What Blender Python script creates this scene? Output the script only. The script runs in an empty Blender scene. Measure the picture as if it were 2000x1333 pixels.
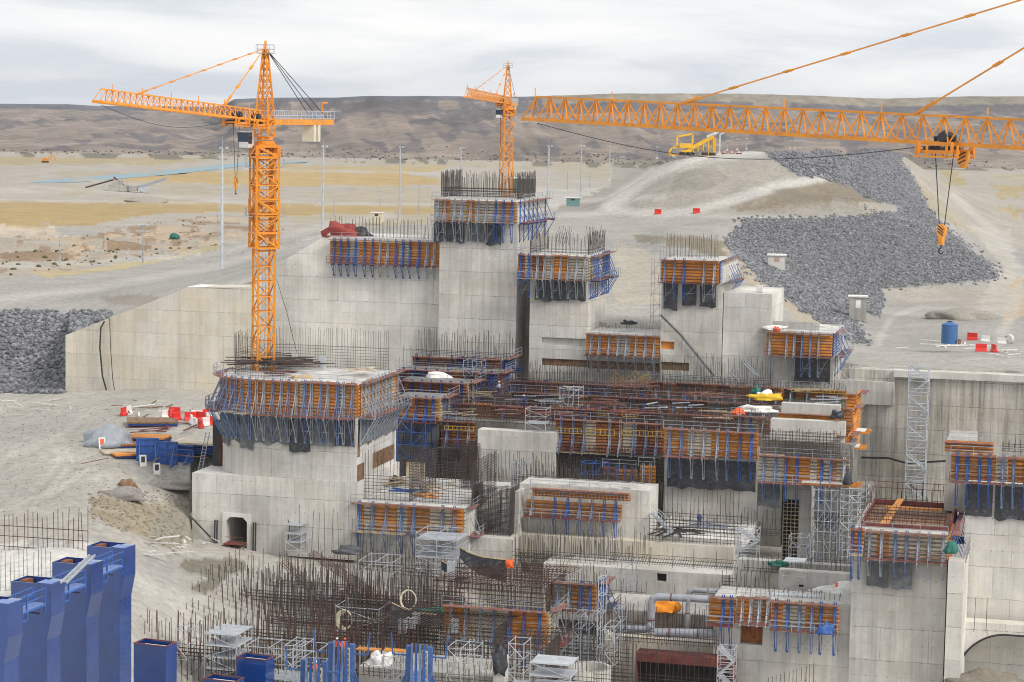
import bpy, math, random
import numpy as np
from mathutils import Vector, Matrix, noise
rnd = random.Random(7); npr = np.random.RandomState(5)
sc = bpy.context.scene; C = sc.collection
# ---------------------------------------------------------------- camera
F = 4500.0; K = 1.5; ROLL = .018; PITCH = math.atan(451.5/F); AZ = math.radians(14)
fw_ = Vector((0, math.cos(PITCH), -math.sin(PITCH))); r0 = Vector((1,0,0)); u0_ = Vector((0, math.sin(PITCH), math.cos(PITCH)))
RT = r0*math.cos(ROLL)+u0_*math.sin(ROLL); UP = u0_*math.cos(ROLL)-r0*math.sin(ROLL)
cd = bpy.data.cameras.new('camera'); cam = bpy.data.objects.new('camera', cd); C.objects.link(cam)
m = Matrix((RT, UP, -fw_)).transposed().to_4x4(); cam.matrix_world = m
cd.sensor_width = 36; cd.lens = F/2000*36; cd.clip_start = 1; cd.clip_end = 60000
sc.camera = cam
sc.cycles.filter_width = 1.05
# ---------------------------------------------------------------- sky + sun
SUN_EL = math.radians(40); SUN_AZ = math.radians(128)      # azimuth clockwise from +Y
w = bpy.data.worlds.new('World'); sc.world = w; w.use_nodes = True
nt = w.node_tree; nt.nodes.clear(); N = nt.nodes.new; Lk = nt.links.new
def wn(t, **k):
    n = N(t)
    for a, b in k.items(): setattr(n, a, b)
    return n
out = N('ShaderNodeOutputWorld'); bg = N('ShaderNodeBackground'); Lk(bg.outputs[0], out.inputs[0])
sky = wn('ShaderNodeTexSky', sky_type='NISHITA', sun_disc=False, sun_elevation=SUN_EL, sun_rotation=SUN_AZ)
bg.inputs[1].default_value = .1
tc = N('ShaderNodeTexCoord'); sep = N('ShaderNodeSeparateXYZ'); Lk(tc.outputs['Generated'], sep.inputs[0])
def wm(op, a, b=None, c=None):
    n = wn('ShaderNodeMath', operation=op)
    for i, x in enumerate((a, b, c)):
        if x is None: continue
        if isinstance(x, (int, float)): n.inputs[i].default_value = x
        else: Lk(x, n.inputs[i])
    return n.outputs[0]
zz = wm('ADD', wm('MAXIMUM', sep.outputs[2], 0), .12)
cx = wm('DIVIDE', sep.outputs[0], zz); cy = wm('DIVIDE', sep.outputs[1], zz)
cmb = N('ShaderNodeCombineXYZ'); Lk(wm('MULTIPLY', cx, 1.25), cmb.inputs[0]); Lk(wm('MULTIPLY', cy, .95), cmb.inputs[1])
n1 = N('ShaderNodeTexNoise'); n1.inputs['Scale'].default_value = .62; n1.inputs['Detail'].default_value = 9; n1.inputs['Roughness'].default_value = .56; n1.inputs['Distortion'].default_value = .35
Lk(cmb.outputs[0], n1.inputs['Vector'])
n2 = N('ShaderNodeTexNoise'); n2.inputs['Scale'].default_value = .14; n2.inputs['Detail'].default_value = 4
Lk(cmb.outputs[0], n2.inputs['Vector'])
cf = wm('ADD', wm('MULTIPLY', n1.outputs[0], .72), wm('MULTIPLY', n2.outputs[0], .38))
cr = N('ShaderNodeValToRGB'); e = cr.color_ramp.elements
e[0].position = .47; e[0].color = (7.8, 8.2, 8.8, 1)
e[1].position = .62; e[1].color = (11., 10.95, 10.8, 1)
q = e.new(.535); q.color = (9.6, 9.75, 9.95, 1)
Lk(cf, cr.inputs[0])
mx = wn('ShaderNodeMix', data_type='RGBA'); mx.inputs[0].default_value = .93
Lk(sky.outputs[0], mx.inputs[6]); Lk(cr.outputs[0], mx.inputs[7]); Lk(mx.outputs[2], bg.inputs[0])
sd = bpy.data.lights.new('sun', 'SUN'); so = bpy.data.objects.new('sun', sd); C.objects.link(so)
sd.energy = 2.6; sd.angle = math.radians(20); sd.color = (1, .95, .88)
sdir = Vector((math.cos(SUN_EL)*math.sin(SUN_AZ), math.cos(SUN_EL)*math.cos(SUN_AZ), math.sin(SUN_EL)))
so.rotation_euler = sdir.to_track_quat('Z', 'Y').to_euler()
sc.view_settings.view_transform = 'Standard'; sc.view_settings.look = 'None'; sc.view_settings.exposure = 0.0; sc.view_settings.gamma = 1
# ---------------------------------------------------------------- pixel <-> world
U = Vector((math.cos(AZ), -math.sin(AZ), 0)); V = Vector((math.sin(AZ), math.cos(AZ), 0))
def ray(px, py):
    d = fw_ + RT*((px-1000)/F) - UP*((py-666.5)/F); return d/d.y
def P(px, py, Y): return ray(px, py)*(Y*K)
def Bv(px, py, v):
    d = ray(px, py); return d*(v*K/d.dot(V))
def uz(px, py, v):
    p = Bv(px, py, v); return p.dot(U), p.z
def vside(u, px, py):           # v (own units) where the vertical plane u=const is met by the ray
    d = ray(px, py); t = u/d.dot(U); return t*d.dot(V)/K
def W(u, v, z): p = U*u+V*v; return Vector((p.x, p.y, z))
def onz(px, py, z):             # ray meets height z (metres)
    d = ray(px, py); return d*(z/d.z)
def zon(p, py):                 # height on the vertical through p that shows at image row py
    q = Vector((p.x, p.y, 0)); mm = (666.5-py)/F
    return (mm*q.dot(fw_)-q.dot(UP))/(UP.z-mm*fw_.z)
def proj(p):
    dd = p.dot(fw_); return 1000+F*p.dot(RT)/dd, 666.5-F*p.dot(UP)/dd
# ---------------------------------------------------------------- materials
MATS = {}
def mk(name):
    m = bpy.data.materials.new(name); m.use_nodes = True
    return m, m.node_tree, m.node_tree.nodes['Principled BSDF']
def nnode(t, ty, **k):
    n = t.nodes.new(ty)
    for a, b in k.items(): setattr(n, a, b)
    return n
def mth(t, op, a, b=None):
    n = nnode(t, 'ShaderNodeMath', operation=op)
    for i, x in enumerate((a, b)):
        if x is None: continue
        if isinstance(x, (int, float)): n.inputs[i].default_value = x
        else: t.links.new(x, n.inputs[i])
    return n.outputs[0]
def nz(t, vec, scale, detail=4, rough=.55, sc3=None):
    if sc3:
        mp = nnode(t, 'ShaderNodeMapping'); mp.inputs['Scale'].default_value = sc3; t.links.new(vec, mp.inputs[0]); vec = mp.outputs[0]
    n = nnode(t, 'ShaderNodeTexNoise'); n.inputs['Scale'].default_value = scale; n.inputs['Detail'].default_value = detail; n.inputs['Roughness'].default_value = rough
    t.links.new(vec, n.inputs['Vector']); return n.outputs[0]
def mr(t, v, a, b, c, d):
    n = nnode(t, 'ShaderNodeMapRange'); t.links.new(v, n.inputs[0])
    for i, x in enumerate((a, b, c, d)): n.inputs[i+1].default_value = x
    return n.outputs[0]
def mixc(t, f, a, b, mode='MIX'):
    n = nnode(t, 'ShaderNodeMix', data_type='RGBA', blend_type=mode)
    for i, x in ((0, f), (6, a), (7, b)):
        if isinstance(x, (int, float)): n.inputs[i].default_value = x
        elif isinstance(x, tuple): n.inputs[i].default_value = (*x, 1)
        else: t.links.new(x, n.inputs[i])
    return n.outputs[2]
def objvec(t):
    tc = nnode(t, 'ShaderNodeTexCoord'); oi = nnode(t, 'ShaderNodeObjectInfo')
    a = nnode(t, 'ShaderNodeVectorMath', operation='ADD'); t.links.new(tc.outputs['Object'], a.inputs[0])
    cb = nnode(t, 'ShaderNodeCombineXYZ'); r = mth(t, 'MULTIPLY', oi.outputs['Random'], 37.)
    t.links.new(r, cb.inputs[0]); t.links.new(r, cb.inputs[1])
    t.links.new(cb.outputs[0], a.inputs[1]); return tc.outputs['Object'], a.outputs[0], oi.outputs['Random']
def paint(name, col, var=.25, rough=.55, metal=0, scale=1.5, dirt=None, bump=0):
    if name in MATS: return MATS[name]
    m, t, b = mk(name); o, v, r = objvec(t)
    f = mr(t, nz(t, v, scale, 6, .6), .3, .72, 1-var, 1+var*.6)
    g = mr(t, r, 0, 1, 1-var*.4, 1+var*.3)
    mm = mth(t, 'MULTIPLY', f, g)
    c = mixc(t, 1., col, mm, 'MULTIPLY')
    cc = nnode(t, 'ShaderNodeCombineColor')
    for i in range(3): t.links.new(mm, cc.inputs[i])
    c = mixc(t, 1., col, cc.outputs[0], 'MULTIPLY')
    if dirt:
        c = mixc(t, mr(t, nz(t, v, scale*2.3, 5, .65), .52, .66, 0, .85), c, dirt)
    t.links.new(c, b.inputs['Base Color']); b.inputs['Roughness'].default_value = rough; b.inputs['Metallic'].default_value = metal
    if bump:
        bp = nnode(t, 'ShaderNodeBump'); bp.inputs['Strength'].default_value = bump; bp.inputs['Distance'].default_value = .1
        t.links.new(nz(t, v, scale*4, 5), bp.inputs['Height']); t.links.new(bp.outputs[0], b.inputs['Normal'])
    MATS[name] = m; return m
def concrete(name, col, tint=(1, .97, .91), bw=5.2, bh=3.6, streak=.45, stain=.36, joint=.42):
    if name in MATS: return MATS[name]
    m, t, b = mk(name); o, v, r = objvec(t)
    s = nnode(t, 'ShaderNodeSeparateXYZ'); t.links.new(o, s.inputs[0])
    xy = mth(t, 'ADD', s.outputs[0], s.outputs[1])
    cb = nnode(t, 'ShaderNodeCombineXYZ'); t.links.new(xy, cb.inputs[0]); t.links.new(s.outputs[2], cb.inputs[1])
    # slightly wandering pour joints
    wob = nz(t, v, .35, 3); wv = mth(t, 'MULTIPLY', mth(t, 'SUBTRACT', wob, .5), .35)
    s2 = nnode(t, 'ShaderNodeCombineXYZ'); t.links.new(xy, s2.inputs[0]); t.links.new(mth(t, 'ADD', s.outputs[2], wv), s2.inputs[1])
    def brick(w, h, ms, off=.5):
        n = nnode(t, 'ShaderNodeTexBrick'); n.offset = off; n.inputs['Scale'].default_value = 1
        n.inputs['Brick Width'].default_value = w; n.inputs['Row Height'].default_value = h; n.inputs['Mortar Size'].default_value = ms; n.inputs['Mortar Smooth'].default_value = .4
        n.inputs['Color1'].default_value = (0, 0, 0, 1); n.inputs['Color2'].default_value = (1, 1, 1, 1); n.inputs['Mortar'].default_value = (.5, .5, .5, 1)
        t.links.new(s2.outputs[0], n.inputs['Vector']); return n.outputs['Color'], n.outputs['Fac']
    bc, bf = brick(bw, bh, .045, .37); pc, pf = brick(2.4, bh/2, .02, 0.)
    big = nz(t, v, .09, 6, .62); st = nz(t, v, 1., 5, .6, (1.5, 1.5, .06)); st2 = nz(t, v, 1., 5, .7, (4.5, 4.5, .16)); fine = nz(t, v, 2.2, 6, .7)
    # panel by panel tone
    tone = mth(t, 'ADD', mr(t, bc, 0, 1, .93, 1.05), mr(t, pc, 0, 1, -.035, .035))
    tone = mth(t, 'MULTIPLY', tone, mr(t, big, .3, .7, 1-stain, 1+stain*.45))
    tone = mth(t, 'MULTIPLY', tone, mr(t, st, .42, .75, 1, 1-streak*.55))
    tone = mth(t, 'MULTIPLY', tone, mr(t, st2, .55, .75, 1, 1-streak*.6))
    tone = mth(t, 'MULTIPLY', tone, mr(t, fine, .3, .7, .93, 1.05))
    jm = mth(t, 'MULTIPLY', bf, mr(t, nz(t, v, .5, 3), .35, .6, .25, 1))
    tone = mth(t, 'MULTIPLY', tone, mr(t, jm, 0, 1, 1, 1-joint))
    tone = mth(t, 'MULTIPLY', tone, mr(t, pf, 0, 1, 1, 1-joint*.35))
    # tie holes
    fx = mth(t, 'ABSOLUTE', mth(t, 'SUBTRACT', mth(t, 'FRACT', mth(t, 'DIVIDE', xy, 1.2)), .5))
    fz = mth(t, 'ABSOLUTE', mth(t, 'SUBTRACT', mth(t, 'FRACT', mth(t, 'DIVIDE', mth(t, 'ADD', s.outputs[2], .9), bh/2)), .5))
    dd = mth(t, 'ADD', mth(t, 'POWER', mth(t, 'MULTIPLY', fx, 1.2), 2), mth(t, 'POWER', mth(t, 'MULTIPLY', fz, bh/2), 2))
    hole = mth(t, 'MULTIPLY', mth(t, 'LESS_THAN', dd, .0065), mr(t, nz(t, v, .25, 2), .48, .54, 0, 1))
    tone = mth(t, 'MULTIPLY', tone, mr(t, hole, 0, 1, 1, .6))
    cc = nnode(t, 'ShaderNodeCombineColor')
    for i in range(3): t.links.new(tone, cc.inputs[i])
    base = mixc(t, mr(t, nz(t, v, .16, 3), .35, .65, 0, 1), col, tuple(a*b for a, b in zip(col, tint)))
    rust = mixc(t, mr(t, nz(t, v, .8, 6, .7, (1, 1, .3)), .66, .78, 0, .45), base, (.36, .24, .14))
    c = mixc(t, 1., rust, cc.outputs[0], 'MULTIPLY'); t.links.new(c, b.inputs['Base Color'])
    b.inputs['Roughness'].default_value = .88
    bp = nnode(t, 'ShaderNodeBump'); bp.inputs['Strength'].default_value = .25; bp.inputs['Distance'].default_value = .04
    t.links.new(fine, bp.inputs['Height']); t.links.new(bp.outputs[0], b.inputs['Normal'])
    MATS[name] = m; return m
CG = concrete('concrete_grey', (.67, .655, .622)); CW = concrete('concrete_warm', (.675, .64, .57), (1, .95, .85), 7.5, 3.8, .3, .2, .28)
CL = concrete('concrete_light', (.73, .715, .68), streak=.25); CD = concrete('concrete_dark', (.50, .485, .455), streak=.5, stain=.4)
CV = concrete('concrete_painted_shade', (.26, .25, .235), streak=.6, stain=.5)  # darkened concrete copy: shade of the gaps under the deck is in the colour
CS = concrete('concrete_streaked', (.62, .59, .54), streak=1.0, stain=.45, joint=.5)
CT = paint('deck_concrete', (.60, .585, .555), .35, .9, 0, .35, (.34, .32, .29))
OR = paint('crane_orange', (.80, .29, .012), .22, .45, 0, .6, (.52, .21, .04)); ORD = paint('crane_orange_deep', (.74, .245, .01), .15, .42)
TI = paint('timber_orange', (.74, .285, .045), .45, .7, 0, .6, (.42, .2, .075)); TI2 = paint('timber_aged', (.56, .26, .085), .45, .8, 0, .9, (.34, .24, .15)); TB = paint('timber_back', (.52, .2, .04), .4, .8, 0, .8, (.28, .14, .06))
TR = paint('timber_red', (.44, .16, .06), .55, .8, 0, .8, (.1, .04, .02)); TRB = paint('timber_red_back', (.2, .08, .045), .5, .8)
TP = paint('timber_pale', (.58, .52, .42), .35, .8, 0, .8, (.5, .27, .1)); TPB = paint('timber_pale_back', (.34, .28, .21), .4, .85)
TY = paint('timber_yellow', (.52, .34, .045), .4, .7); WD = paint('weathered_wood', (.42, .33, .22), .4, .85, 0, 1.5, (.2, .13, .07))
BL = paint('blue_steel', (.035, .12, .42), .3, .5, 0, 1.2, (.05, .07, .14)); BLD = paint('blue_dark_steel', (.015, .04, .19), .35, .55, 0, .5, (.02, .025, .06))
GS = paint('grey_steel', (.37, .41, .47), .35, .45, .2, 1.2); GW = paint('galvanised_steel', (.55, .58, .62), .25, .4, .3, 1.)
LB = paint('faded_blue_steel', (.18, .25, .43), .35, .5, .1, 1.3)
RBM = paint('rusty_rebar', (.085, .058, .05), .5, .85, 0, .5, (.055, .045, .04)); RBG = paint('grey_rebar', (.075, .068, .065), .4, .8, 0, .5, (.13, .07, .045))
RBR = paint('red_rust_rebar', (.115, .052, .04), .4, .85, 0, .5)
RW = paint('rusty_walkway', (.24, .09, .07), .5, .85, 0, .8, (.3, .26, .23)); DK = paint('dark_iron', (.03, .03, .035), .3, .6)
TARP = paint('black_tarpaulin', (.04, .042, .05), .5, .5, 0, .9, (.1, .103, .115), .5); TARG = paint('grey_tarpaulin', (.13, .14, .15), .5, .7, 0, .9, (.07, .07, .075), .6)
RED = paint('red_plastic', (.72, .03, .02), .15, .45); WHT = paint('white_paint', (.78, .77, .74), .15, .5, 0, 1.5); TEAL = paint('teal_cloth', (.02, .15, .12), .3, .7)
MR_ = paint('maroon_steel', (.17, .045, .035), .5, .75, 0, .8); CREAM = paint('cream_paint', (.66, .6, .46), .12, .6)
GLASS, t_, b_ = mk('dark_glass'); b_.inputs['Base Color'].default_value = (.03, .05, .09, 1); b_.inputs['Roughness'].default_value = .08
PIPE = paint('pipe_paint', (.33, .34, .38), .25, .45, .1, .8); YEL = paint('machine_yellow', (.80, .46, .03), .2, .5); ORC = paint('orange_cloth', (.85, .12, .02), .2, .6)
BLN = paint('pier_navy', (.022, .045, .19), .25, .4, 0, .5, (.03, .05, .15)); BLP = paint('pier_blue', (.010, .048, .215), .22, .2, 0, .5); BLP.node_tree.nodes['Principled BSDF'].inputs['Coat Weight'].default_value = 1.; BLP.node_tree.nodes['Principled BSDF'].inputs['Coat Roughness'].default_value = .12
SKIN = paint('skin', (.42, .22, .14), .1, .6); ROCKM = None
# ---------------------------------------------------------------- mesh builder
class MB:
    def __init__(s): s.v = []; s.f = []; s.n = 0
    def add(s, vs, fs):
        o = s.n; s.v.extend([tuple(x) for x in vs]); s.n += len(vs)
        s.f.extend([tuple(i+o for i in f) for f in fs])
    def box(s, x0, x1, y0, y1, z0, z1):
        s.add([(x0,y0,z0),(x1,y0,z0),(x1,y1,z0),(x0,y1,z0),(x0,y0,z1),(x1,y0,z1),(x1,y1,z1),(x0,y1,z1)],
              [(0,3,2,1),(4,5,6,7),(0,1,5,4),(1,2,6,5),(2,3,7,6),(3,0,4,7)])
    def bar(s, a, b, w, h=None, n=4, up=None):
        a = Vector(a); b = Vector(b); d = b-a
        if d.length < 1e-6: return
        h = h or w; d.normalize(); ref = Vector(up) if up else (Vector((0,0,1)) if abs(d.z) < .95 else Vector((1,0,0)))
        p = d.cross(ref).normalized(); q = p.cross(d)
        vs = []
        for c in (a, b):
            for i in range(n):
                t = 2*math.pi*(i+.5)/n; k = math.sqrt(2) if n == 4 else 1
                vs.append(c+p*(math.cos(t)*w/2*k)+q*(math.sin(t)*h/2*k))
        fs = [(i, (i+1) % n, n+(i+1) % n, n+i) for i in range(n)]+[tuple(range(n))[::-1], tuple(range(n, 2*n))]
        s.add(vs, fs)
    def path(s, pts, w, n=6):
        for a, b in zip(pts, pts[1:]): s.bar(a, b, w, n=n)
    def prism(s, poly, y0, y1):            # poly in (x,z), counter-clockwise seen from -y
        n = len(poly)
        vs = [(x, y0, z) for x, z in poly]+[(x, y1, z) for x, z in poly]
        s.add(vs, [tuple(range(n)), tuple(range(n, 2*n))[::-1]]+[((i+1) % n, i, n+i, n+(i+1) % n) for i in range(n)])
    def slab(s, poly, z0, z1):             # poly in (x,y)
        n = len(poly)
        vs = [(x, y, z0) for x, y in poly]+[(x, y, z1) for x, y in poly]
        s.add(vs, [tuple(range(n))[::-1], tuple(range(n, 2*n))]+[(i, (i+1) % n, n+(i+1) % n, n+i) for i in range(n)])
    def cyl(s, c, r, h, n=16, r2=None, cap=True):
        r2 = r if r2 is None else r2; c = Vector(c)
        vs = [c+Vector((math.cos(2*math.pi*i/n)*r, math.sin(2*math.pi*i/n)*r, 0)) for i in range(n)]+[c+Vector((math.cos(2*math.pi*i/n)*r2, math.sin(2*math.pi*i/n)*r2, h)) for i in range(n)]
        fs = [(i, (i+1) % n, n+(i+1) % n, n+i) for i in range(n)]
        if cap: fs += [tuple(range(n))[::-1], tuple(range(n, 2*n))]
        s.add(vs, fs)
    def blob(s, c, r, sq=(1,1,1), seed=0, sub=2, rough=.3):
        vs, fs = ICO[sub]; vv = []
        for v in vs:
            k = 1+rough*noise.noise(Vector(v)*1.7+Vector((seed*3.1, seed, 0)))
            vv.append((c[0]+v[0]*r*sq[0]*k, c[1]+v[1]*r*sq[1]*k, c[2]+max(v[2], -.4)*r*sq[2]*k))
        s.add(vv, fs)
    def mesh(s, name, mat, smooth=False):
        me = bpy.data.meshes.new(name); me.from_pydata(s.v, [], s.f); me.materials.append(mat)
        if smooth: me.polygons.foreach_set('use_smooth', [True]*len(me.polygons))
        me.update(); return me
    def obj(s, name, mat, parent=None, smooth=False, loc=None, rz=None):
        o = bpy.data.objects.new(name, s.mesh(name, mat, smooth)); C.objects.link(o)
        if parent: o.parent = parent
        if loc is not None: o.location = loc
        if rz is not None: o.rotation_euler.z = rz
        return o
def ico(sub):
    import bmesh
    bm = bmesh.new(); bmesh.ops.create_icosphere(bm, subdivisions=sub, radius=1)
    vs = [tuple(v.co) for v in bm.verts]; fs = [tuple(v.index for v in f.verts) for f in bm.faces]; bm.free(); return vs, fs
ICO = {1: ico(1), 2: ico(2), 3: ico(3)}
def tag(o, label=None, cat=None, group=None, kind=None):
    if label: o['label'] = label
    if cat: o['category'] = cat
    if group: o['group'] = group
    if kind: o['kind'] = kind
    return o
def thing(name, label, cat, loc=(0,0,0), rz=0, group=None):
    o = bpy.data.objects.new(name, None); C.objects.link(o); o.location = loc; o.rotation_euler.z = rz; o.empty_display_size = .3
    return tag(o, label, cat, group)
def inst(me, name, parent, loc=(0,0,0), rz=0):
    o = bpy.data.objects.new(name, me); C.objects.link(o); o.parent = parent; o.location = loc; o.rotation_euler.z = rz; return o
def bars(segs, w, n=4):                    # many straight bars at once -> (verts, faces)
    segs = np.asarray(segs, float).reshape(-1, 2, 3); a = segs[:, 0]; b = segs[:, 1]; d = b-a
    L = np.linalg.norm(d, axis=1, keepdims=True); ok = L[:, 0] > 1e-5; a, b, d, L = a[ok], b[ok], d[ok], L[ok]; d = d/L
    ref = np.where(np.abs(d[:, 2:3]) < .9, np.array([[0, 0, 1.]]), np.array([[1., 0, 0]]))
    p = np.cross(d, ref); p /= np.linalg.norm(p, axis=1, keepdims=True); q = np.cross(d, p)
    ww = np.broadcast_to(np.asarray(w, float).reshape(-1, 1), (len(ok), 1))[ok] if np.ndim(w) else w
    vs = []
    for c in (a, b):
        for i in range(n):
            t = 2*math.pi*(i+.5)/n; vs.append(c+p*math.cos(t)*ww*.7+q*math.sin(t)*ww*.7)
    vs = np.stack(vs, 1).reshape(-1, 3)
    base = (np.arange(len(a))*2*n)[:, None, None]
    f = np.array([(i, (i+1) % n, n+(i+1) % n, n+i) for i in range(n)])[None]
    return vs, (base+f).reshape(-1, 4)
def bars_obj(name, segs, w, mat, parent=None, n=3, loc=None, rz=None):
    vs, fs = bars(segs, w, n); me = bpy.data.meshes.new(name)
    me.vertices.add(len(vs)); me.vertices.foreach_set('co', vs.ravel())
    me.loops.add(fs.size); me.loops.foreach_set('vertex_index', fs.ravel().astype(np.int32))
    me.polygons.add(len(fs)); me.polygons.foreach_set('loop_start', np.arange(0, fs.size, 4, dtype=np.int32))
    me.update(calc_edges=True); me.materials.append(mat)
    o = bpy.data.objects.new(name, me); C.objects.link(o)
    if parent: o.parent = parent
    if loc is not None: o.location = loc
    if rz is not None: o.rotation_euler.z = rz
    return o
# ================================================================ TERRAIN (one sheet to the horizon)
BACK = [(-600,275,-25),(-300,280,-25),(0,275,-25),(130,262,-25.3),(250,260,-22.8),(380,257,-20.6),(500,256,-18.5),(640,262,-16.3),
 (0,350,-24.6),(200,350,-25),(433,349,-25),(640,340,-18.8),(-500,350,-25),(0,450,-30),(200,470,-29.5),(400,480,-29),(600,450,-26),(0,600,-32),(300,600,-32),(600,650,-32),
 (800,500,-27),(800,700,-32),(800,300,-16),(1000,330,-17.3),(1230,238,-22),(1230,262,-20.5),(1230,300,-18.6),(1230,340,-17.5),(1100,300,-17.6),(1100,390,-17.4),
 (1400,300,-18.6),(1380,250,-21),(1300,390,-17.3),(1450,372,-16.8),(1150,450,-19.5),(1000,420,-19.5),(900,450,-24),(1050,600,-30),(1100,520,-27),
 (1190,402,-17.5),(1240,425,-13.2),(1300,435,-9.2),(1350,437,-8.1),(1500,437,-8.1),(1420,437,-8.0),(1600,440,-9.2),(1500,460,-7.6),(1600,520,-7.8),(1700,620,-8.8),(1740,760,-12),
 (1350,470,-13),(1350,540,-28),(1200,490,-27),(1520,540,-14),(1600,660,-22),(1400,700,-32),(1780,560,-20),(1810,684,-26.5),(1850,1000,-31),(1790,1200,-29),
 (1500,415,-15.5),(1600,400,-16.5),(1700,420,-17.5),(1600,430,-14.5),(1500,425,-13.2),(1650,480,-14),(1600,370,-16.7),(1750,385,-17.2),(1830,400,-19.6),
 (1430,330,-19),(1550,290,-22),(1690,260,-25.3),(1720,310,-25.2),(1750,335,-25.2),(1950,359,-25),(2300,370,-25),(1520,270,-21.5),(1500,240,-23.3),(1330,236,-22),
 (1700,240,-25),(1850,235,-24.9),(2000,232,-24.9),(2500,230,-25),(1850,300,-25.2),(2000,300,-25.2),(1950,420,-27.5),(1900,500,-29),(2150,500,-29),(1900,750,-32),(2400,700,-32)]
BACK += [(x, y, -32) for x in (-600,-200,200,600,1000,1400,1800,2200,2600) for y in (1000,1500)] + [(-600,600,-32),(-600,450,-31),(2600,400,-27),(2600,280,-25)]
FRONT = [(-600,250,-32),(0,250,-32),(400,248,-32),(0,200,-32),(200,193,-32),(330,202,-32),(-600,190,-32),(-600,150,-36),(-600,172,-34),(0,176,-34.3),(0,150,-36),(150,181,-33),(210,181,-33.5),(280,181,-34.6),(340,186,-35.2),
 (370,186,-36.2),(440,188,-36.7),(330,172,-36.6),(250,160,-37),(0,140,-38),(470,182,-37.4),(700,182,-37.8),(900,182,-38.5),(450,170,-38.2),(700,170,-38.8),(950,170,-40),(420,160,-39.),(700,160,-40),(1000,160,-42),(450,150,-41.2),(800,150,-42),(1200,165,-43),(1200,180,-42.5),(1000,190,-40),(250,150,-39.5),(600,130,-44),(1500,180,-41),(2000,170,-42),(2600,170,-42),
 (1000,130,-41),(0,100,-41),(2000,100,-44),(1000,230,-40),(2000,225,-40),(-600,100,-41),(2600,100,-44),(2600,225,-40)]
def tps(pts):
    A = np.array([(px-1000, 1400*math.log(Y/300.)) for px, Y, z in pts])/1000.; z = np.array([p[2] for p in pts], float)
    def kern(d): return np.where(d > 0, d*d*np.log(d+1e-9), 0)
    n = len(A); D = np.linalg.norm(A[:, None]-A[None], axis=2); M = np.zeros((n+3, n+3)); M[:n, :n] = kern(D)+np.eye(n)*2e-4
    M[:n, n] = 1; M[:n, n+1:] = A; M[n, :n] = 1; M[n+1:, :n] = A.T; sol = np.linalg.solve(M, np.r_[z, 0, 0, 0])
    def f(px, Y):
        Q = np.stack([px-1000, 1400*np.log(Y/300.)], -1)/1000.; o = np.zeros(len(Q))
        for i in range(0, len(Q), 20000):
            q = Q[i:i+20000]; d = np.linalg.norm(q[:, None]-A[None], axis=2); o[i:i+20000] = kern(d)@sol[:n]+sol[n]+q@sol[n+1:]
        return o
    return f
PIT = [(372,186,-36.6),(440,189,-36.8),(372,175,-37),(372,165,-39.2),(372,155,-42.5),(372,120,-46),(470,182,-37.4),(600,186,-37.8),(700,182,-38),(900,182,-38.8),(450,170,-39),(700,170,-39.6),(950,170,-40.6),(450,160,-42.5),(700,160,-42.5),(1000,160,-43),(450,150,-45),(800,150,-45.5),(450,120,-45),(800,120,-47),(1200,165,-44),(1200,180,-43),(1000,190,-41),(1500,180,-43),(2000,170,-44),(2600,170,-44),(1300,130,-48),(2000,100,-50),(2600,100,-50),(450,230,-38),(1000,230,-41),(2000,225,-42),(2600,225,-42),(372,230,-37)]
fB, fF, fP = tps(BACK), tps([q for q in FRONT if q[0] < 380 and (q[0] < 360 or q[1] < 190)]+PIT[:6]+[(600, 150, -41.), (450, 203, -32), (620, 206, -32), (620, 250, -32)]), tps(PIT)
def vnoise(x, y, s, seed=0, octv=4):        # value noise, vectorised
    o = np.zeros_like(x); amp = 1; tot = 0; rs = np.random.RandomState(seed); T = rs.rand(256, 256)
    for k in range(octv):
        X = x/s; Y_ = y/s; xi = np.floor(X).astype(int); yi = np.floor(Y_).astype(int); fx = X-xi; fy = Y_-yi; fx = fx*fx*(3-2*fx); fy = fy*fy*(3-2*fy)
        g = lambda a, b: T[(a+17*k) & 255, (b+31*k) & 255]
        o += amp*((g(xi, yi)*(1-fx)+g(xi+1, yi)*fx)*(1-fy)+(g(xi, yi+1)*(1-fx)+g(xi+1, yi+1)*fx)*fy-.5); tot += amp; amp *= .5; s *= .5
    return o/tot*2
def sm(x, a, b): t = np.clip((x-a)/(b-a), 0, 1); return t*t*(3-2*t)
SKY = [(-800,203),(0,203),(130,204),(180,207),(330,208),(415,209),(440,200),(450,194),(520,191),(650,191),(700,188),(860,188),(1000,190),(1190,183),(1420,183),(1540,186),(1640,190),(1720,193),(1850,189),(2000,188),(2900,190)]
HB = [(-800,296),(0,296),(200,301),(420,303),(560,300),(800,298),(1000,298),(1200,312),(1350,318),(1500,300),(1700,300),(2000,330),(2900,320)]
def ytoz(px, Y, py):                        # py at distance Y (own units) -> height in own units, tilt ignored
    dy = (py-666.5)/F; dx = (px-1000)/F
    d = np.array([RT.z*dx-UP.z*dy+fw_.z, RT.y*dx-UP.y*dy+fw_.y], dtype=object)
    return (d[0]/d[1])*Y
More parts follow.
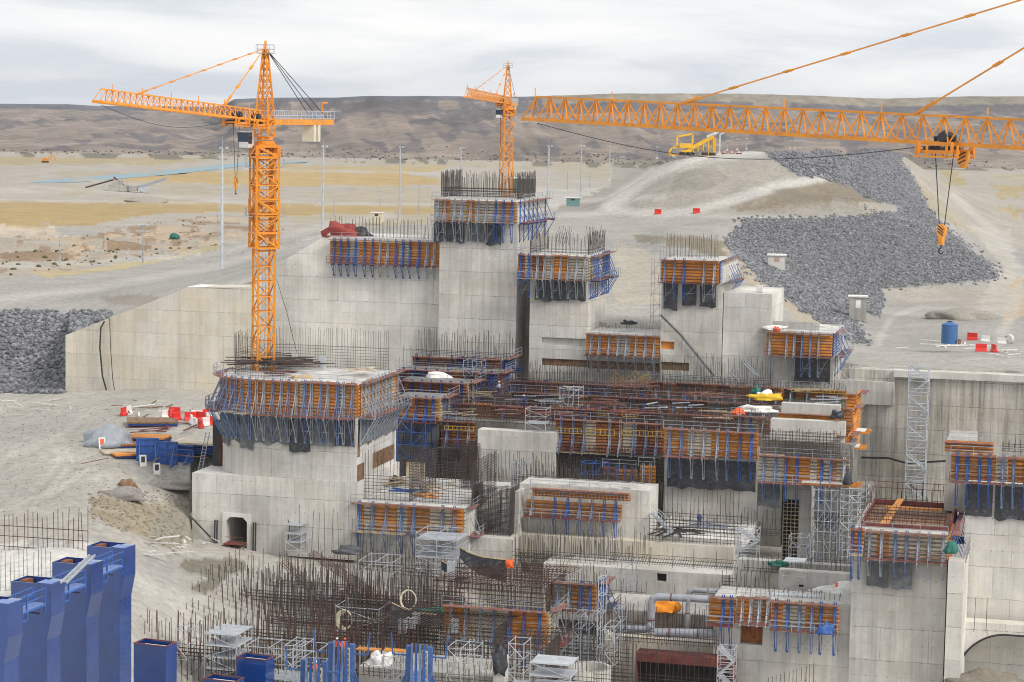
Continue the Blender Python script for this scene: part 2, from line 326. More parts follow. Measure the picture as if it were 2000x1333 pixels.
def terrain_z(px, Y):
    X = (px-1000)/F*Y; v = X*math.sin(AZ)+Y*math.cos(AZ)
    zb = fB(px, np.minimum(Y, 1500)); Yc_ = np.clip(Y, 95, 250); wp = sm(px, 368, 377); wp = 1-np.maximum(1-wp, sm(v, 192.6, 194)*(1-sm(px, 600, 640))); zf = fF(px, Yc_)*(1-wp)+fP(px, Yc_)*wp
    wl = sm(v, 229.5, 252); wr = sm(v, 230.2, 231.2); lf = sm(px, 127, 131)
    wgt = wl*(1-lf)+wr*lf
    z = zb*wgt+zf*(1-wgt)
    # rough ground
    a = vnoise(X, Y, 14, 1, 5)*.22*(Y > 100)+vnoise(X, Y, 3.2, 2, 3)*.05
    md = sm(px, 1080, 1200)*(1-sm(px, 1700, 1800))*sm(Y, 385, 405)*(1-sm(Y, 450, 480)); a = a+md*(vnoise(X, Y, 9, 61, 4)*.75+vnoise(X*.5, Y, 26, 62, 3)*.9)
    bw = sm(px, 1400, 1490)*(1-sm(px, 1690, 1750)); Yb_ = 402-8*np.sin((px-1400)/110.); a = a+bw*2.6*sm(Y, Yb_-7, Yb_)*(1-sm(Y, Yb_+10, Yb_+42))
    bw = sm(px, 1235, 1320)*(1-sm(px, 1390, 1440)); a = a+bw*1.6*sm(Y, 308, 316)*(1-sm(Y, 330, 380))
    brk = sm(Y, 360, 420)*(1-sm(Y, 560, 640))*(1-sm(px, 560, 660)); a = a+brk*(np.abs(vnoise(X, Y, 26, 3, 5))*4.2-1.0)*1.25
    a = a*(1-.9*sm(Y, 640, 760))+sm(Y, 620, 900)*(1-sm(Y, 1300, 1500))*np.maximum(vnoise(X, Y, 60, 9, 4)-.25, 0)*4.
    z = z+a*(1-.8*sm(v, 228.5, 231.5)*(1-sm(v, 233, 240)))
    # hills behind the plain
    sky_ = np.interp(px, [s[0] for s in SKY], [s[1] for s in SKY]); hb = np.interp(px, [s[0] for s in HB], [s[1] for s in HB])
    Yb = 1500+vnoise(px, px*0, 260, 4, 3)*120; Yt = np.interp(px, [-800,420,450,1000,1700,2900], [4300,4300,3000,3000,3600,3900])
    t = np.clip((Y-Yb)/(Yt-Yb), 0, 1)
    lip = sm(px, 425, 470)
    S = 1-(1-t)**1.6
    S = S*(1-lip)+lip*(.78*(1-(1-np.clip(t/.86, 0, 1))**1.5)+.22*sm(t, .86, .97))
    bay = np.exp(-((px-420)/170.)**2)*.35*(1-sm(t, .85, 1)); S = np.clip(S-bay*t, 0, 1)
    gull = (vnoise(px*1.6+Y*.06, Y*.03, 50, 5, 5)*.10+vnoise(px, Y*.08, 160, 6, 4)*.05)*np.sin(np.pi*np.clip(t, 0, 1)); S = S+gull
    yp = hb+(sky_-hb)*S
    zh = ytoz(px, Y, yp).astype(float)
    zh = np.where(Y > Yt, ytoz(px, Yt, sky_).astype(float)-(Y-Yt)*.004, zh)
    k = sm(Y, 1480, 1620)
    return z*(1-k)+zh*k
PX = np.concatenate([np.arange(-700, 0, 14), np.arange(0, 366, 4.4), np.arange(366, 380, 2), np.arange(380, 2000, 4.4), np.arange(2000, 2720, 14)])
ys = []; yv = 1420.
while yv > 262: ys.append(35*F/(yv-212)); yv -= 3.6 if yv < 760 else 6
Ys = np.concatenate([[60, 75, 90, 105], np.array(ys)[np.array(ys) > 115]]); Ys = Ys[Ys < 1400]
Ys = np.concatenate([Ys, np.arange(228, 254, 1.3), np.arange(395, 440, 1.6), np.linspace(1410, 4600, 190), [6000, 9000]]); Ys = np.unique(np.round(Ys, 2))
GX, GY = np.meshgrid(PX, Ys); sh = GX.shape; gx = GX.ravel(); gy = GY.ravel(); gz = terrain_z(gx, gy)
Wx = (gx-1000)/F*gy; TV = np.stack([Wx*K, gy*K, gz*K], 1)
def projv(p):
    dd = p@np.array(fw_); return 1000+F*(p@np.array(RT))/dd, 666.5-F*(p@np.array(UP))/dd
tpx, tpy = projv(TV); wob = vnoise(Wx, gy, 9, 11, 4)*9; wob2 = vnoise(Wx, gy, 40, 12, 4)*7
qx = tpx+wob*1.3; qy = tpy+wob*.5
def inpoly(poly, x, y):
    r = np.zeros(len(x), bool); n = len(poly)
    for i in range(n):
        x1, y1 = poly[i]; x2, y2 = poly[(i+1) % n]
        c = (y1 > y) != (y2 > y); r ^= c & (x < (x2-x1)*(y-y1)/((y2-y1) if y2 != y1 else 1e-9)+x1)
    return r
GREY = (.335, .317, .288); BEIGE = (.42, .37, .30); GOLD = (.37, .265, .115); BROWN = (.30, .235, .165); PALE = (.50, .47, .42); RIP = (.17, .172, .18)
col = np.tile(np.array(GREY), (len(gx), 1))
def zone(poly, c, mask=None, soft=1.):
    k = inpoly(poly, qx, qy)
    if mask is not None: k &= mask
    col[k] = col[k]*(1-soft)+np.array(c)*soft; return k
far = gy > 1450
front = (gy < 252)
col[front] = (.375, .355, .315)
pl = ~front & ~far
band = vnoise(gx*.6, gy*.9, 150, 21, 5)
col[pl & (gy > 560)] = (.37, .335, .285)
k = pl & (gy > 560) & (band > .18); col[k] = (.37, .32, .235)
zone([(-800,392),(0,392),(430,396),(860,402),(860,418),(560,420),(420,414),(300,418),(170,440),(-800,442)], GOLD, pl & (vnoise(gx*2, gy*2.5, 34, 71, 4) > -.62))
zone([(240,338),(560,332),(860,345),(860,362),(560,365),(400,358),(250,352)], (.42,.30,.13), pl)
zone([(520,322),(870,326),(870,336),(520,334)], (.40,.31,.16), pl)
zone([(-800,306),(0,306),(330,306),(420,312),(300,322),(-800,322)], (.36,.29,.17), pl)
zone([(-800,440),(0,440),(105,441),(120,466),(0,470),(-800,475)], (.50,.42,.33), pl)
k = zone([(-800,468),(170,460),(330,425),(520,425),(560,460),(300,500),(0,545),(-800,560)], (.37,.325,.265), pl)
kk = k & (vnoise(gx, gy*3, 70, 31, 4) > .05); col[kk] = (.43, .33, .23); kk = k & (vnoise(gx, gy*3, 45, 32, 4) > .2); col[kk] = (.27,.19,.12)
zone([(60,535),(300,508),(420,478),(440,484),(300,515),(100,545)], (.44,.36,.2), pl)
zone([(190,578),(310,578),(300,596),(215,596)], (.27,.24,.20), pl)
zone([(860,400),(1160,410),(1280,390),(1190,366),(870,372)], (.42,.40,.36), pl)
zone([(1085,404),(1130,394),(1140,399),(1100,412)], (.28,.23,.18), pl)
zone([(1190,300),(1490,295),(1560,345),(1760,405),(1700,425),(1200,416)], (.315,.29,.25), pl)
zone([(1340,332),(1400,326),(1422,350),(1350,376),(1300,372)], (.26,.24,.205), pl)
zone([(1070,420),(1180,366),(1290,310),(1300,318),(1195,392),(1150,420)], (.28,.255,.22), pl)
zone([(1410,400),(1500,372),(1620,356),(1690,362),(1725,398),(1600,392),(1450,416)], (.215,.178,.128), pl)
zone([(1235,458),(1300,462),(1410,470),(1430,500),(1400,505),(1330,480),(1240,472)], (.23,.2,.145), pl)
zone([(1200,470),(1290,500),(1290,640),(1195,640)], (.40,.365,.30), pl)
zone([(1490,560),(1570,640),(1610,660),(1610,640),(1430,480),(1405,480),(1500,600)], (.38,.33,.25), pl)
zone([(1640,676),(1800,690),(1790,712),(1640,716)], (.37,.305,.21), pl)
zone([(1640,712),(2800,716),(2800,740),(1640,740)], (.42,.395,.35), pl)
zone([(1720,560),(1950,560),(1960,600),(1860,600),(1740,590)], (.37,.34,.29), pl)
for g in [[(1835,330),(1880,332),(1890,362),(1845,362)],[(1930,358),(1990,362),(2800,372),(2800,400),(1950,388)],[(1950,405),(2800,405),(2800,440),(1990,432)]]: zone(g, (.37,.295,.15), pl & (vnoise(gx*2, gy*2.5, 34, 72, 4) > -.2))
zone([(1890,440),(1975,450),(1990,560),(1965,620),(1900,600),(1960,520)], (.43,.395,.34), pl)
zone([(1975,560),(2000,540),(2000,620),(1960,640)], (.46,.36,.24), pl)
RZ1 = zone([(1415,478),(1450,430),(1600,428),(1755,418),(1830,430),(1955,545),(1720,566),(1718,620),(1660,600),(1692,672),(1640,660),(1560,600),(1500,560)], RIP, pl)
RZ2 = zone([(1488,297),(1560,290),(1700,284),(1755,300),(1812,400),(1830,430),(1750,420),(1760,404),(1690,388),(1640,358),(1560,345)], (.17,.17,.19), pl)
LZ = (gy > 225) & (gy < 277) & (tpx < 230) & inpoly([(-700,612),(30,614),(215,612),(212,622),(128,658),(128,770),(-700,775)], tpx+wob*.7, tpy+wob*.3)
col[LZ] = RIP
zone([(170,965),(330,985),(370,1010),(350,1075),(260,1045),(175,1005)], (.31,.265,.19), front)
zone([(300,1000),(375,960),(375,1060),(290,1070)], (.26,.24,.19), front)
zone([(-700,1060),(180,1060),(180,1200),(-700,1200)], (.6,.585,.55), front)
zone([(255,1060),(420,1080),(520,1090),(560,1300),(250,1300)], (.40,.38,.345), front)
zone([(400,1085),(850,1100),(900,1333),(350,1333)], (.40,.38,.34), front)
zone([(360,1094),(420,1088),(480,1095),(478,1112),(440,1122),(425,1148),(395,1165),(375,1150),(404,1128),(352,1112)], (.2,.185,.14), front)
# hills: dark rock and dry slope
t1 = vnoise(gx*.9, gy*.16, 90, 41, 6); t2 = vnoise(gx*.8+gy*.05, gy*.13, 26, 42, 5)
col[far] = (.24, .192, .155)
hh = (tpy-np.interp(gx, [s[0] for s in SKY], [s[1] for s in SKY]))
col[far & (t1 > .12)] = (.22,.175,.14)
col[far & (t2+t1*.6 > .2)] = (.13,.11,.105)
col[far & (hh < 34+wob2*1.5) & (hh > 10) & (gx > 430) & (t1+t2*.4 > -.30)] = (.115,.1,.1)
col[far & (hh < 9) & (gx < 1050)] = (.10,.10,.115)
col[far & (hh < 16) & (gx >= 1050)] = (.25,.21,.15)
col[far & (gy < 1560) & (t2 > -.1)] = (.24,.20,.16)
k = (~far) & (gy > 1330) & (t2 > .0); col[k] = (.16,.14,.10)
col *= (1+vnoise(Wx, gy, 5, 51, 4)*.09+vnoise(Wx, gy, 50, 52, 3)*.07)[:, None]
# haul roads and wheel tracks: compacted, paler bands on the soil itself
def track(pts, w, c, mix=.6, reg=None):
    d = np.full(len(gx), 1e9)
    for (x1, y1), (x2, y2) in zip(pts, pts[1:]):
        ax, ay = x2-x1, (y2-y1)*2.2; L2 = ax*ax+ay*ay+1e-9; t = np.clip(((tpx-x1)*ax+(tpy-y1)*2.2*ay)/L2, 0, 1); d = np.minimum(d, np.hypot(tpx-x1-t*ax, (tpy-y1)*2.2-t*ay))
    k = np.clip(1.3-(d+wob*.6)/w, 0, 1)*mix*(reg if reg is not None else 1); k = k[:, None]; col[:] = col*(1-k)+np.array(c)*k
rg = pl.astype(float); fr = front.astype(float)
HR = (.46,.44,.40)
for pts, w in [([(1192,402),(1230,372),(1290,335),(1370,308),(1480,299)], 14),([(1192,404),(1210,414),(1330,417),(1420,396),(1520,362),(1600,350)], 16),([(1200,416),(1330,418),(1450,424),(1560,428)], 12),([(0,520),(200,512),(420,495),(640,440),(760,420)], 16),([(0,585),(200,560),(420,520),(640,462)], 16),([(0,392),(300,395),(560,396),(860,402)], 8),([(480,330),(600,334),(860,340)], 6),([(860,412),(1000,405),(1150,392),(1290,385)], 12),([(2000,540),(1960,480),(1930,440),(1890,410),(1860,380)], 12),([(1990,560),(1975,620),(1940,680),(1800,700),(1650,690)], 14),([(1900,610),(1800,600),(1740,620),(1700,700)], 10),([(0,372),(160,370),(330,384),(480,390)], 10),([(1010,440),(1100,420),(1190,416)], 14)]: track(pts, w, HR, .6, rg)
for pts, w in [([(1194,404),(1225,376),(1290,336),(1370,310),(1480,301)], 22),([(1196,406),(1240,415),(1330,416),(1420,396),(1520,362),(1600,350)], 20)]: track(pts, w, (.50,.48,.44), .75, rg)
for pts in [[(0,800),(90,830),(120,900),(60,960)],[(20,795),(110,830),(140,905),(90,965)],[(0,850),(110,862),(200,930),(330,945)],[(0,880),(120,900),(240,935),(370,925)],[(180,800),(120,850),(0,900)],[(60,985),(150,940),(300,915),(410,900)],[(0,1000),(100,960),(200,900)]]: track(pts, 7, (.49,.46,.405), .5, fr); track([(x+13, y+5) for x, y in pts], 3, (.33,.305,.26), .5, fr)
for pts in [[(1215,405),(1270,365),(1340,325),(1400,308)],[(1240,408),(1320,360),(1400,325),(1470,310)],[(1300,410),(1400,380),(1500,345),(1560,338)],[(1200,440),(1300,436),(1420,440)],[(100,560),(300,535),(500,480)],[(60,545),(300,520),(480,470)],[(1700,600),(1850,590),(1930,620)],[(1640,700),(1800,692),(1960,700)]]: track(pts, 3, (.29,.27,.235), .45, rg)
nr, nc = sh; idx = np.arange(nr*nc).reshape(sh)
fcs = np.stack([idx[:-1, :-1], idx[:-1, 1:], idx[1:, 1:], idx[1:, :-1]], -1).reshape(-1, 4)
me = bpy.data.meshes.new('ground'); me.vertices.add(len(TV)); me.vertices.foreach_set('co', TV.ravel())
me.loops.add(fcs.size); me.loops.foreach_set('vertex_index', fcs.ravel().astype(np.int32)); me.polygons.add(len(fcs))
me.polygons.foreach_set('loop_start', np.arange(0, fcs.size, 4, dtype=np.int32)); me.update(calc_edges=True)
me.polygons.foreach_set('use_smooth', np.ones(len(fcs), bool))
at = me.color_attributes.new('soil', 'FLOAT_COLOR', 'POINT'); at.data.foreach_set('color', np.c_[np.clip(col, 0, 1), far.astype(float)].ravel())
m, t, b = mk('soil'); ca = nnode(t, 'ShaderNodeVertexColor', layer_name='soil'); g = nnode(t, 'ShaderNodeNewGeometry'); pos = g.outputs['Position']
tt = mth(t, 'MULTIPLY', mr(t, nz(t, pos, .9, 6, .7), .3, .7, .74, 1.22), mr(t, nz(t, pos, .06, 5, .6), .3, .7, .88, 1.1))
tt = mth(t, 'MULTIPLY', tt, mr(t, nz(t, pos, 1., 4, .6, (.12, .3, .3)), .3, .7, .96, 1.04))
gl = mth(t, 'MULTIPLY', mr(t, nz(t, pos, 1., 9, .68, (.012, .0022, .012)), .32, .68, .55, 1.4), mr(t, nz(t, pos, 1., 8, .7, (.03, .012, .05)), .35, .65, .72, 1.2))
mxx = nnode(t, 'ShaderNodeMix', data_type='FLOAT'); t.links.new(ca.outputs['Alpha'], mxx.inputs[0]); mxx.inputs[2].default_value = 1.; t.links.new(gl, mxx.inputs[3]); tt = mth(t, 'MULTIPLY', tt, mxx.outputs[0])
# wheel tracks: thin wandering lighter lines
wv = nnode(t, 'ShaderNodeTexWave'); wv.inputs['Scale'].default_value = .028; wv.inputs['Distortion'].default_value = 9; wv.inputs['Detail'].default_value = 2.5; wv.inputs['Detail Scale'].default_value = .5
mp = nnode(t, 'ShaderNodeMapping'); mp.inputs['Rotation'].default_value = (0, 0, 1.1); t.links.new(pos, mp.inputs[0]); t.links.new(mp.outputs[0], wv.inputs['Vector'])
tt = mth(t, 'MULTIPLY', tt, mr(t, wv.outputs['Fac'], .8, 1, 1, 1.05))
cc = nnode(t, 'ShaderNodeCombineColor')
for i in range(3): t.links.new(tt, cc.inputs[i])
t.links.new(mixc(t, 1., ca.outputs[0], cc.outputs[0], 'MULTIPLY'), b.inputs['Base Color']); b.inputs['Roughness'].default_value = .95
bp = nnode(t, 'ShaderNodeBump'); bp.inputs['Strength'].default_value = .6; bp.inputs['Distance'].default_value = .5
t.links.new(nz(t, pos, .6, 6, .65), bp.inputs['Height']); t.links.new(bp.outputs[0], b.inputs['Normal'])
me.materials.append(m); go = bpy.data.objects.new('ground', me); C.objects.link(go); tag(go, kind='structure')
def gz_at(p):                                # ground height under a world point (metres)
    Y = p.y/K; px = 1000+p.x/K/Y*F; return float(terrain_z(np.array([px]), np.array([Y]))[0]*K)
def G(px, py, Y0=None):                      # ground point seen at a pixel (march along the ray)
    d = ray(px, py); Yv = np.exp(np.linspace(math.log(Y0 or 110), math.log(4500), 3000)); X = d.x*Yv; pxs = 1000+X/Yv*F
    h = terrain_z(pxs, Yv); k = np.argmax(d.z*Yv < h); return Vector((X[k]*K, Yv[k]*K, h[k]*K))
# ---------------------------------------------------------------- rock armour (loose stones nobody could count)
def rocks(name, label, mask, n, size, mat, seed):
    rs = np.random.RandomState(seed); cand = np.nonzero(mask)[0]; cand = cand[(cand % nc < nc-1) & (cand//nc < nr-1)]
    ci = rs.choice(cand, n); a = rs.rand(n)[:, None]; b_ = rs.rand(n)[:, None]
    p = TV[ci]*(1-a)*(1-b_)+TV[ci+1]*a*(1-b_)+TV[ci+nc]*(1-a)*b_+TV[ci+nc+1]*a*b_
    iv, jf = ICO[1]; iv = np.array(iv); jf = np.array(jf)
    s = size*(.45+rs.rand(n)**2*1.15); v = iv[None]*(1+rs.uniform(-.38, .38, (n, len(iv), 1)))*rs.uniform(.65, 1.25, (n, 1, 3))
    th = rs.rand(n)*6.28; c, q = np.cos(th)[:, None], np.sin(th)[:, None]
    v = np.stack([v[..., 0]*c-v[..., 1]*q, v[..., 0]*q+v[..., 1]*c, v[..., 2]*.8], -1)*s[:, None, None]+p[:, None]+np.array([0, 0, 1])*(s*.25)[:, None, None]
    v = v.reshape(-1, 3); f = (jf[None]+np.arange(n)[:, None, None]*len(iv)).reshape(-1, 3)
    me = bpy.data.meshes.new(name); me.vertices.add(len(v)); me.vertices.foreach_set('co', v.ravel()); me.loops.add(f.size); me.loops.foreach_set('vertex_index', f.ravel().astype(np.int32))
    me.polygons.add(len(f)); me.polygons.foreach_set('loop_start', np.arange(0, f.size, 3, dtype=np.int32)); me.update(calc_edges=True)
    tone = np.repeat(rs.uniform(.62, 1.3, n)**1.3*1.08, len(iv)); w_ = np.stack([tone, tone, tone, np.ones_like(tone)], 1)
    at = me.color_attributes.new('tone', 'FLOAT_COLOR', 'POINT'); at.data.foreach_set('color', w_.ravel())
    me.materials.append(mat); o = bpy.data.objects.new(name, me); C.objects.link(o); return tag(o, label, 'rocks', kind='stuff')
m, t, ROCKB = mk('basalt'); ca = nnode(t, 'ShaderNodeVertexColor', layer_name='tone'); g = nnode(t, 'ShaderNodeNewGeometry')
cr_ = mixc(t, mr(t, nz(t, g.outputs['Position'], 1.3, 5, .7), .35, .7, 0, 1), (.12, .125, .14), (.265, .265, .275)); t.links.new(mixc(t, 1., cr_, ca.outputs[0], 'MULTIPLY'), ROCKB.inputs['Base Color']); ROCKB.inputs['Roughness'].default_value = .9
ROCKM = m
jx_, jy_ = tpx+npr.normal(0, 9, len(tpx)), tpy+npr.normal(0, 5, len(tpx))
RP1 = [(1415,478),(1450,430),(1600,428),(1755,418),(1830,430),(1955,545),(1720,566),(1718,620),(1660,600),(1692,672),(1640,660),(1560,600),(1500,560)]
rocks('rock_armour', 'loose stones spilt along the edge of the near rock slope', inpoly(RP1, jx_, jy_) & ~RZ1 & pl, 1500, .3, ROCKM, 14)
rocks('rock_armour', 'grey broken rock covering the near embankment slope on the right', RZ1, 40000, .27, ROCKM, 3)
rocks('rock_armour', 'fine grey rock on the far slope running away behind the gravel ridge', RZ2, 20000, .36, ROCKM, 4)
rocks('rock_armour', 'dark grey rock pile against the left end of the wing wall', LZ, 9000, .37, ROCKM, 5)
# scattered field stones and low bushes on the rough ground at the left
bmask = inpoly([(0,470),(170,460),(330,425),(520,425),(560,460),(300,500),(0,545)], tpx, tpy) & pl
rocks('scrub', 'low dark scrub bushes dotted over the brown cut ground at left', bmask, 240, .42, paint('scrub', (.10,.095,.035), .4, .95), 6)['category'] = 'shrubs'
hmask = far & (gy < 2300) & (t2 > .05)
rocks('scrub', 'dark bushes and boulders at the foot of the distant hills', (gy > 1400) & (gy < 1600) & (gx > -100) & (gx < 2100), 900, 1.0, paint('far_scrub', (.10,.09,.075), .4, .95), 8)['category'] = 'shrubs'
rocks('gravel', 'small stones scattered over the open yard at left', front & inpoly([(-100,790),(380,800),(372,960),(180,970),(-100,1040)], tpx, tpy), 1100, .09, paint('yard_stone', (.36,.33,.28), .5, .95), 19)
rocks('gravel', 'loose stones on the brown slope above the pit', front & inpoly([(165,965),(375,960),(350,1075),(175,1020)], tpx, tpy), 800, .12, paint('field_stone', (.27,.235,.175), .4, .95), 9)
# river: pale blue channel lying on the plain
def flat_sheet(name, pts, z, mat, label=None, kind='structure', cat=None):
    mb = MB(); vs = [onz(x, y, z*K) for x, y in pts]; mb.add(vs, [tuple(range(len(vs)))]); o = mb.obj(name, mat); 
    return tag(o, label, cat, kind=kind)
m, t, b = mk('river_water'); b.inputs['Base Color'].default_value = (.22, .32, .36, 1); b.inputs['Roughness'].default_value = .6
g = nnode(t, 'ShaderNodeNewGeometry'); bp = nnode(t, 'ShaderNodeBump'); bp.inputs['Strength'].default_value = .3; t.links.new(nz(t, g.outputs['Position'], .1, 4), bp.inputs['Height']); t.links.new(bp.outputs[0], b.inputs['Normal'])
rx = np.arange(60, 601, 6.); rt = np.interp(rx, [60,90,200,330,420,480,600], [357,353,344,333,324,317.5,315]); rb = np.interp(rx, [60,150,200,330,430,490,600], [358,357,353,342,331,323,318]); k = MB(); vs = []
for x, a_, b_ in zip(rx, rt, rb):
    for f in (0, .33, .67, 1): p_ = G(x, a_+(b_-a_)*f, 600); p_.z += .15; vs.append(p_)
k.add(vs, [(i*4+j, i*4+j+1, i*4+j+5, i*4+j+4) for i in range(len(rx)-1) for j in range(3)]); tag(k.obj('river', m, smooth=True), kind='structure')

m2, t, b = mk('puddle_water'); b.inputs['Base Color'].default_value = (.16, .145, .095, 1); b.inputs['Roughness'].default_value = .12
# ================================================================ CONCRETE
def block(label, x0, x1, yt, yb, v, dep, mat, name='concrete_wall', cat='wall', holes=(), top=None, xm=None, poly=None, ztop=None, zbot=None, parts=None):
    """box with its front in the plane v; x/y are where the photograph shows its edges, holes = (x0,x1,y0,y1,depth,material,backname)"""
    ym = (yt+yb)/2; u0, _ = uz(x0, ym, v); u1, _ = uz(x1, ym, v); xm = xm or (x0+x1)/2
    zt = uz(xm, yt, v)[1] if ztop is None else ztop; zb = uz(xm, yb, v)[1] if zbot is None else zbot
    if poly: pts = [uz(x, y, v) for x, y in poly]; u0 = min(p[0] for p in pts)
    org = W(u0, v*K, zb); mb = MB(); D = dep*K
    if poly:
        mb.prism([(p[0]-u0, p[1]-zb) for p in pts], 0, D)
    else:
        L, H = u1-u0, zt-zb
        hs = []
        for h in holes:
            a, z1 = uz(h[0], h[2], v); a2, _ = uz(h[1], h[2], v); z0 = uz(h[0], h[3], v)[1]; hs.append((a-u0, a2-u0, z0-zb, z1-zb, h[4], h[5], h[6]))
        xs = sorted({0, L, *[h[0] for h in hs], *[h[1] for h in hs]}); zs = sorted({0, H, *[h[2] for h in hs], *[h[3] for h in hs]})
        for i in range(len(xs)-1):
            for j in range(len(zs)-1):
                cxm, czm = (xs[i]+xs[i+1])/2, (zs[j]+zs[j+1])/2
                if any(h[0] < cxm < h[1] and h[2] < czm < h[3] for h in hs): continue
                mb.add([(xs[i],0,zs[j]),(xs[i+1],0,zs[j]),(xs[i+1],0,zs[j+1]),(xs[i],0,zs[j+1])], [(0,1,2,3)])
        for h in hs:
            a, b_, z0, z1, d = h[:5]
            mb.add([(a,0,z0),(b_,0,z0),(b_,0,z1),(a,0,z1),(a,d,z0),(b_,d,z0),(b_,d,z1),(a,d,z1)], [(0,1,5,4),(1,2,6,5),(2,3,7,6),(3,0,4,7)]+([(4,5,6,7)] if h[5] is None else []))
        mb.add([(0,0,0),(L,0,0),(L,D,0),(0,D,0),(0,0,H),(L,0,H),(L,D,H),(0,D,H)], [(0,3,2,1),(4,5,6,7),(1,2,6,5),(2,3,7,6),(3,0,4,7)])
    o = mb.obj(name, mat, loc=org, rz=-AZ); tag(o, label, cat)
    if not poly:
        for h in hs:
            if h[5] is not None:
                k = MB(); a, b_, z0, z1, d = h[:5]
                k.box(a+.01, b_-.01, d-.12, d, z0+.01, z1-.01)
                if h[6] == 'infill_boards':
                    n = max(2, int((b_-a)/.45))
                    for i in range(n+1):
                        xx = a+.02+(b_-a-.2)*i/n; k.box(xx, xx+.14, d-.2, d-.11, z0+.02, z1-.02)
                if h[6] == 'grating':
                    k = MB(); n = max(2, int((b_-a)/.45))
                    for i in range(n+1): xx = a+(b_-a-.1)*i/n; k.box(xx, xx+.09, .05, .15, z0, z1)
                    for i in range(int((z1-z0)/.5)): k.box(a, b_, .03, .17, z0+.5*i, z0+.5*i+.09)
                k.obj(h[6], h[5], o)
    return o
TBD = paint('old_boards', (.25, .15, .085), .5, .85, 0, 1.4, (.1, .06, .04)); VOID = paint('void_shade_paint', (.03, .028, .026), .3, .95)  # VOID: near-black panel colour, painted shade for the depth of openings
block('long sloping wing wall left of the tall orange crane', 128, 490, 560, 790, 228, 4, CW, poly=[(128,655),(128,781),(300,790),(498,806),(498,561),(366,562)])
capm = MB(); _a, _z = uz(366, 562, 228); _b, _ = uz(492, 561, 228); capm.box(0, _b-_a, 0, 4*K, 0, .12); tag(capm.obj('wall_capping', WHT, loc=W(_a, 228*K, _z+.002), rz=-AZ), 'white flat capping on the wing wall beside the tall crane', 'capping')
block('big pale dam wall rising to the right behind the round pier', 499, 1000, 452, 770, 228.6, 9, CL, poly=[(499,541),(499,800),(860,800),(860,520),(862,470),(645,462),(645,455)])
block('tallest concrete pier carrying the far crane side', 857, 1009, 392, 760, 227, 13, CG)
block('narrow wall filling the slot beside the tallest pier', 1009, 1036, 498, 760, 231, 6, CD, holes=[(1014,1032,655,718,.5,paint('slot_timber',(.30,.25,.17),.4,.9),'grating')])
block('middle concrete pier with crumpled tarpaulin below its formwork', 1034, 1146, 500, 775, 226, 9, CG, holes=[(1058,1144,659,674,.7,CG,'niche_back'),(1058,1146,700,714,.5,TBD,'infill_boards')])
block('low concrete wall between the middle and right piers', 1147, 1292, 652, 775, 226.1, 10, CG, holes=[(1148,1289,704,720,.5,TBD,'infill_boards')])
block('right concrete pier with a diagonal pipe lying on its face', 1290, 1410, 510, 790, 225.5, 9, CG, holes=[(1291,1317,667,682,.5,TI,'infill_boards'),(1291,1346,707,723,.5,TBD,'infill_boards')])
block('flat topped concrete pier step right of the right pier', 1411, 1505, 573, 790, 225.6, 9, CL)
block('low concrete block under the formwork beside the rock slope', 1506, 1628, 648, 790, 224.6, 9, CG)
block('low parapet wall between the rock slope block and the long wall', 1629, 1746, 745, 790, 225.2, 1.2, CG)
block('long streaky concrete wall behind the white stair tower', 1655, 2140, 729, 1080, 225.9, 2.5, CS, name='retaining_wall', xm=1850)
k = MB(); a0, z0_ = uz(1746, 723, 225.6); a1, _ = uz(2140, 736, 225.6); k.box(0, a1-a0, -.3, 1.2, 0, 1.); tag(k.obj('parapet', CL, loc=W(a0, 225.6*K, z0_-1.0), rz=-AZ), 'pale parapet along the top of the long streaky wall', 'parapet')
k = MB(); a0, z0_ = uz(1476, 558, 226.5); k.box(0, .9, 0, .9, 0, 1.); tag(k.obj('concrete_post', CL, loc=W(a0, 227*K, z0_-1), rz=-AZ), 'short concrete stub on the flat topped pier step', 'post')
block('dark grey upstand panel behind the rock side formwork', 1508, 1600, 629, 652, 226.5, .3, CD, name='upstand', cat='panel')
# central powerhouse mass
ZD = -40.5*1.0
block('central concrete chamber wall between rebar cages', 932, 1084, 843, 985, 198, 1.5, CG)
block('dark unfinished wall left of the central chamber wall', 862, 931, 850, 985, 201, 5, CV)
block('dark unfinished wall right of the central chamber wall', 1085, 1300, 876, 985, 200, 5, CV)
block('broad pale wall under the black tarpaulin strip', 1296, 1527, 893, 1062, 195.5, 10, CG)
block('right hand wall with the timber ladder opening', 1528, 1580, 945, 1120, 193.5, 6, CD, holes=[(1530,1562,975,1105,.5,paint('slot_timber',(.30,.25,.17)),'grating')])
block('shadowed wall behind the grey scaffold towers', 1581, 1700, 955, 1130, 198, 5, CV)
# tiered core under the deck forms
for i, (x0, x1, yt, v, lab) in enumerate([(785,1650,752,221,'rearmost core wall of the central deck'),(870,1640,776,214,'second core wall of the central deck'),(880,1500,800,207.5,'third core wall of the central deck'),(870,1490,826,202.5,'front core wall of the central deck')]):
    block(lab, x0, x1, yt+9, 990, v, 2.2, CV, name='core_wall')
block('white concrete trough on the right of the central deck', 1505, 1650, 822, 862, 197.5, 1.0, CL, name='trough_wall')
block('rear white wall of the trough behind the orange strip', 1526, 1640, 790, 815, 203.5, 1.0, CL, name='trough_wall')
block('dark block below the white trough', 1484, 1665, 864, 1000, 197, 4, CV)
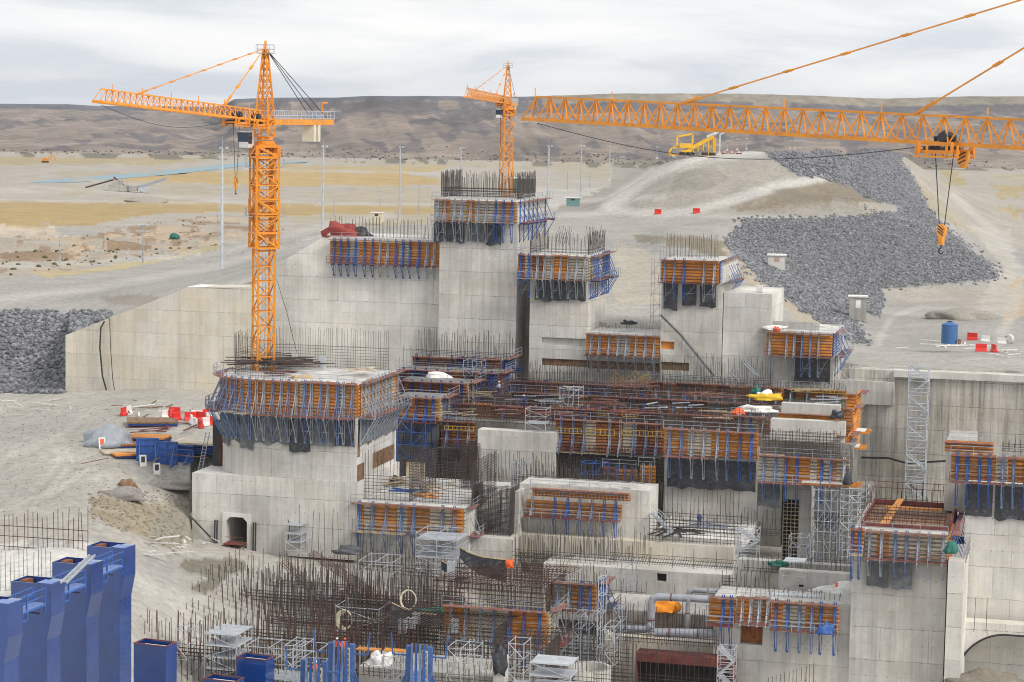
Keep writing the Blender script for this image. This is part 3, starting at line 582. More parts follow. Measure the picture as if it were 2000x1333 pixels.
# left round pier and its plinth
def rounded(v, u_left, u_right, dep, r, n=7):
    """plan outline with both left corners rounded, own-frame coords (real metres)"""
    v0, v1 = v*K, (v+dep)*K; pts = [(u_right, v0), (u_right, v1)]
    for i in range(n+1): a = math.pi/2+math.pi/2*i/n; pts.append((u_left+r+r*math.cos(a), v1-r+r*math.sin(a)))
    for i in range(n+1): a = math.pi+math.pi/2*i/n; pts.append((u_left+r+r*math.cos(a), v0+r+r*math.sin(a)))
    return pts
PV = 180.; pu1 = uz(697, 850, PV)[0]; pu0 = uz(424, 850, PV)[0]-1.2; pdep = vside(pu1, 774, 820)-PV
pz1 = uz(690, 752, PV)[1]; pz0 = uz(560, 934, PV)[1]; pr = 6.2
pout = rounded(PV, pu0, pu1, pdep, pr)
k = MB(); k.slab([(x-pu0, y-PV*K) for x, y in pout], 0, pz1-pz0); o = k.obj('round_pier', CG, loc=W(pu0, PV*K, pz0), rz=-AZ); tag(o, 'round nosed concrete pier carrying the tall orange crane', 'pier')
DECK = paint('pier_deck_concrete', (.66, .645, .615), .35, .9, 0, .35, (.36, .33, .29))
k = MB(); k.slab([(x-pu0, y-PV*K) for x, y in rounded(PV+.15, pu0+.25, pu1-.2, pdep-.3, pr)], 0, .02); k.obj('deck', DECK, o, loc=(0, 0, pz1-pz0+.004))
# slots on its right side
hx = pu1-pu0
for (xa, xb, ya, yb, mt_, nm) in [(697,703,890,860,TBD,'boarded_slot'),(697,711,940,905,TBD,'boarded_slot'),(728,769,902,872,TBD,'boarded_slot'),(700,773,862,845,CD,'groove'),(766,771,850,832,CD,'groove')]:
    va, vb = vside(pu1, xa, (ya+yb)/2), vside(pu1, xb, (ya+yb)/2); va = max(va, PV+.2); vb = min(vb, PV+pdep-.3)
    p = W(pu1, va*K, 0); z1 = zon(p, yb+ (14 if xa > 710 else 4)); z0 = zon(p, ya+(14 if xa > 710 else 4))
    if nm == 'groove': z0 = z1-(.5 if xa == 700 else 2.2)
    k = MB(); k.box(0, .03, 0, (vb-va)*K, 0, z1-z0)
    if nm == 'boarded_slot':
        for i in range(int((vb-va)*K/.45)): k.box(.03, .09, .45*i, .45*i+.22, .03, z1-z0-.03)
    k.obj(nm, mt_, o, loc=(hx+.004, (va-PV)*K, z0-pz0))
block('pale plinth under the round pier with the tunnel mouth', 375, 697, 966, 1082, PV-.15, 12, CG, name='pier_plinth', ztop=pz0-.002, xm=540,
      holes=[(442,483,1009,1078,16.,VOID,'tunnel_shade_panel')])
def lining():
    a, zt = uz(434, 1001, PV-.15); b_, _ = uz(491, 1001, PV-.15); c0, zi = uz(442, 1009, PV-.15); c1, _ = uz(483, 1009, PV-.15); zb = uz(460, 1077, PV-.15)[1]
    k = MB(); L = b_-a; i0 = c0-a; i1 = c1-a; H = zt-zb; hi = zi-zb; ch = .55
    k.box(0, i0, -.12, 0, 0, H); k.box(i1, L, -.12, 0, 0, H); k.box(i0, i1, -.12, 0, hi, H)
    k.prism([(i0, hi-ch), (i0+ch, hi), (i0, hi)], -.12, 3); k.prism([(i1, hi-ch), (i1, hi), (i1-ch, hi)], -.12, 3)
    o = k.obj('tunnel_portal', CL, loc=W(a, (PV-.15)*K-.004, zb), rz=-AZ); tag(o, 'pale rectangular portal frame around the dark tunnel mouth', 'portal')
    for s, nm in ((-.9, 0), (L+.35, 1)):
        f = MB()
        for j in range(2): f.bar((s+.3*j, -.3, 0), (s+.3*j+.05, -.3, H*.8), .2, n=6)
        f.obj('hanging_tarpaulin', DK, o)
    f = MB(); 
    for j in range(3): f.bar((i0+1+j*.9, -1.2, 0), (i0+1+j*.9, -1.2, 1.2), .07); 
    f.box(i0+.2, i1-.1, -1.6, .4, 1.1, 1.2); f.bar((i0-1.7, -1.5, 0), (i0+.9, -1.2, 1.2), .25); f.bar((i0+.3, -1.2, 2.), (i1, -1.2, 2.), .06)
    f.obj('gangway', MR_, o)
lining()
block('stepped concrete foot left of the tunnel plinth', 345, 375, 1010, 1078, PV+1, 6, CL, poly=[(346,1012),(352,1070),(375,1078),(375,1003)], name='concrete_block')
block('broad wall right of the tunnel plinth', 697.5, 1000, 1044, 1125, 181.3, 4, CG)
# slab bay right of the round pier
block('working slab block beside the round pier', 690, 916, 986, 1120, 180.6, 14, CT, name='slab_block', xm=800)
block('wall end right of the slab block with rebar columns', 995, 1012, 960, 1170, 184, 4, CG)
block('broad wall below the long orange beam', 1013, 1268, 952, 1062, 186, 4, CG)
block('sunken recess floor among rebar and stairs', 1269, 1450, 1052, 1070, 185.5, 10, CT, name='slab_block')
block('ledge wall across the middle of the works', 1000, 1432, 1056, 1112, 184.5, 3, CW)
block('lower wall with a small square opening', 1060, 1425, 1112, 1220, 180, 5, CG, holes=[(1283,1302,1120,1136,.8,VOID,'recess_shade_panel')])
block('wall with formwork lines left of the square opening', 700, 1059, 1128, 1300, 181, 5, CG)
block('basin wall with angled end beyond the forms', 1520, 1660, 1118, 1178, 172, 1.0, CG, holes=[(1560,1570,1142,1147,.3,VOID,'recess_shade_panel')])
block('basin back wall under the scaffold', 1440, 1665, 1100, 1180, 178, 1.0, CD)
block('broad lower wall behind the grey pipes', 1170, 1400, 1196, 1400, 170, 6, CD, name='concrete_wall')
block('lowest front wall right of the dark doorway', 1392, 1660, 1172, 1420, 165.5, 3.5, CG, holes=[(1446,1490,1222,1258,1.2,TR,'infill_boards')])
block('heavy right pier under the open steel box', 1660, 1845, 1040, 1420, 165, 12, CG, name='concrete_pier', cat='pier')
block('slim projecting column on the right pier', 1846, 1877, 1097, 1420, 163.5, 7, CL, name='concrete_column', cat='column')
block('far right pier face with a low arch', 1878, 2150, 948, 1420, 171, 10, CL, name='concrete_pier', cat='pier', xm=1940)
block('grey back face of the far right pier', 1846, 1900, 862, 1000, 174, 6, CD, name='concrete_pier', cat='pier')
block('slim wall stub with a black cloth draped over it', 962, 984, 1286, 1420, 150, 1.2, CL)
_sx = proj(W(uz(170, 1080, 160)[0], 139*K, -34*K))[0]
block('white base slab of the blue pier yard', -60, _sx, 1205, 1300, 139, 21, CT, name='base_slab', xm=60)
# arch hood at lower right
k = MB(); pts = []
for i in range(13):
    a = math.pi-i*math.pi/2/12; pts.append(uz(1960+95*math.cos(a), 1335-95*math.sin(a), 169))
u00 = pts[0][0]; pl_ = [(p[0]-u00, p[1]+45) for p in pts]+[(uz(2150,1240,169)[0]-u00, pts[-1][1]+45), (uz(2150,1240,169)[0]-u00, -10), (pl0 if False else 0, -10)]
k.prism([(x, z) for x, z in pl_][::-1], 0, 2.2); o = k.obj('arch_hood', CL, loc=W(u00, 169*K, -45), rz=-AZ); tag(o, 'low rounded concrete hood at the foot of the far right pier', 'arch')
k = MB(); k.path([(x, -.1, z) for x, z in pl_[:14]], .22, 6); k.obj('edge_pipe', DK, o)
# ================================================================ FORMWORK
CACHE = {}
def bracket_mesh(H, low, mat, d=1.9, twin=True):
    key = (round(H, 1), round(low, 1), mat.name, d, twin)
    if key in CACHE: return CACHE[key]
    k = MB()
    for s in ((-.11, .11) if twin else (0,)):
        k.bar((s, -.36, -.35), (s, -.36, H+.25), .055, .14)
    k.bar((0, -d+.35, .05), (0, -.45, H*.78), .085); k.bar((0, -.9, .0), (0, -.42, H*.38), .07)
    k.bar((0, 0, -.22), (0, -d, -.22), .14, .2); k.bar((0, -d+.05, -.2), (0, -d+.05, 1.0), .06)
    if low > .5:
        for s in (-.13, .13): k.bar((s, -.28, -.3), (s, -.28, -low), .07)
        k.bar((0, -d+.15, -.3), (0, -.3, -low+.1), .09); k.bar((0, -.3, -low), (0, -.02, -low), .2)
    me = k.mesh('bracket', mat); CACHE[key] = me; return me
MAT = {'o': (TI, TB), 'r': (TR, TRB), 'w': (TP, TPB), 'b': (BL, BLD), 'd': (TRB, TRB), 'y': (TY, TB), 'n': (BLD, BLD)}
BM = {'b': BL, 'g': GS, 'w': GW, 'l': LB, 'd': BLD}
def tarp_mesh(L, H, seed):
    nx = max(4, int(L/.5)); nzv = 5; vs = []; rs = random.Random(seed)
    for j in range(nzv+1):
        for i in range(nx+1):
            x = L*i/nx; z = -H*j/nzv; dy = noise.noise(Vector((x*.9, z*.7, seed)))*.32*(.3+j/nzv)
            vs.append((x, -.18+dy, z+(noise.noise(Vector((x*.8, 3, seed)))*.45 if j == nzv else 0)))
    fs = [(j*(nx+1)+i, (j+1)*(nx+1)+i, (j+1)*(nx+1)+i+1, j*(nx+1)+i+1) for j in range(nzv) for i in range(nx)]
    k = MB(); k.add(vs, fs); n = len(vs); k.add([(x, y-.03, z) for x, y, z in vs], [f[::-1] for f in fs]); return k
FWN = 0
def formwork(label, path, z0, z1, spec, top_rail=True, low=3., d=1.9, walk=(RW, RW, WD, TARG), name='climbing_formwork', group='climbing formwork', decktop=True):
    """path: (u,v) real-metre points, outward on the right-hand side; spec per leg: dict(seg, br, n, tarp)"""
    global FWN; FWN += 1
    root = thing(name, label, 'formwork', W(path[0][0], path[0][1], z0), -AZ, group); H = z1-z0
    for i, (a, b_) in enumerate(zip(path, path[1:])):
        sp = spec[i] if i < len(spec) else spec[-1]
        if sp is None: continue
        L = math.hypot(b_[0]-a[0], b_[1]-a[1]); ang = math.atan2(b_[1]-a[1], b_[0]-a[0]); off = (a[0]-path[0][0], a[1]-path[0][1], 0)
        def put(k, nm, mt_): return k.obj(nm, mt_, root, loc=off, rz=ang)
        seg = sp.get('seg', 'o'); ns = len(seg)
        j = 0
        while j < ns:
            e_ = j
            while e_+1 < ns and seg[e_+1] == seg[j]: e_ += 1
            if seg[j] != '.':
                age = rnd.random() < .38
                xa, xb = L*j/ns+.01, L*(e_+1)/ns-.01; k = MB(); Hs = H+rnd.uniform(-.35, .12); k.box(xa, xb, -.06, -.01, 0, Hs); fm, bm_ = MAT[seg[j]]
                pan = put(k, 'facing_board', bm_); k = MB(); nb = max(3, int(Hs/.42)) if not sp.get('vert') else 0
                for q_ in range(nb):
                    zz_ = (q_+.5)*Hs/nb; jit = rnd.uniform(-.02, .02); k.box(xa, xb, -.2, -.065, zz_-.13+jit, zz_+.13+jit)
                if sp.get('vert'):
                    nb = max(2, int((xb-xa)/.45))
                    for q_ in range(nb): xx = xa+(q_+.5)*(xb-xa)/nb; k.box(xx-.09, xx+.09, -.24, -.065, 0, H)
                o = k.obj('timber_beams', TI2 if (seg[j] == 'o' and age) else fm, root, loc=off, rz=ang)
            j = e_+1
        br = sp.get('br', 'g'); n = sp.get('n', len(br))
        for q_ in range(n):
            c = br[q_ % len(br)] if len(br) <= n else br[q_]
            if c == '.' or (n > 5 and rnd.random() < .06): continue
            xx = L*(q_+.5)/n+rnd.uniform(-.16, .16); me = bracket_mesh(H, low, BM[c], d)
            inst(me, 'bracket', root, (off[0]+xx*math.cos(ang), off[1]+xx*math.sin(ang), 0), ang)
        # walkway boards in bays
        if sp.get('walk', True):
            nb = max(1, int(L/5))
            for q_ in range(nb):
                k = MB(); ww = MR_ if rnd.random() < .22 else (rnd.choice(walk)); dz = rnd.uniform(-.05, .05)
                k.box(L*q_/nb+.05, L*(q_+1)/nb-.05, -d, -.5, -.1+dz, -.03+dz); put(k, 'walkway', ww)
            k = MB(); nbp = max(1, int(L/2.2))
            for q_ in range(nbp+1): k.bar((L*q_/nbp, -d, -.1), (L*q_/nbp, -d, 1.05), .05)
            for h_ in (.55, 1.05): k.bar((0, -d, h_), (L, -d, h_), .05)
            put(k, 'guard_rail', GS if rnd.random() < .6 else MR_)
        if decktop and sp.get('topdeck', True):
            k = MB(); k.box(0, L, -1.25, -.28, H-.08, H-.02); put(k, 'top_walkway', RW)
        if top_rail and sp.get('rail', True):
            k = MB(); nbp = max(1, int(L/2.2))
            for q_ in range(nbp+1): k.bar((L*q_/nbp, -1.2, H-.05), (L*q_/nbp, -1.2, H+1.15), .05)
            for h_ in (.6, 1.1): k.bar((0, -1.2, H+h_), (L, -1.2, H+h_), .045)
            put(k, 'top_rail', GS)
        if sp.get('horiz', True):
            k = MB()
            for h_ in (.28, .62): k.bar((0, -.5, H*h_), (L, -.5, H*h_), .06)
            put(k, 'waling', GS)
        for t_ in sp.get('tarp', ()):
            xa, xb = L*t_[0], L*t_[1]; k = tarp_mesh(xb-xa, t_[2]*rnd.uniform(.82, 1.08), FWN*7+int(xa*3)); o = k.obj('tarpaulin', TARP if t_[3] == 'k' else TARG, root, smooth=True)
            o.location = (off[0]+xa*math.cos(ang), off[1]+xa*math.sin(ang), -.25); o.rotation_euler.z = ang
        if sp.get('cross', True) and low > 1:
            for q_ in range(0, n-1, 2):
                k = MB(); xa, xb = L*(q_+.5)/n, L*(q_+1.5)/n; k.bar((xa, -.3, -low+.4), (xb, -.3, -.5), .06); k.bar((xa, -.3, -low*.6), (xb, -.3, -low*.6), .05)
                put(k, 'lower_brace', GS)
    return root
def fwk(label, x0, x1, yt, yb, v, spec, side=None, ylow=None, xm=None, **kw):
    ym = (yt+yb)/2; xm = xm or (x0+x1)/2; u0 = uz(x0, ym, v)[0]; u1 = uz(x1, ym, v)[0]; z1 = uz(xm, yt, v)[1]; z0 = uz(xm, yb, v)[1]
    low = (z0-uz(xm, ylow, v)[1]) if ylow else 0
    path = [(u0, v*K), (u1, v*K)]
    if side: path.append((u1, (v+side)*K))
    return formwork(label, path, z0, z1, spec if isinstance(spec, list) else [spec], low=low, **kw)
S_ = dict
fwk('long formwork run with alternate blue and grey brackets on the big dam wall', 645, 858, 470, 516, 228.4, S_(seg='oowoooowooo', br='bbbbbbggbbbbgg', n=14), ylow=542)
fwk('formwork collar around the top of the tallest pier', 848, 1008, 392, 433, 226.8, [S_(seg='wowwowwwoo', br='gggggggbbb', n=10, tarp=[(.0,.38,3.4,'k'),(.42,.62,3,'g'),(.64,.83,3.4,'k')]), S_(seg='wr', br='b', n=7)], side=13, ylow=472)
fwk('formwork collar with black tarpaulins around the middle pier', 1012, 1149, 499, 545, 225.8, [S_(seg='rwrrwoowww', br='bbggggggg', n=9, tarp=[(.25,.5,3.6,'k'),(.52,.74,3.2,'k'),(.76,.98,3.4,'k')]), S_(seg='wwb', br='b', n=9)], side=10, ylow=582)
fwk('formwork collar around the right pier above three black tarpaulins', 1291, 1405, 508, 552, 225.3, [S_(seg='oooooooo', br='llbbgg', n=6, tarp=[(.06,.3,3.6,'k'),(.38,.62,3.6,'k'),(.68,.96,3.8,'k')]), S_(seg='b', br='b', n=6)], side=9, ylow=588)
fwk('formwork on the low block beside the rock slope', 1497, 1626, 650, 694, 224.2, [S_(seg='ooooroooo', br='ggggllgl', n=8, tarp=[(.44,.98,3.6,'k')]), S_(seg='b', br='b', n=3)], side=8, ylow=735)
fwk('orange formwork hung on the low wall between two piers', 1145, 1290, 654, 694, 225.7, S_(seg='oooowwoooo', br='g', n=8), ylow=728)
# round pier collar: straight front, faceted nose, straight side
npts = rounded(PV-.03, pu0-.05, pu1+.05, pdep+.1, pr, 5); nose = npts[2:]
pth = nose[6-1:]+[(pu1+.05, (PV-.03)*K), (pu1+.05, (PV+pdep)*K)]
fz1 = pz1+.15; fz0 = uz(560, 808, PV)[1]; leg = S_(seg='o', br='l', n=2, tarp=[(0,1,4.2,'g')], cross=False)
formwork('curved formwork collar round the pier carrying the tall crane', pth, fz0, fz1, [S_(seg='o', br='l', n=2, tarp=[(0,1,4.2,'g')], cross=False)]*(len(pth)-3)+[S_(seg='oooooooowoooooowoo', br='gglglglglglgl', n=13, tarp=[(.0,.34,4.,'g'),(.35,.55,4.3,'k'),(.56,.78,4,'g'),(.79,.98,4,'k')]), S_(seg='owowowwo', br='g', n=12, tarp=[(.02,.95,3.6,'g')], cross=False)], low=uz(560,808,PV)[1]-uz(560,862,PV)[1], d=2.2)
fwk('formwork along the front of the working slab beside the round pier', 690, 905, 986, 1040, 180.3, [S_(seg='owoowoowwo', br='l', n=8), S_(seg='w', br='g', n=5)], side=6, ylow=1082)
fwk('formwork with four bright blue brackets under the long orange beam', 1028, 1215, 976, 1009, 185.7, S_(seg='oooooooo', br='ggbbllbb', n=8), ylow=1050, decktop=False)
fwk('long orange beam formwork lying along the wall top', 1040, 1232, 957, 974, 185.2, S_(seg='o', br='.', n=1, vert=True, walk=False), name='beam_formwork')
fwk('orange and pale formwork above the long black tarpaulin', 1298, 1482, 840, 892, 195, [S_(seg='oowwoooo', br='llggglbb', n=8, tarp=[(.04,.98,3.9,'k')], cross=False)], ylow=936)
fwk('dark rusty formwork with yellow girders right of the central chamber', 1086, 1297, 822, 884, 199.5, S_(seg='rrwrrwdr', br='llllggll', n=9), ylow=None)
fwk('dark formwork left of the central chamber wall', 862, 930, 822, 872, 200.5, S_(seg='drr', br='lbg', n=3), ylow=895)
fwk('pale and orange formwork in front of the trough', 1481, 1660, 892, 942, 193, S_(seg='wwwwoooowowoww', br='llbblblw', n=8, tarp=[(.0,.25,3.6,'g')], cross=False), ylow=980)
fwk('pale formwork on the heavy right pier', 1690, 1852, 1040, 1090, 164.7, [S_(seg='wowwwww', br='ggllgg', n=7, tarp=[(.03,.3,3.6,'g'),(.34,.58,3.,'g')], cross=False), S_(seg='ob', br='b', n=6)], side=10, ylow=1128)
fwk('two bay formwork at the left corner of the heavy right pier', 1661, 1688, 1032, 1078, 164.4, S_(seg='oo', br='bb', n=2), ylow=1130)
fwk('formwork with blue brackets on the far right pier', 1857, 2080, 892, 942, 171, S_(seg='oooowooooo', br='bbbbllbblb', n=10, tarp=[(.14,.38,3.9,'k'),(.4,.98,3.9,'k')], cross=False), ylow=992)
fwk('short orange formwork on top of the far right pier', 1845, 1941, 863, 884, 172, S_(seg='oooo', br='....', n=4, walk=False))
fwk('small orange formwork behind the grey pipes', 1385, 1438, 1165, 1216, 164.8, S_(seg='ooo', br='.bb', n=3), ylow=1265)
fwk('grid formwork with orange panels over the doorway', 1440, 1506, 1165, 1212, 165.0, S_(seg='oowo', br='www', n=4, vert=False), ylow=None)
fwk('orange formwork with a blue rag hanging from it', 1507, 1640, 1176, 1228, 164.8, S_(seg='owwooo', br='bbllbb', n=6), ylow=1275)
fwk('formwork below the red rebar cage', 868, 1070, 1186, 1252, 160, [S_(seg='oowwwooo', br='ggglbbb', n=7), S_(seg='w', br='g', n=2)], side=3, ylow=1300)
fwk('small formwork right of the red rebar cage', 1084, 1166, 1137, 1188, 168, [S_(seg='wooo', br='lgbb', n=4), S_(seg='b', br='b', n=2)], side=3, ylow=None)
fwk('small orange formwork with bright blue soldiers in the dark bay', 1180, 1245, 912, 950, 196.5, S_(seg='doo', br='bbb', n=4), ylow=None, decktop=False)
fwk('narrow orange formwork under the tarpaulin corner', 1250, 1281, 908, 957, 196, S_(seg='oo', br='gg', n=2), ylow=None, decktop=False)
# forms of the tiered central deck (each seen over the one in front)
fwk('rear orange deck formwork beneath the long orange timbers', 1270, 1530, 750, 778, 221, S_(seg='rorroroowo', br='ggl', n=10, walk=False), name='deck_formwork', group='deck formwork')
fwk('orange deck formwork with black and yellow girders at the right', 1530, 1655, 760, 780, 219, S_(seg='doooo', br='gg', n=4, walk=False), name='deck_formwork', group='deck formwork')
fwk('blue rear deck formwork left of the yellow girders', 960, 1268, 748, 776, 221, S_(seg='rbrobbrr', br='dlb', n=10, walk=False), name='deck_formwork', group='deck formwork')
fwk('second row of red deck formwork', 1000, 1500, 776, 805, 213.5, S_(seg='drworrdrorwww', br='bgl', n=18, walk=False), name='deck_formwork', group='deck formwork')
fwk('third row of rust red deck formwork', 880, 1500, 801, 832, 206.5, S_(seg='dorrdrrordwrrro', br='bggl', n=20, walk=False), name='deck_formwork', group='deck formwork')
fwk('red brown deck formwork beside the white trough', 1430, 1504, 812, 845, 201, S_(seg='rwo', br='gb', n=3, walk=False), name='deck_formwork', group='deck formwork')
fwk('orange strip formwork behind the white trough', 1520, 1640, 808, 818, 200.5, S_(seg='o', br='.', n=1, walk=False, horiz=False, rail=False), name='deck_formwork', group='deck formwork')
# blue steel form blocks left of the deck
fwk('uppermost blue form block with a crown of rebar', 806, 980, 698, 722, 219, [S_(seg='ddnd', br='d', n=8, walk=False), S_(seg='n', br='d', n=3, walk=False)], side=5, name='blue_formwork', group='blue form blocks')
fwk('second blue form block stepping down to the left', 778, 972, 724, 765, 214.5, [S_(seg='dnrdrdrb', br='ddddbbbb', n=9, walk=True), S_(seg='r', br='b', n=3, walk=False)], side=4, ylow=790, name='blue_formwork', group='blue form blocks')
fwk('third blue form block with a white sheet on top', 775, 912, 745, 792, 208.5, [S_(seg='rdrdrr', br='ddbbbb', n=7), S_(seg='w', br='d', n=3, walk=False)], side=4, ylow=815, name='blue_formwork', group='blue form blocks')
fwk('lowest blue form block beside the round pier', 772, 858, 775, 822, 202, [S_(seg='ooro', br='bbbb', n=5), S_(seg='w', br='b', n=3, walk=False)], side=4, ylow=870, name='blue_formwork', group='blue form blocks')
for (lab, x0, x1, yt, yb, v, dp, mt_) in [('white topped slab of the lowest blue form block',772,856,777,960,202.6,4,CV),('white topped slab of the third blue form block',775,910,747,960,209,4,CV),('slab inside the second blue form block',780,970,726,960,215,4,CV)]:
    block(lab, x0, x1, yt, yb, v, dp, mt_, name='core_wall')
# orange ply columns at the right end of the deck
for lab, x0, x1, yt, yb, v in [('tall orange form column at the far right of the deck',1652,1672,768,875,211),('orange form column right of the white trough',1642,1664,796,880,201),('lower orange form column beside the trough end',1636,1655,850,876,198)]:
    fwk(lab, x0, x1, yt, yb, v, [S_(seg='o', br='.', n=1, walk=False, vert=False, rail=False), S_(seg='o', br='.', n=1, walk=False, rail=False)], side=3, name='column_formwork', group='orange column forms')
for lab, x0, x1, y, v in [('upper plywood landing jutting out right of the deck',1664,1698,846,203),('middle plywood landing jutting out right of the deck',1640,1690,876,198),('lower plywood landing beneath the pale formwork',1565,1680,946,192)]:
    a0, z_ = uz(x0, y, v); a1, _ = uz(x1, y, v); k = MB(); L = a1-a0; k.box(0, L*.72, 0, 3.2, .2, .26); r = k.obj('landing', WHT, loc=W(a0, v*K, z_), rz=-AZ); tag(r, lab, 'platform', 'plywood landings')
    f = MB()
    for i in range(6): f.box(0, L, i*.6, i*.6+.15, -.05, .19)
    f.obj('timber_beams', TI, r)
# ================================================================ TOWER CRANES
def lat_box(k, a, b, wd, n, dirx, t=.12, td=.07, xx=True):
    """square lattice between a and b; dirx = horizontal direction of one side"""
    a = Vector(a); b = Vector(b); ax = (b-a).normalized(); X = Vector(dirx); X = (X-ax*X.dot(ax)).normalized(); Y_ = ax.cross(X); w0, w1 = (wd, wd) if np.isscalar(wd) else wd
    cs = [(-1,-1),(1,-1),(1,1),(-1,1)]
    def pt(i, c): f = i/n; w_ = (w0+(w1-w0)*f)/2; return a+(b-a)*f+X*c[0]*w_+Y_*c[1]*w_
    for c in cs: k.bar(pt(0, c), pt(n, c), t)
    for i in range(n):
        for j in range(4):
            c, d = cs[j], cs[(j+1) % 4]; k.bar(pt(i+1, c), pt(i+1, d), td)
            if (i+j) % 2: k.bar(pt(i, c), pt(i+1, d), td)
            else: k.bar(pt(i, d), pt(i+1, c), td)
            if xx == 2: 
                if (i+j) % 2: k.bar(pt(i, d), pt(i+1, c), td)
                else: k.bar(pt(i, c), pt(i+1, d), td)
    for j in range(4): k.bar(pt(0, cs[j]), pt(0, cs[(j+1) % 4]), td)
def crane(lab, base, rot, zs, tip, jh, root_h, apex_h, group, mw=2.25, cage=True, counter=20., ties=(.2, .75), trolleys=(), bays=30, lac=.075, simple=False):
    """base: world point on the mast foot; zs = dict of heights; tip: world point of the jib tip (bottom chord)"""
    o = thing('tower_crane', lab, 'tower crane', base, 0, group); B = Vector(base)
    L = lambda p: Vector(p)-B
    dx = Vector((math.cos(rot), math.sin(rot), 0)); zt = zs['slew']-B.z
    k = MB(); nb = max(3, int(zt/1.9)); lat_box(k, (0,0,0), (0,0,zt), mw, nb, dx, .27, .14); k.obj('mast', OR, o)
    lad = MB(); 
    for s in (-.2, .2): lad.bar((s, .3, 0), (s, .3, zt), .05)
    for i in range(int(zt/1.2)): lad.bar((-.2, .3, i*1.2), (.2, .3, i*1.2), .04)
    lad.obj('ladder', GS, o)
    if cage:
        c0, c1 = zs['cage0']-B.z, zs['cage1']-B.z; k = MB(); n = int((c1-c0)/2.); lat_box(k, (0,0,c0), (0,0,c1), 2.95, n, dx, .26, .14)
        for z in (c0, c0+(c1-c0)*.36): lat_box(k, (0,0,z), (0,0,z+1.9), 3., 1, dx, .32, .22)
        cg = k.obj('climbing_frame', OR, o)
        for z in (c0+(c1-c0)*.33, c0+(c1-c0)*.85):
            r = MB(); 
            for s in (-1, 1):
                c = dx*s*2.0; r.box(c.x-.55, c.x+.55, c.y-1.3, c.y+1.3, z, z+.08)
                for yy in (-1.3, 0, 1.3): r.bar((c.x+s*.5, c.y+yy, z), (c.x+s*.5, c.y+yy, z+1.1), .05)
                for h in (.55, 1.1): r.bar((c.x+s*.5, c.y-1.3, z+h), (c.x+s*.5, c.y+1.3, z+h), .05)
            r.obj('side_platform', GS, cg)
    k = MB(); zr = zs['slew']-B.z; k.cyl((0,0,zr), 1.25, .5, 14); k.cyl((0,0,zr+.62), 1.05, .4, 14); 
    for s in (-1, 1):
        for q_ in (-1, 1): p = dx*s+Vector((-dx.y, dx.x, 0))*q_; k.bar((p.x*1.5, p.y*1.5, zr-1.5), (p.x*.9, p.y*.9, zr+.1), .34)
    lat_box(k, (0,0,zr-1.6), (0,0,zr-.2), 2.9, 1, dx, .4, .3); k.obj('slewing_ring', ORD, o)
    T = L(tip); jz = zs['jib']-B.z; R = Vector((0, 0, jz)); hd = Vector((T.x, T.y, 0)).normalized(); sd_ = Vector((-hd.y, hd.x, 0))
    k = MB(); lat_box(k, (0,0,zr+1), (0,0,jz+.3), mw*.85, max(2, int((jz-zr)/1.8)), hd, .2, .12); k.obj('turret', OR, o)
    # tower head: tapered A-frame lattice
    ap = Vector((0, 0, zs['apex']-B.z)); k = MB(); lat_box(k, (0,0,jz+.2), ap-Vector((0,0,.6)), (mw*.85, .45), max(5, int((ap.z-jz)/1.5)), hd, .2, .09, 2); k.bar(ap-Vector((0,0,1.)), ap+Vector((0,0,.5)), .3); hh_ = k.obj('tower_head', OR, o)
    k = MB(); pz = ap.z-1.1; k.box(-1.1, 1.1, -.9, .9, pz, pz+.08)
    for x in (-1.1, -.35, .4, 1.1):
        for y in (-.9, .9): k.bar((x, y, pz), (x, y, pz+1.1), .05)
    for h in (.55, 1.1):
        for y in (-.9, .9): k.bar((-1.1, y, pz+h), (1.1, y, pz+h), .05)
        for x in (-1.1, 1.1): k.bar((x, -.9, pz+h), (x, .9, pz+h), .05)
    k.obj('head_platform', GS, hh_)
    # jib: two bottom chords, one top chord
    k = MB(); hw = .6 if not simple else .55; jd = T-R; n = bays
    st = R+hd*1.1
    def bp(f, s): return st+(T-st)*f+sd_*hw*s
    def tp(f): return st+(T-st)*f+Vector((0, 0, root_h+(jh-root_h)*f))
    k.bar(bp(0,-1), bp(1,-1), .2, .26); k.bar(bp(0,1), bp(1,1), .2, .26); k.bar(tp(0), tp((n-.6)/n), .17)
    for i in range(n):
        f0, f1, fm = i/n, (i+1)/n, (i+.5)/n
        for s in (-1, 1):
            if i < n-1: k.bar(bp(f0, s), tp(fm), lac)
            k.bar(bp(f1, s), tp(fm if i < n-1 else (n-.6)/n), lac)
            if lac > .1: k.bar(tp(fm), bp(fm, s), .07)
        k.bar(bp(f0,-1), bp(f0,1), .1); k.bar(bp(f0,-1), bp(f1,1), .07)
        if i % 5 == 2: k.bar(tp(fm), tp(fm)+Vector((0,0,.75)), .09)
        if i % 6 == 3: k.bar(tp(fm)-jd.normalized()*.5, tp(fm)+jd.normalized()*.5, .32, .2)
    k.bar(bp(1,-1), bp(1,1), .3); k.obj('jib', OR, o)
    # counter jib with machinery, railings and ballast
    ce = Vector((-hd.x*counter, -hd.y*counter, jz-.1)); cs_ = Vector((-hd.x*.8, -hd.y*.8, jz-.1)); k = MB()
    for s in (-1, 1): k.bar(cs_+sd_*s*.75, ce+sd_*s*.75, .3, .75)
    nn = 8
    for i in range(nn+1): p = cs_+(ce-cs_)*i/nn; k.bar(p-sd_*.75, p+sd_*.75, .2, .3)
    cj = k.obj('counter_jib', OR, o); k = MB()
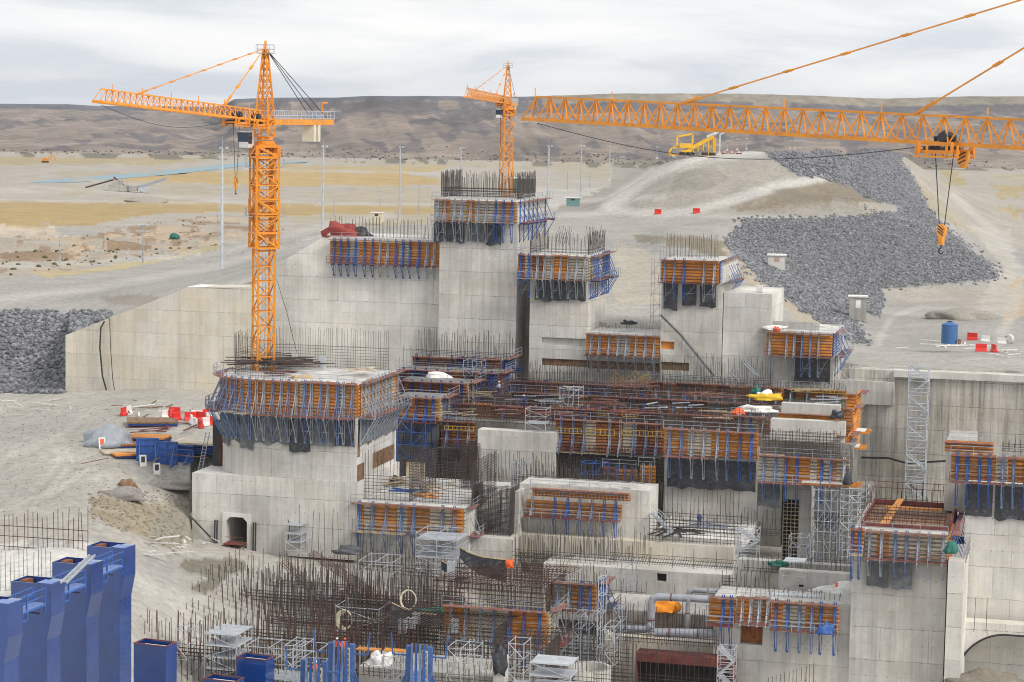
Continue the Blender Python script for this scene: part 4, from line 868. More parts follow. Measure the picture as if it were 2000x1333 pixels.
    for s in (-1, 1):
        for i in range(17): p = cs_+(ce-cs_)*i/16+sd_*s*.95+Vector((0,0,.3)); k.bar(p, p+Vector((0,0,1.15)), .07)
        for h in (.5, .85, 1.45): k.bar(cs_+sd_*s*.95+Vector((0,0,h)), ce+sd_*s*.95+Vector((0,0,h)), .06)
    k.obj('guard_rail', GW, cj)
    k = MB(); 
    for f in (.66, .8): p = cs_+(ce-cs_)*f; k.box(p.x-.8, p.x+.8, p.y-.65, p.y+.65, p.z+.35, p.z+1.25)
    k.obj('winch_housing', GS, cj)
    k = MB()
    for i in range(2): p = cs_+(ce-cs_)*(.68+.07*i); X_ = hd*.48; Y2 = sd_*.9; k.bar(p+Vector((0,0,-2.6)), p+Vector((0,0,-.2)), .85, 1.7, up=sd_)
    k.obj('counterweight', CREAM, cj)
    k = MB(); p = cs_+(ce-cs_)*.9; k.bar(p, p+Vector((0,0,2.7)), .22); k.bar(p+Vector((0,0,2.6)), p+Vector((0,0,2.6))-hd*1.5, .2); k.obj('service_davit', OR, cj)
    # tie bars
    for f in ties:
        k = MB(); a = ap-Vector((0,0,.5))+hd*.3; b_ = tp(f); d = b_-a; nn = 3 if f < .5 else 8
        k.bar(a, b_, .1); 
        for i in range(1, nn): p = a+d*(i/nn); u_ = d.normalized(); k.bar(p-u_*.4, p+u_*.4, .38, .14)
        k.bar(b_, b_-d.normalized()*2.2, .28, .2); k.obj('tie_bar', OR, o)
    k = MB()
    for f, s in ((.93, -.7), (.93, .7), (.72, 0)): a = ap-Vector((0,0,.5))-hd*.2; b_ = cs_+(ce-cs_)*f+sd_*s+Vector((0,0,.3)); k.bar(a, b_, .07)
    k.obj('pendant_bar', DK, o)
    # cab
    cp = Vector((0,0,jz-3.4))+hd*1.9; side = -1 if sd_.x > 0 else 1; cp += sd_*side*1.7
    k = MB(); k.add([tuple(cp+hd*x+sd_*y+Vector((0,0,z))) for x, y, z in [(-.9,-.7,0),(.7,-.7,0),(.7,.7,0),(-.9,.7,0),(-.9,-.7,2.1),(1.,-.7,2.1),(1.,.7,2.1),(-.9,.7,2.1)]], [(0,3,2,1),(4,5,6,7),(0,1,5,4),(1,2,6,5),(2,3,7,6),(3,0,4,7)]); cb = k.obj('cab', WHT, o)
    k = MB(); k.add([tuple(cp+hd*x+sd_*y+Vector((0,0,z))) for x, y, z in [(.72,-.72,.5),(.72,.72,.5),(1.,.72,1.95),(1.,-.72,1.95),(-.2,-.72,.5),(-.2,-.72,1.95),(-.2,.72,.5),(-.2,.72,1.95)]]+[tuple(cp+hd*x+sd_*y+Vector((0,0,z))) for x, y, z in [(.76,-.75,.5),(.76,.75,.5),(1.04,.75,1.95),(1.04,-.75,1.95)]], [(8,9,10,11),(4,8,11,5),(6,7,10,9)]); k.obj('cab_window', GLASS, cb)
    # trolleys, ropes, hooks
    for f, hl in trolleys:
        c = st+(T-st)*f; k = MB()
        for q_ in (-1.5, 1.5):
            k.bar(c+hd*q_-sd_*1.05+Vector((0,0,-.5)), c+hd*q_+sd_*1.05+Vector((0,0,-.5)), .2)
            for s in (-1, 1): k.bar(c+hd*q_+sd_*s*1.05+Vector((0,0,-.75)), c+hd*q_+sd_*s*1.05+Vector((0,0,.15)), .2)
        for s in (-1, 1): k.bar(c-hd*2.0+sd_*s*.85+Vector((0,0,-.6)), c+hd*2.0+sd_*s*.85+Vector((0,0,-.6)), .2, .26)
        tr = k.obj('trolley', ORD, o)
        k = MB(); k.bar(c-hd*.2-sd_*.6+Vector((0,0,.45)), c-hd*.2+sd_*.6+Vector((0,0,.45)), .8, n=10); k.bar(c-hd*.9+Vector((0,0,.35)), c+hd*.9+Vector((0,0,.35)), .4, n=8); k.blob(c+hd*.1+Vector((0,0,.5)), .55, (1,1,.8), 3, 1, .2); k.obj('hoist_motor', DK, tr); k = MB()
        for q_ in (-.6, 1.1): k.bar(c+hd*q_-sd_*.8+Vector((0,0,-.45)), c+hd*q_+sd_*.8+Vector((0,0,-.45)), .55, n=10)
        k.obj('rope_drum', DK, tr); k = MB()
        for q_ in (-1.9, -.9, .9, 1.9):
            for s in (-1, 1): k.bar(c+hd*q_+sd_*s*.9+Vector((0,0,-1.05)), c+hd*q_+sd_*s*.9+Vector((0,0,-.1)), .16)
        k.bar(c-hd*2+sd_*.9+Vector((0,0,-.95)), c+hd*2+sd_*.9+Vector((0,0,-.95)), .12); k.bar(c-hd*2-sd_*.9+Vector((0,0,-.95)), c+hd*2-sd_*.9+Vector((0,0,-.95)), .12); k.obj('maintenance_frame', OR, tr)
        if hl:
            h = c+Vector((0,0,-hl)); k = MB()
            for s in (-.85, .85): k.bar(c+hd*s+Vector((0,0,-.6)), h+hd*s*.28+Vector((0,0,.8)), .06)
            k.obj('hoist_rope', DK, o)
            k = MB(); a_, b2 = hd, sd_
            def ex(k, pts, t_):
                m_ = len(pts); k.add([tuple(h+(hd*x+Vector((0,0,z))+sd_*(s*t_))*.58) for s in (-1, 1) for x, z in pts], [tuple(range(m_)), tuple(range(m_, 2*m_))[::-1]]+[((i+1) % m_, i, m_+i, m_+(i+1) % m_) for i in range(m_)])
            ex(k, [(-.3,-1.1),(.3,-1.1),(.34,-.1),(.62,.35),(.66,1.),(.35,1.5),(-.35,1.5),(-.66,1.),(-.62,.35),(-.34,-.1)], .22)
            hk = k.obj('hook_block', OR, o); k = MB()
            for z in (.15, .5, .85): ex(k, [(-.48,z),(-.28,z-.08),(.5,z+.42),(.42,z+.55)], .23)
            k.obj('warning_stripe', DK, hk); k = MB()
            pts = [h+Vector((0,0,-.6)), h+Vector((0,0,-.85))]+[h+Vector((0,0,-1.08))+hd*math.sin(t_)*.21+Vector((0,0,math.cos(t_)*.21)) for t_ in (.3,1.2,2.,2.8,3.6,4.3)]; k.path(pts, .11); k.obj('hook', DK, hk)
    # slack electrical cable under the jib
    k = MB(); pts = []
    a, b_ = st+(T-st)*.98, st+(T-st)*(trolleys[0][0]+.03 if trolleys else .3)
    for i in range(17): f = i/16; pts.append(a+(b_-a)*f+Vector((0,0,-math.sin(math.pi*f)*min(1.9, (a-b_).length*.035+.5)-.3)))
    k.path(pts, .07, 3); k.obj('festoon_cable', DK, o)
    return o
b1 = Bv(514, 706, 186.5); b1.z = pz1; Y1 = b1.y/K
crane('tall orange tower crane standing on the round pier at left', b1, math.radians(24), dict(slew=zon(b1,283), cage0=zon(b1,484), cage1=zon(b1,300), jib=zon(b1,237), apex=zon(b1,88)), P(190, 199, 171), 1.45, 1.35, 0, 'tower cranes', ties=(.25, .78), trolleys=((.17, 8.2), (.045, 0)), bays=30, counter=19.5, mw=2.2)
b2 = P(987, 428, 371); b2.z = -17.6*K
crane('small distant orange tower crane behind the tallest pier', b2, math.radians(24), dict(slew=zon(b2,212), cage0=0, cage1=0, jib=zon(b2,203), apex=zon(b2,124)), P(911, 190, 322), 1.9, 1.7, 0, 'tower cranes', cage=False, ties=(.3, .8), trolleys=((.16, 11),), bays=28, counter=15, mw=2.35)
p3a, p3b = P(1030, 233, 135), P(2000, 289.5, 108); d3 = p3b-p3a
f3 = 1.235; m3 = p3a+d3*f3; b3 = Vector((m3.x, m3.y, -42*K))
crane('huge orange crane jib crossing the sky from the right edge', b3, .4, dict(slew=m3.z-5, cage0=0, cage1=0, jib=m3.z, apex=m3.z+14), p3a, 1.98, 1.98, 0, 'tower cranes', cage=False, lac=.115, ties=(.33, .705), trolleys=((.285, 6.7),), bays=33, counter=18, mw=2.3)
cr3 = [q for q in bpy.data.objects if q.name.startswith('tower_crane')][-1]; c = P(1882, 303, 110.6)-b3; hd = Vector((d3.x, d3.y, 0)).normalized(); sd_ = Vector((-hd.y, hd.x, 0)); k = MB()
def ex2(k, pts, t_): m_ = len(pts); k.add([tuple(c+hd*x+Vector((0,0,z))+sd_*(s*t_)) for s in (-1, 1) for x, z in pts], [tuple(range(m_)), tuple(range(m_, 2*m_))[::-1]]+[((i+1) % m_, i, m_+i, m_+(i+1) % m_) for i in range(m_)])
ex2(k, [(-.2,-.95),(.2,-.95),(.5,-.3),(.45,.3),(-.45,.3),(-.5,-.3)], .15); k.obj('spare_hook_block', OR, cr3); k = MB()
for z in (-.55, -.25, .02): ex2(k, [(-.38,z-.06),(-.28,z-.12),(.32,z+.16),(.25,z+.24)], .16)
k.obj('warning_stripe', DK, cr3)
# ================================================================ REBAR
def rebar(label, x0, x1, yt, yb, v, sp=.35, hs=.4, hfrac=.5, mat=None, wd=.03, jit=.25, lean=.0, layers=1, gap=.5, xm=None, name='rebar_mat', group='rebar mats', slope=0., ragged=.12, side=None):
    mat = mat or RBG; wd *= 1.65; ym = (yt+yb)/2; xm = xm or (x0+x1)/2; u0 = uz(x0, ym, v)[0]; u1 = uz(x1, ym, v)[0]; z1 = uz(xm, yt, v)[1]; z0 = uz(xm, yb, v)[1]
    L = u1-u0; H = z1-z0; segs = []; ws = []
    legs = [((0,0), (1,0), L)]
    if side: legs += [((L,0), (0,1), side*K), ((0,0), (0,1), side*K)]
    for (ox, oy), (ddx, ddy), LL in legs:
        for l in range(layers):
            yy = l*gap; n = max(2, int(LL/sp))
            for i in range(n+1):
                x = LL*i/n+rnd.uniform(-jit, jit)*sp*.5; h = H*(1-slope*(1-i/n))*(1-abs(rnd.gauss(0, ragged))) if ragged else H
                dx_ = rnd.gauss(0, .02)*h+lean*h; px_, py_ = ox+ddx*x-ddy*yy*0, oy+ddy*x+yy*(1 if ddx else 0)
                segs.append(((px_, py_, 0), (px_+dx_*abs(ddx), py_+dx_*abs(ddy)+rnd.gauss(0, .012)*h, h)))
            nh = int(H*hfrac/hs)
            for j in range(nh):
                z = hs*(j+.6); segs.append(((ox, oy+yy*(1 if ddx else 0), z), (ox+ddx*LL, oy+ddy*LL+yy*(1 if ddx else 0), z+rnd.uniform(-.03, .03))))
    o = bars_obj(name, segs, wd, mat, loc=W(u0, v*K, z0), rz=-AZ); return tag(o, label, 'rebar', group)
# crown of the round pier
def crown():
    pts = rounded(PV+1.2, pu0+1.2, pu1-.8, pdep-2, pr-1., 10); pts = pts[1:]; fr = [p for p in pts]; fr.append((uz(560, 745, PV)[0], (PV+1.2)*K))
    segs = []; 
    for a, b_ in zip(fr, fr[1:]):
        L = math.hypot(b_[0]-a[0], b_[1]-a[1]); n = max(1, int(L/.34))
        for i in range(n):
            f = (i+rnd.uniform(-.1,.1))/n; x, y = a[0]+(b_[0]-a[0])*f, a[1]+(b_[1]-a[1])*f; h = 5.3+rnd.uniform(-.25, .2); segs.append(((x, y, 0), (x+rnd.gauss(0,.08), y, h)))
        for j in range(8): segs.append(((a[0], a[1], .3+j*.38), (b_[0], b_[1], .3+j*.38)))
    segs = np.array(segs)-np.array([pu0, PV*K, 0]); o = bars_obj('rebar_ring', segs, .034, RBG, loc=W(pu0, PV*K, pz1), rz=-AZ); tag(o, 'ring of upright rebar round the deck of the crane pier', 'rebar', 'rebar mats')
crown()
rebar('row of starter bars above the long form run on the dam wall', 648, 858, 424, 466, 229.6, .55, .5, .12, layers=2, gap=1.6, ragged=.2)
rebar('dense rebar crown on the tallest pier', 862, 1010, 334, 388, 229, .42, .4, .42, layers=3, gap=2.2, ragged=.2, side=8, wd=.034)
rebar('straight rebar rows above the middle pier collar', 1036, 1150, 452, 497, 227.5, .55, .45, .35, layers=2, gap=2., ragged=.2, side=8)
rebar('leaning bundle of rebar above the middle pier', 1085, 1110, 440, 480, 230, .3, .5, 0, lean=.2, ragged=.15)
rebar('second leaning bundle of rebar at the edge of the middle pier', 1150, 1180, 441, 488, 230, .25, .5, 0, lean=-.1, ragged=.1)
rebar('evenly spaced starter bars above the right pier', 1303, 1398, 457, 505, 227.5, .55, .45, .15, layers=2, gap=2.4, ragged=.05)
rebar('crown of rebar over the uppermost blue form block', 806, 1000, 645, 699, 221, .4, .45, .25, layers=2, gap=2., ragged=.25)
rebar('tangled rebar left of the uppermost blue form block', 780, 1000, 670, 740, 216.5, .6, .5, .3, ragged=.3)
rebar('long row of starter bars at the foot of the middle pier', 1030, 1290, 710, 752, 223.5, .38, .5, .3, layers=2, gap=1.5, ragged=.12)
rebar('long row of starter bars at the foot of the right pier', 1290, 1505, 692, 752, 222.8, .5, .6, .3, layers=2, gap=2., ragged=.3)
rebar('first rebar row across the back of the central deck', 960, 1650, 733, 772, 218.5, .4, .5, .35, mat=RBM, layers=2, gap=1.2, ragged=.15)
rebar('second rebar row across the central deck', 920, 1520, 750, 792, 213, .42, .45, .4, mat=RBR, layers=2, gap=1.2, ragged=.15)
rebar('third rebar row across the central deck', 880, 1500, 768, 812, 208, .4, .45, .35, mat=RBM, layers=2, gap=1.2, ragged=.15)
rebar('fourth rebar row across the central deck', 870, 1490, 785, 830, 203.5, .4, .45, .4, mat=RBR, layers=2, gap=1.0, ragged=.18)
rebar('front rebar row along the lip of the central deck', 866, 1480, 800, 838, 200.2, .4, .36, .8, mat=RBM, ragged=.15)
rebar('rebar mesh curtain hanging beside the lowest blue block', 780, 862, 872, 942, 198, .42, .42, 1, layers=2, gap=1., ragged=0, wd=.036)
rebar('dense dark rebar wall left of the central chamber', 862, 932, 862, 945, 198, .28, .6, 1, mat=RBM, layers=3, gap=.6, ragged=.05)
rebar('thick rebar column cage rising from the slab block', 898, 932, 865, 972, 190, .25, .35, 1, mat=RBM, layers=3, gap=.8, ragged=.1)
rebar('starter bars standing in front of the central chamber wall', 932, 1085, 878, 948, 196.2, .48, .5, .1, ragged=.12)
rebar('dark rebar screen in the bay right of the chamber wall', 1085, 1300, 872, 948, 198.4, .32, .55, .9, layers=2, gap=.8, ragged=.05, mat=RBM)
rebar('rebar mesh on the right of the trough', 1488, 1640, 838, 888, 195.6, .42, .42, 1, mat=RBM, layers=2, gap=.8, ragged=.1)
rebar('rebar screen standing on the slab block left half', 697, 800, 872, 986, 181.6, .5, .42, .55, ragged=.08)
rebar('rebar screen standing on the slab block right half', 800, 922, 900, 990, 181.8, .42, .36, 1, ragged=.05, side=8)
rebar('rebar column cage left of the bracketed wall end', 922, 996, 952, 1092, 182.5, .28, .3, 1, layers=3, gap=.9, ragged=.03, mat=RBG, side=3)
rebar('starter bars in front of the wall under the long beam', 1000, 1268, 1020, 1112, 183.4, .42, .6, .12, layers=2, gap=1., ragged=.3)
rebar('rebar screen round the sunken recess', 1268, 1448, 1008, 1062, 184.8, .42, .42, .9, layers=2, gap=5, ragged=.12)
rebar('tall thin bars before the broad pale wall', 1290, 1450, 936, 1030, 193.5, .55, .6, 0, ragged=.25)
rebar('row of short bent bars on the long ledge', 1190, 1432, 1088, 1110, 182.3, .3, .4, .9, ragged=.1, mat=RBG, lean=.35)
rebar('posts and wires along the long ledge', 1190, 1440, 1070, 1110, 181.4, 2.6, .9, .9, ragged=.02, mat=RBM)
rebar('row of bent bars at the left end of the ledge', 1000, 1115, 1078, 1094, 182.5, .26, .25, .9, mat=RBM, lean=.5)
rebar('thin upright bars in front of the square opening wall', 1000, 1250, 1110, 1260, 177.5, .55, .5, .15, ragged=.25)
rebar('sparse tall bars right of the square opening', 1250, 1430, 1120, 1200, 177.8, 2., .5, 0, ragged=.3)
rebar('rebar mesh left of the square opening', 1165, 1260, 1130, 1210, 176, .55, .4, .8, ragged=.1)
rebar('row of upright bars in front of the grey pipes', 1170, 1400, 1168, 1262, 169.2, .5, .6, .05, ragged=.2)
rebar('tall bar screen in front of the dark doorway', 1180, 1440, 1255, 1400, 161, .5, .42, .6, ragged=.06, mat=RBM)
rebar('rebar mesh at the side of the narrow lane', 1410, 1480, 1090, 1180, 180, .45, .4, .6, ragged=.25, mat=RBM)
rebar('bars rising over the basin front wall', 1440, 1640, 1145, 1180, 166.5, .5, .5, .2, ragged=.3)
rebar('fan of bars growing taller to the right at the bottom', 1500, 1590, 1292, 1350, 163, .42, .5, .0, slope=.6, ragged=.02)
rebar('rusty bars with red cross bars over the white base slab', -60, 172, 975, 1082, 160, .6, 1.2, .62, mat=RBR, ragged=.12, slope=.4, wd=.045)
rebar('grey bars standing on the white base slab', -60, 100, 1062, 1180, 146, .5, 1., .2, ragged=.06, slope=.1)
rebar('upright bars on the top of the far right pier', 1958, 2110, 866, 890, 173, .6, .5, .9, ragged=.05, layers=2, gap=2.)
rebar('rebar mat inside the open steel box on the right pier', 1690, 1845, 998, 1030, 168, .5, .4, .9, mat=RBM, layers=3, gap=2., ragged=.1)
rebar('upright bars by the foot of the stair tower', 1690, 1860, 955, 985, 178, 1.4, .8, .5, ragged=.3)
rebar('light bar stubs beside the round hood', 1880, 1925, 1165, 1235, 168.9, 2.4, .5, 0, ragged=.03)
rebar('upright bars against the plinth right of the tunnel', 585, 800, 985, 1085, 179, .8, .5, 0, ragged=.4)
rebar('bars standing before the core walls at far left of the deck', 935, 1090, 1110, 1200, 172, .45, .45, .6, mat=RBM, ragged=.1)
for a_ in [('grey rebar tangle in front of the slab block wall', 700, 900, 1060, 1135, 178, RBG),('grey rebar curtain left of the large curved shutter', 770, 900, 1085, 1200, 172, RBM),('dense grey mesh before the wall right of the slab block', 905, 1060, 1092, 1135, 178.5, RBG),('tall thin bars right of the big rust cage', 1060, 1180, 1095, 1320, 165.5, RBG),('mesh curtain under the small formwork', 1075, 1230, 1185, 1330, 162.5, RBG),('bars standing over the lower black curved shutter', 690, 880, 1115, 1210, 164, RBM),('bars around the bottom form towers', 690, 960, 1255, 1400, 153, RBM),('mesh left of the bottom form towers', 560, 650, 1240, 1400, 152, RBG),('bars before the shaft ring', 1110, 1240, 1235, 1380, 153.5, RBG),('mesh along the trench pipe', 1195, 1400, 1205, 1262, 163.8, RBG),('starter bars along the low ledge wall', 1000, 1200, 1040, 1110, 181, RBG),('mesh in the dark bay beneath the central deck', 860, 930, 890, 975, 193, RBG),('curtain of bars over the chamber wall foot', 1000, 1260, 905, 955, 189.5, RBG),('rust mesh on the second blue form block', 900, 980, 715, 790, 211, RBM),('rebar rows over the front deck lip on the right', 1290, 1500, 806, 845, 197.5, RBG)]:
    rebar(a_[0], *a_[1:6], .5, .45, .45, mat=a_[6], layers=2, gap=1.6, ragged=.25)
# the rebar field in the pit: stepped rows, one object each
rows = [(430,700,1078,1150,177.5),(395,820,1105,1190,174),(365,900,1140,1225,170.5),(345,700,1170,1262,166.5),(320,640,1200,1300,162.5),(290,600,1238,1330,158.5),(262,520,1262,1360,154.5),(640,900,1175,1262,165),(600,800,1210,1320,160.5),(560,760,1245,1380,156),(430,700,1270,1400,151.5),(255,420,1200,1290,165),(470,760,1120,1205,0),(520,860,1155,1240,0),(480,800,1215,1315,0),(640,900,1125,1195,0)]
for i, (x0, x1, yt, yb, v) in enumerate(rows):
    wh = ['behind the puddle by the tunnel','second behind the puddle','across the middle of the pit','on the left middle of the pit','left of the coiled hose','over the left scaffold stack','nearest the small blue box','right of the rebar hollow','under the coiled hose','beside the bottom blue forms','in front of the scaffold decks','on the curved edge of the pale pit floor','right of the puddle below the sloping mats','between the sloping mats and the hose','in the thick of the pit','left of the red cage'][i]
    v = G((x0+x1)/2, yb).dot(V)/K-.5
    rebar('field of upright rusty starter bars '+wh, x0, x1, yt-8, yb, v, rnd.uniform(.55, .85), .42, .28 if i % 2 else .12, mat=(RBM, RBG, RBR)[i % 3], layers=3, gap=1.5, ragged=.33, wd=.042, slope=.25 if i < 7 else 0, name='starter_bars', group='starter bars in the pit')
# ramps of diagonal bars in the pit
for i, (a, b_) in enumerate([((250,1290),(470,1130)),((300,1330),(520,1150)),((545,1100),(700,1260)),((600,1085),(760,1190))]):
    pa, pb = Bv(a[0], a[1], 158 if i < 2 else 172), Bv(b_[0], b_[1], 172 if i < 2 else 160); segs = []
    for j in range(9): o_ = V*(j*.35)+Vector((0,0,rnd.uniform(-.1,.1))); segs.append((pa+o_, pb+o_))
    for j in range(40): f = j/40; q_ = pa+(pb-pa)*f; segs.append((q_, q_+V*3)); segs.append((q_, q_+Vector((0,0,rnd.uniform(1,2.6)))))
    segs = np.array(segs)-np.array(pa); o = bars_obj('rebar_ramp', segs, .035, RBR, loc=pa)
    tag(o, 'sloping rebar mat '+['climbing left of the pit','climbing beside the pale pit floor','falling right into the pit','running down behind the pit'][i], 'rebar', 'rebar mats')
# red rebar cages with inclined top bars
def cage(label, x0, x1, yt, yb, v, dep, mat):
    u0 = uz(x0, yt, v)[0]; u1 = uz(x1, yt, v)[0]; z1 = uz((x0+x1)/2, yt, v)[1]; z0 = uz((x0+x1)/2, yb, v)[1]; L = u1-u0; H = z1-z0; D = dep*K; s = []
    for i in range(int(L/.46)): x = i*.46; s += [((x,0,0),(x,0,H)), ((x,D,0),(x,D,H)), ((x,0,H),(x+2.6,D,H+.5))]
    for j in range(int(H/.6)+1): z = j*.6; s += [((0,0,z),(L,0,z)), ((0,D,z),(L,D,z)), ((L,0,z),(L,D,z))]
    for j in range(5): s += [((0,D*j/4,H),(L+.4*j,D*j/4,H+.12*j))]
    for j in range(int(D/.4)): s.append(((L,j*.4,0),(L,j*.4,H)))
    tag(bars_obj('rebar_cage', s, .065, mat, loc=W(u0, v*K, z0), rz=-AZ), label, 'rebar', 'rebar cages')
cage('large rust red rebar cage in front of the black curved shutter', 846, 1066, 1141, 1192, 166, 7, RBR)
cage('second rusty rebar cage with slanted bars near the bottom', 720, 965, 1222, 1333, 156, 5, RBM)
cage('dark rebar cage at the right end of the pit', 985, 1070, 1255, 1345, 154, 4, RBM)
# ================================================================ SCAFFOLDS
def scaffold(label, x0, x1, yt, yb, v, dep, lift=2., stairs=False, decks=(), mat=None, bays=1, wd=.06, name='scaffold_tower', cat='scaffold', braces=True, group='scaffold towers'):
    mat = mat or GW; ym = (yt+yb)/2; u0 = uz(x0, ym, v)[0]; u1 = uz(x1, ym, v)[0]; z1 = uz((x0+x1)/2, yt, v)[1]; z0 = uz((x0+x1)/2, yb, v)[1]; L = u1-u0; H = z1-z0
    r = thing(name, label, cat, W(u0, v*K, z0), -AZ, group); n = max(1, round(H/lift)); lf = H/n; s = []
    for i in range(bays+1):
        for y in (0, dep): s.append(((L*i/bays, y, 0), (L*i/bays, y, H+.2)))
    for q_ in s: bars_obj('standard', [q_], wd*1.15, mat, r, n=4)
    s = []
    for j in range(n+1):
        z = j*lf
        s = []
        for h in ((0,) if not stairs else (0, lf*.5, lf*.25)):
            if z+h > H+.01: continue
            for y in (0, dep): s.append(((0, y, z+h), (L, y, z+h)))
            for i in range(bays+1): s.append(((L*i/bays, 0, z+h), (L*i/bays, dep, z+h)))
        if s: bars_obj('ledger', s, wd, mat, r, n=4)
    if braces:
        s = []
        for j in range(n):
            i = j % bays; s.append(((L*i/bays, 0, j*lf), (L*(i+1)/bays, 0, (j+1)*lf)) if j % 2 else ((L*(i+1)/bays, 0, j*lf), (L*i/bays, 0, (j+1)*lf)))
        bars_obj('brace', s, wd*.8, mat, r, n=4)
    if stairs:
        for j in range(n):
            k = MB(); a, b_ = (.15, L-.15) if j % 2 else (L-.15, .15)
            for y in (dep*.3, dep*.75): k.bar((a, y, j*lf), (b_, y, (j+1)*lf), .06, .24)
            m_ = 7
            for i in range(m_): f = (i+.5)/m_; x = a+(b_-a)*f; k.box(x-.12, x+.12, dep*.3, dep*.75, j*lf+lf*f-.02, j*lf+lf*f+.02)
            k.obj('stair_flight', mat, r)
    dz = range(1, n+1) if decks == 'all' else decks
    for j in dz:
        k = MB(); k.box(.02, L-.02, .05, dep-.05, j*lf+.04, j*lf+.1); k.obj('deck', GW, r)
    return r
scaffold('tall white stair tower against the long streaky wall', 1771, 1809, 716, 975, 222.3, 2.8, 2.1, True, (1,), wd=.1)
scaffold('thin white scaffold beside the low block formwork', 1638, 1660, 632, 742, 223.4, 2., 1.5, wd=.05)
scaffold('grey scaffold bay under the plywood landing', 1584, 1634, 958, 1120, 191, 5, 1.3, bays=4, wd=.1, mat=GS)
scaffold('grey scaffold bay against the shadowed wall', 1640, 1690, 955, 1115, 191.5, 4, .9, bays=3, wd=.09)
scaffold('white stacked scaffold with many decks near the small blue box', 400, 462, 1240, 1400, 150, 4.5, 1.3, decks='all', wd=.09)
scaffold('low grey scaffold frame beside the white deck stack', 478, 618, 1268, 1420, 149, 4, 1.6, bays=3, decks=(3,), wd=.07)
scaffold('white scaffold crowded against the slab block corner', 812, 892, 1044, 1125, 173.5, 5, .75, bays=2, decks=(3,6), wd=.07)
scaffold('white stair scaffold at the right end of the ledge', 1436, 1478, 1036, 1108, 182, 2.6, 1.5, True, wd=.06)
scaffold('open white scaffold frame among the rebar', 700, 765, 1098, 1185, 170.5, 5, 1.3, bays=2, wd=.065)
scaffold('white guard frame behind the coiled hose', 655, 740, 1188, 1260, 161, 4.5, 1.2, wd=.07)
scaffold('small white deck scaffold at the bottom middle', 1034, 1113, 1298, 1420, 147.5, 3.5, 1.25, decks='all', wd=.09)
scaffold('narrow scaffold mast between forms and pipes', 1166, 1176, 1130, 1400, 160.5, 1.6, 1.8, wd=.07)
scaffold('grey scaffold right of the scaffold mast', 1180, 1200, 1225, 1300, 160, 3, 1.6, wd=.07)
scaffold('grey scaffold with braces under the small formwork', 1075, 1165, 1190, 1290, 166.5, 4, 1.7, bays=3, wd=.06)
scaffold('white ladder scaffold in front of the dark doorway', 1400, 1432, 1268, 1400, 159.5, 2., 1.4, True, wd=.06)
scaffold('grey scaffold standing left of the right pier', 1272, 1289, 470, 640, 227, 2.4, 1.6, wd=.045, mat=GS)
scaffold('thin scaffold left of the tallest pier collar', 842, 856, 385, 440, 226, 2.4, 1.6, wd=.045, mat=GS)
scaffold('thin scaffold between blue box and rebar field', 343, 366, 1232, 1400, 150, 3.5, 1.6, wd=.07)
scaffold('low scaffold table against the plinth', 558, 588, 1044, 1076, 178.5, 2, 1., wd=.07, decks=(1, 2, 3))
scaffold('grey scaffold inside the basin', 1528, 1570, 1126, 1180, 170.5, 2.5, 1.5, wd=.06, decks=(3,))
scaffold('blue shoring frame in the dark bay', 1135, 1180, 906, 948, 196.8, 2.5, 1.4, wd=.1, mat=BL, bays=2)
scaffold('white guard frame standing on the central deck', 1092, 1130, 760, 795, 208, 3, 1.2, wd=.06, bays=2)
scaffold('small white guard cage over the chamber wall', 1026, 1066, 800, 842, 198.6, 2.5, 1., wd=.06, decks=(1,))
scaffold('grey shoring tower in front of the lowest blue block', 775, 830, 820, 945, 200, 3, 1.8, wd=.1, mat=BL, bays=2)
for a_ in [('white scaffold frame left of the left blue form tower',556,590,1262,1400,147,3.5,1.3),('grey scaffold frame between the two blue form towers',748,788,1284,1400,147.5,3,1.2),('white scaffold frame right of the right blue form tower',872,925,1268,1400,150,3.5,1.3),('tall grey scaffold left of the small white deck scaffold',992,1022,1258,1400,152,3,1.5),('grey scaffold standing before the shaft ring',1118,1150,1205,1300,162,3,1.4),('thin grey scaffold before the square opening wall',1205,1235,1098,1190,176,2.5,1.5),('grey scaffold at the left end of the pipe trench',1198,1215,1190,1262,163.5,2.5,1.3),('grey scaffold before the chamber wall foot',1000,1030,905,950,190.5,2.5,1.5),('thin grey scaffold under the pale formwork',1540,1575,1050,1112,186,2.5,1.3),('grey scaffold on the second blue form block',905,940,706,735,213.5,2.5,1.3),('white scaffold frame at the edge of the rebar field',610,650,1160,1215,167,3.5,1.3)]:
    scaffold(a_[0], *a_[1:7], a_[7], bays=2 if a_[2]-a_[1] > 30 else 1, wd=.065, mat=GW if 'white' in a_[0] else GS, decks=(2,) if a_[4] > 1300 else ())
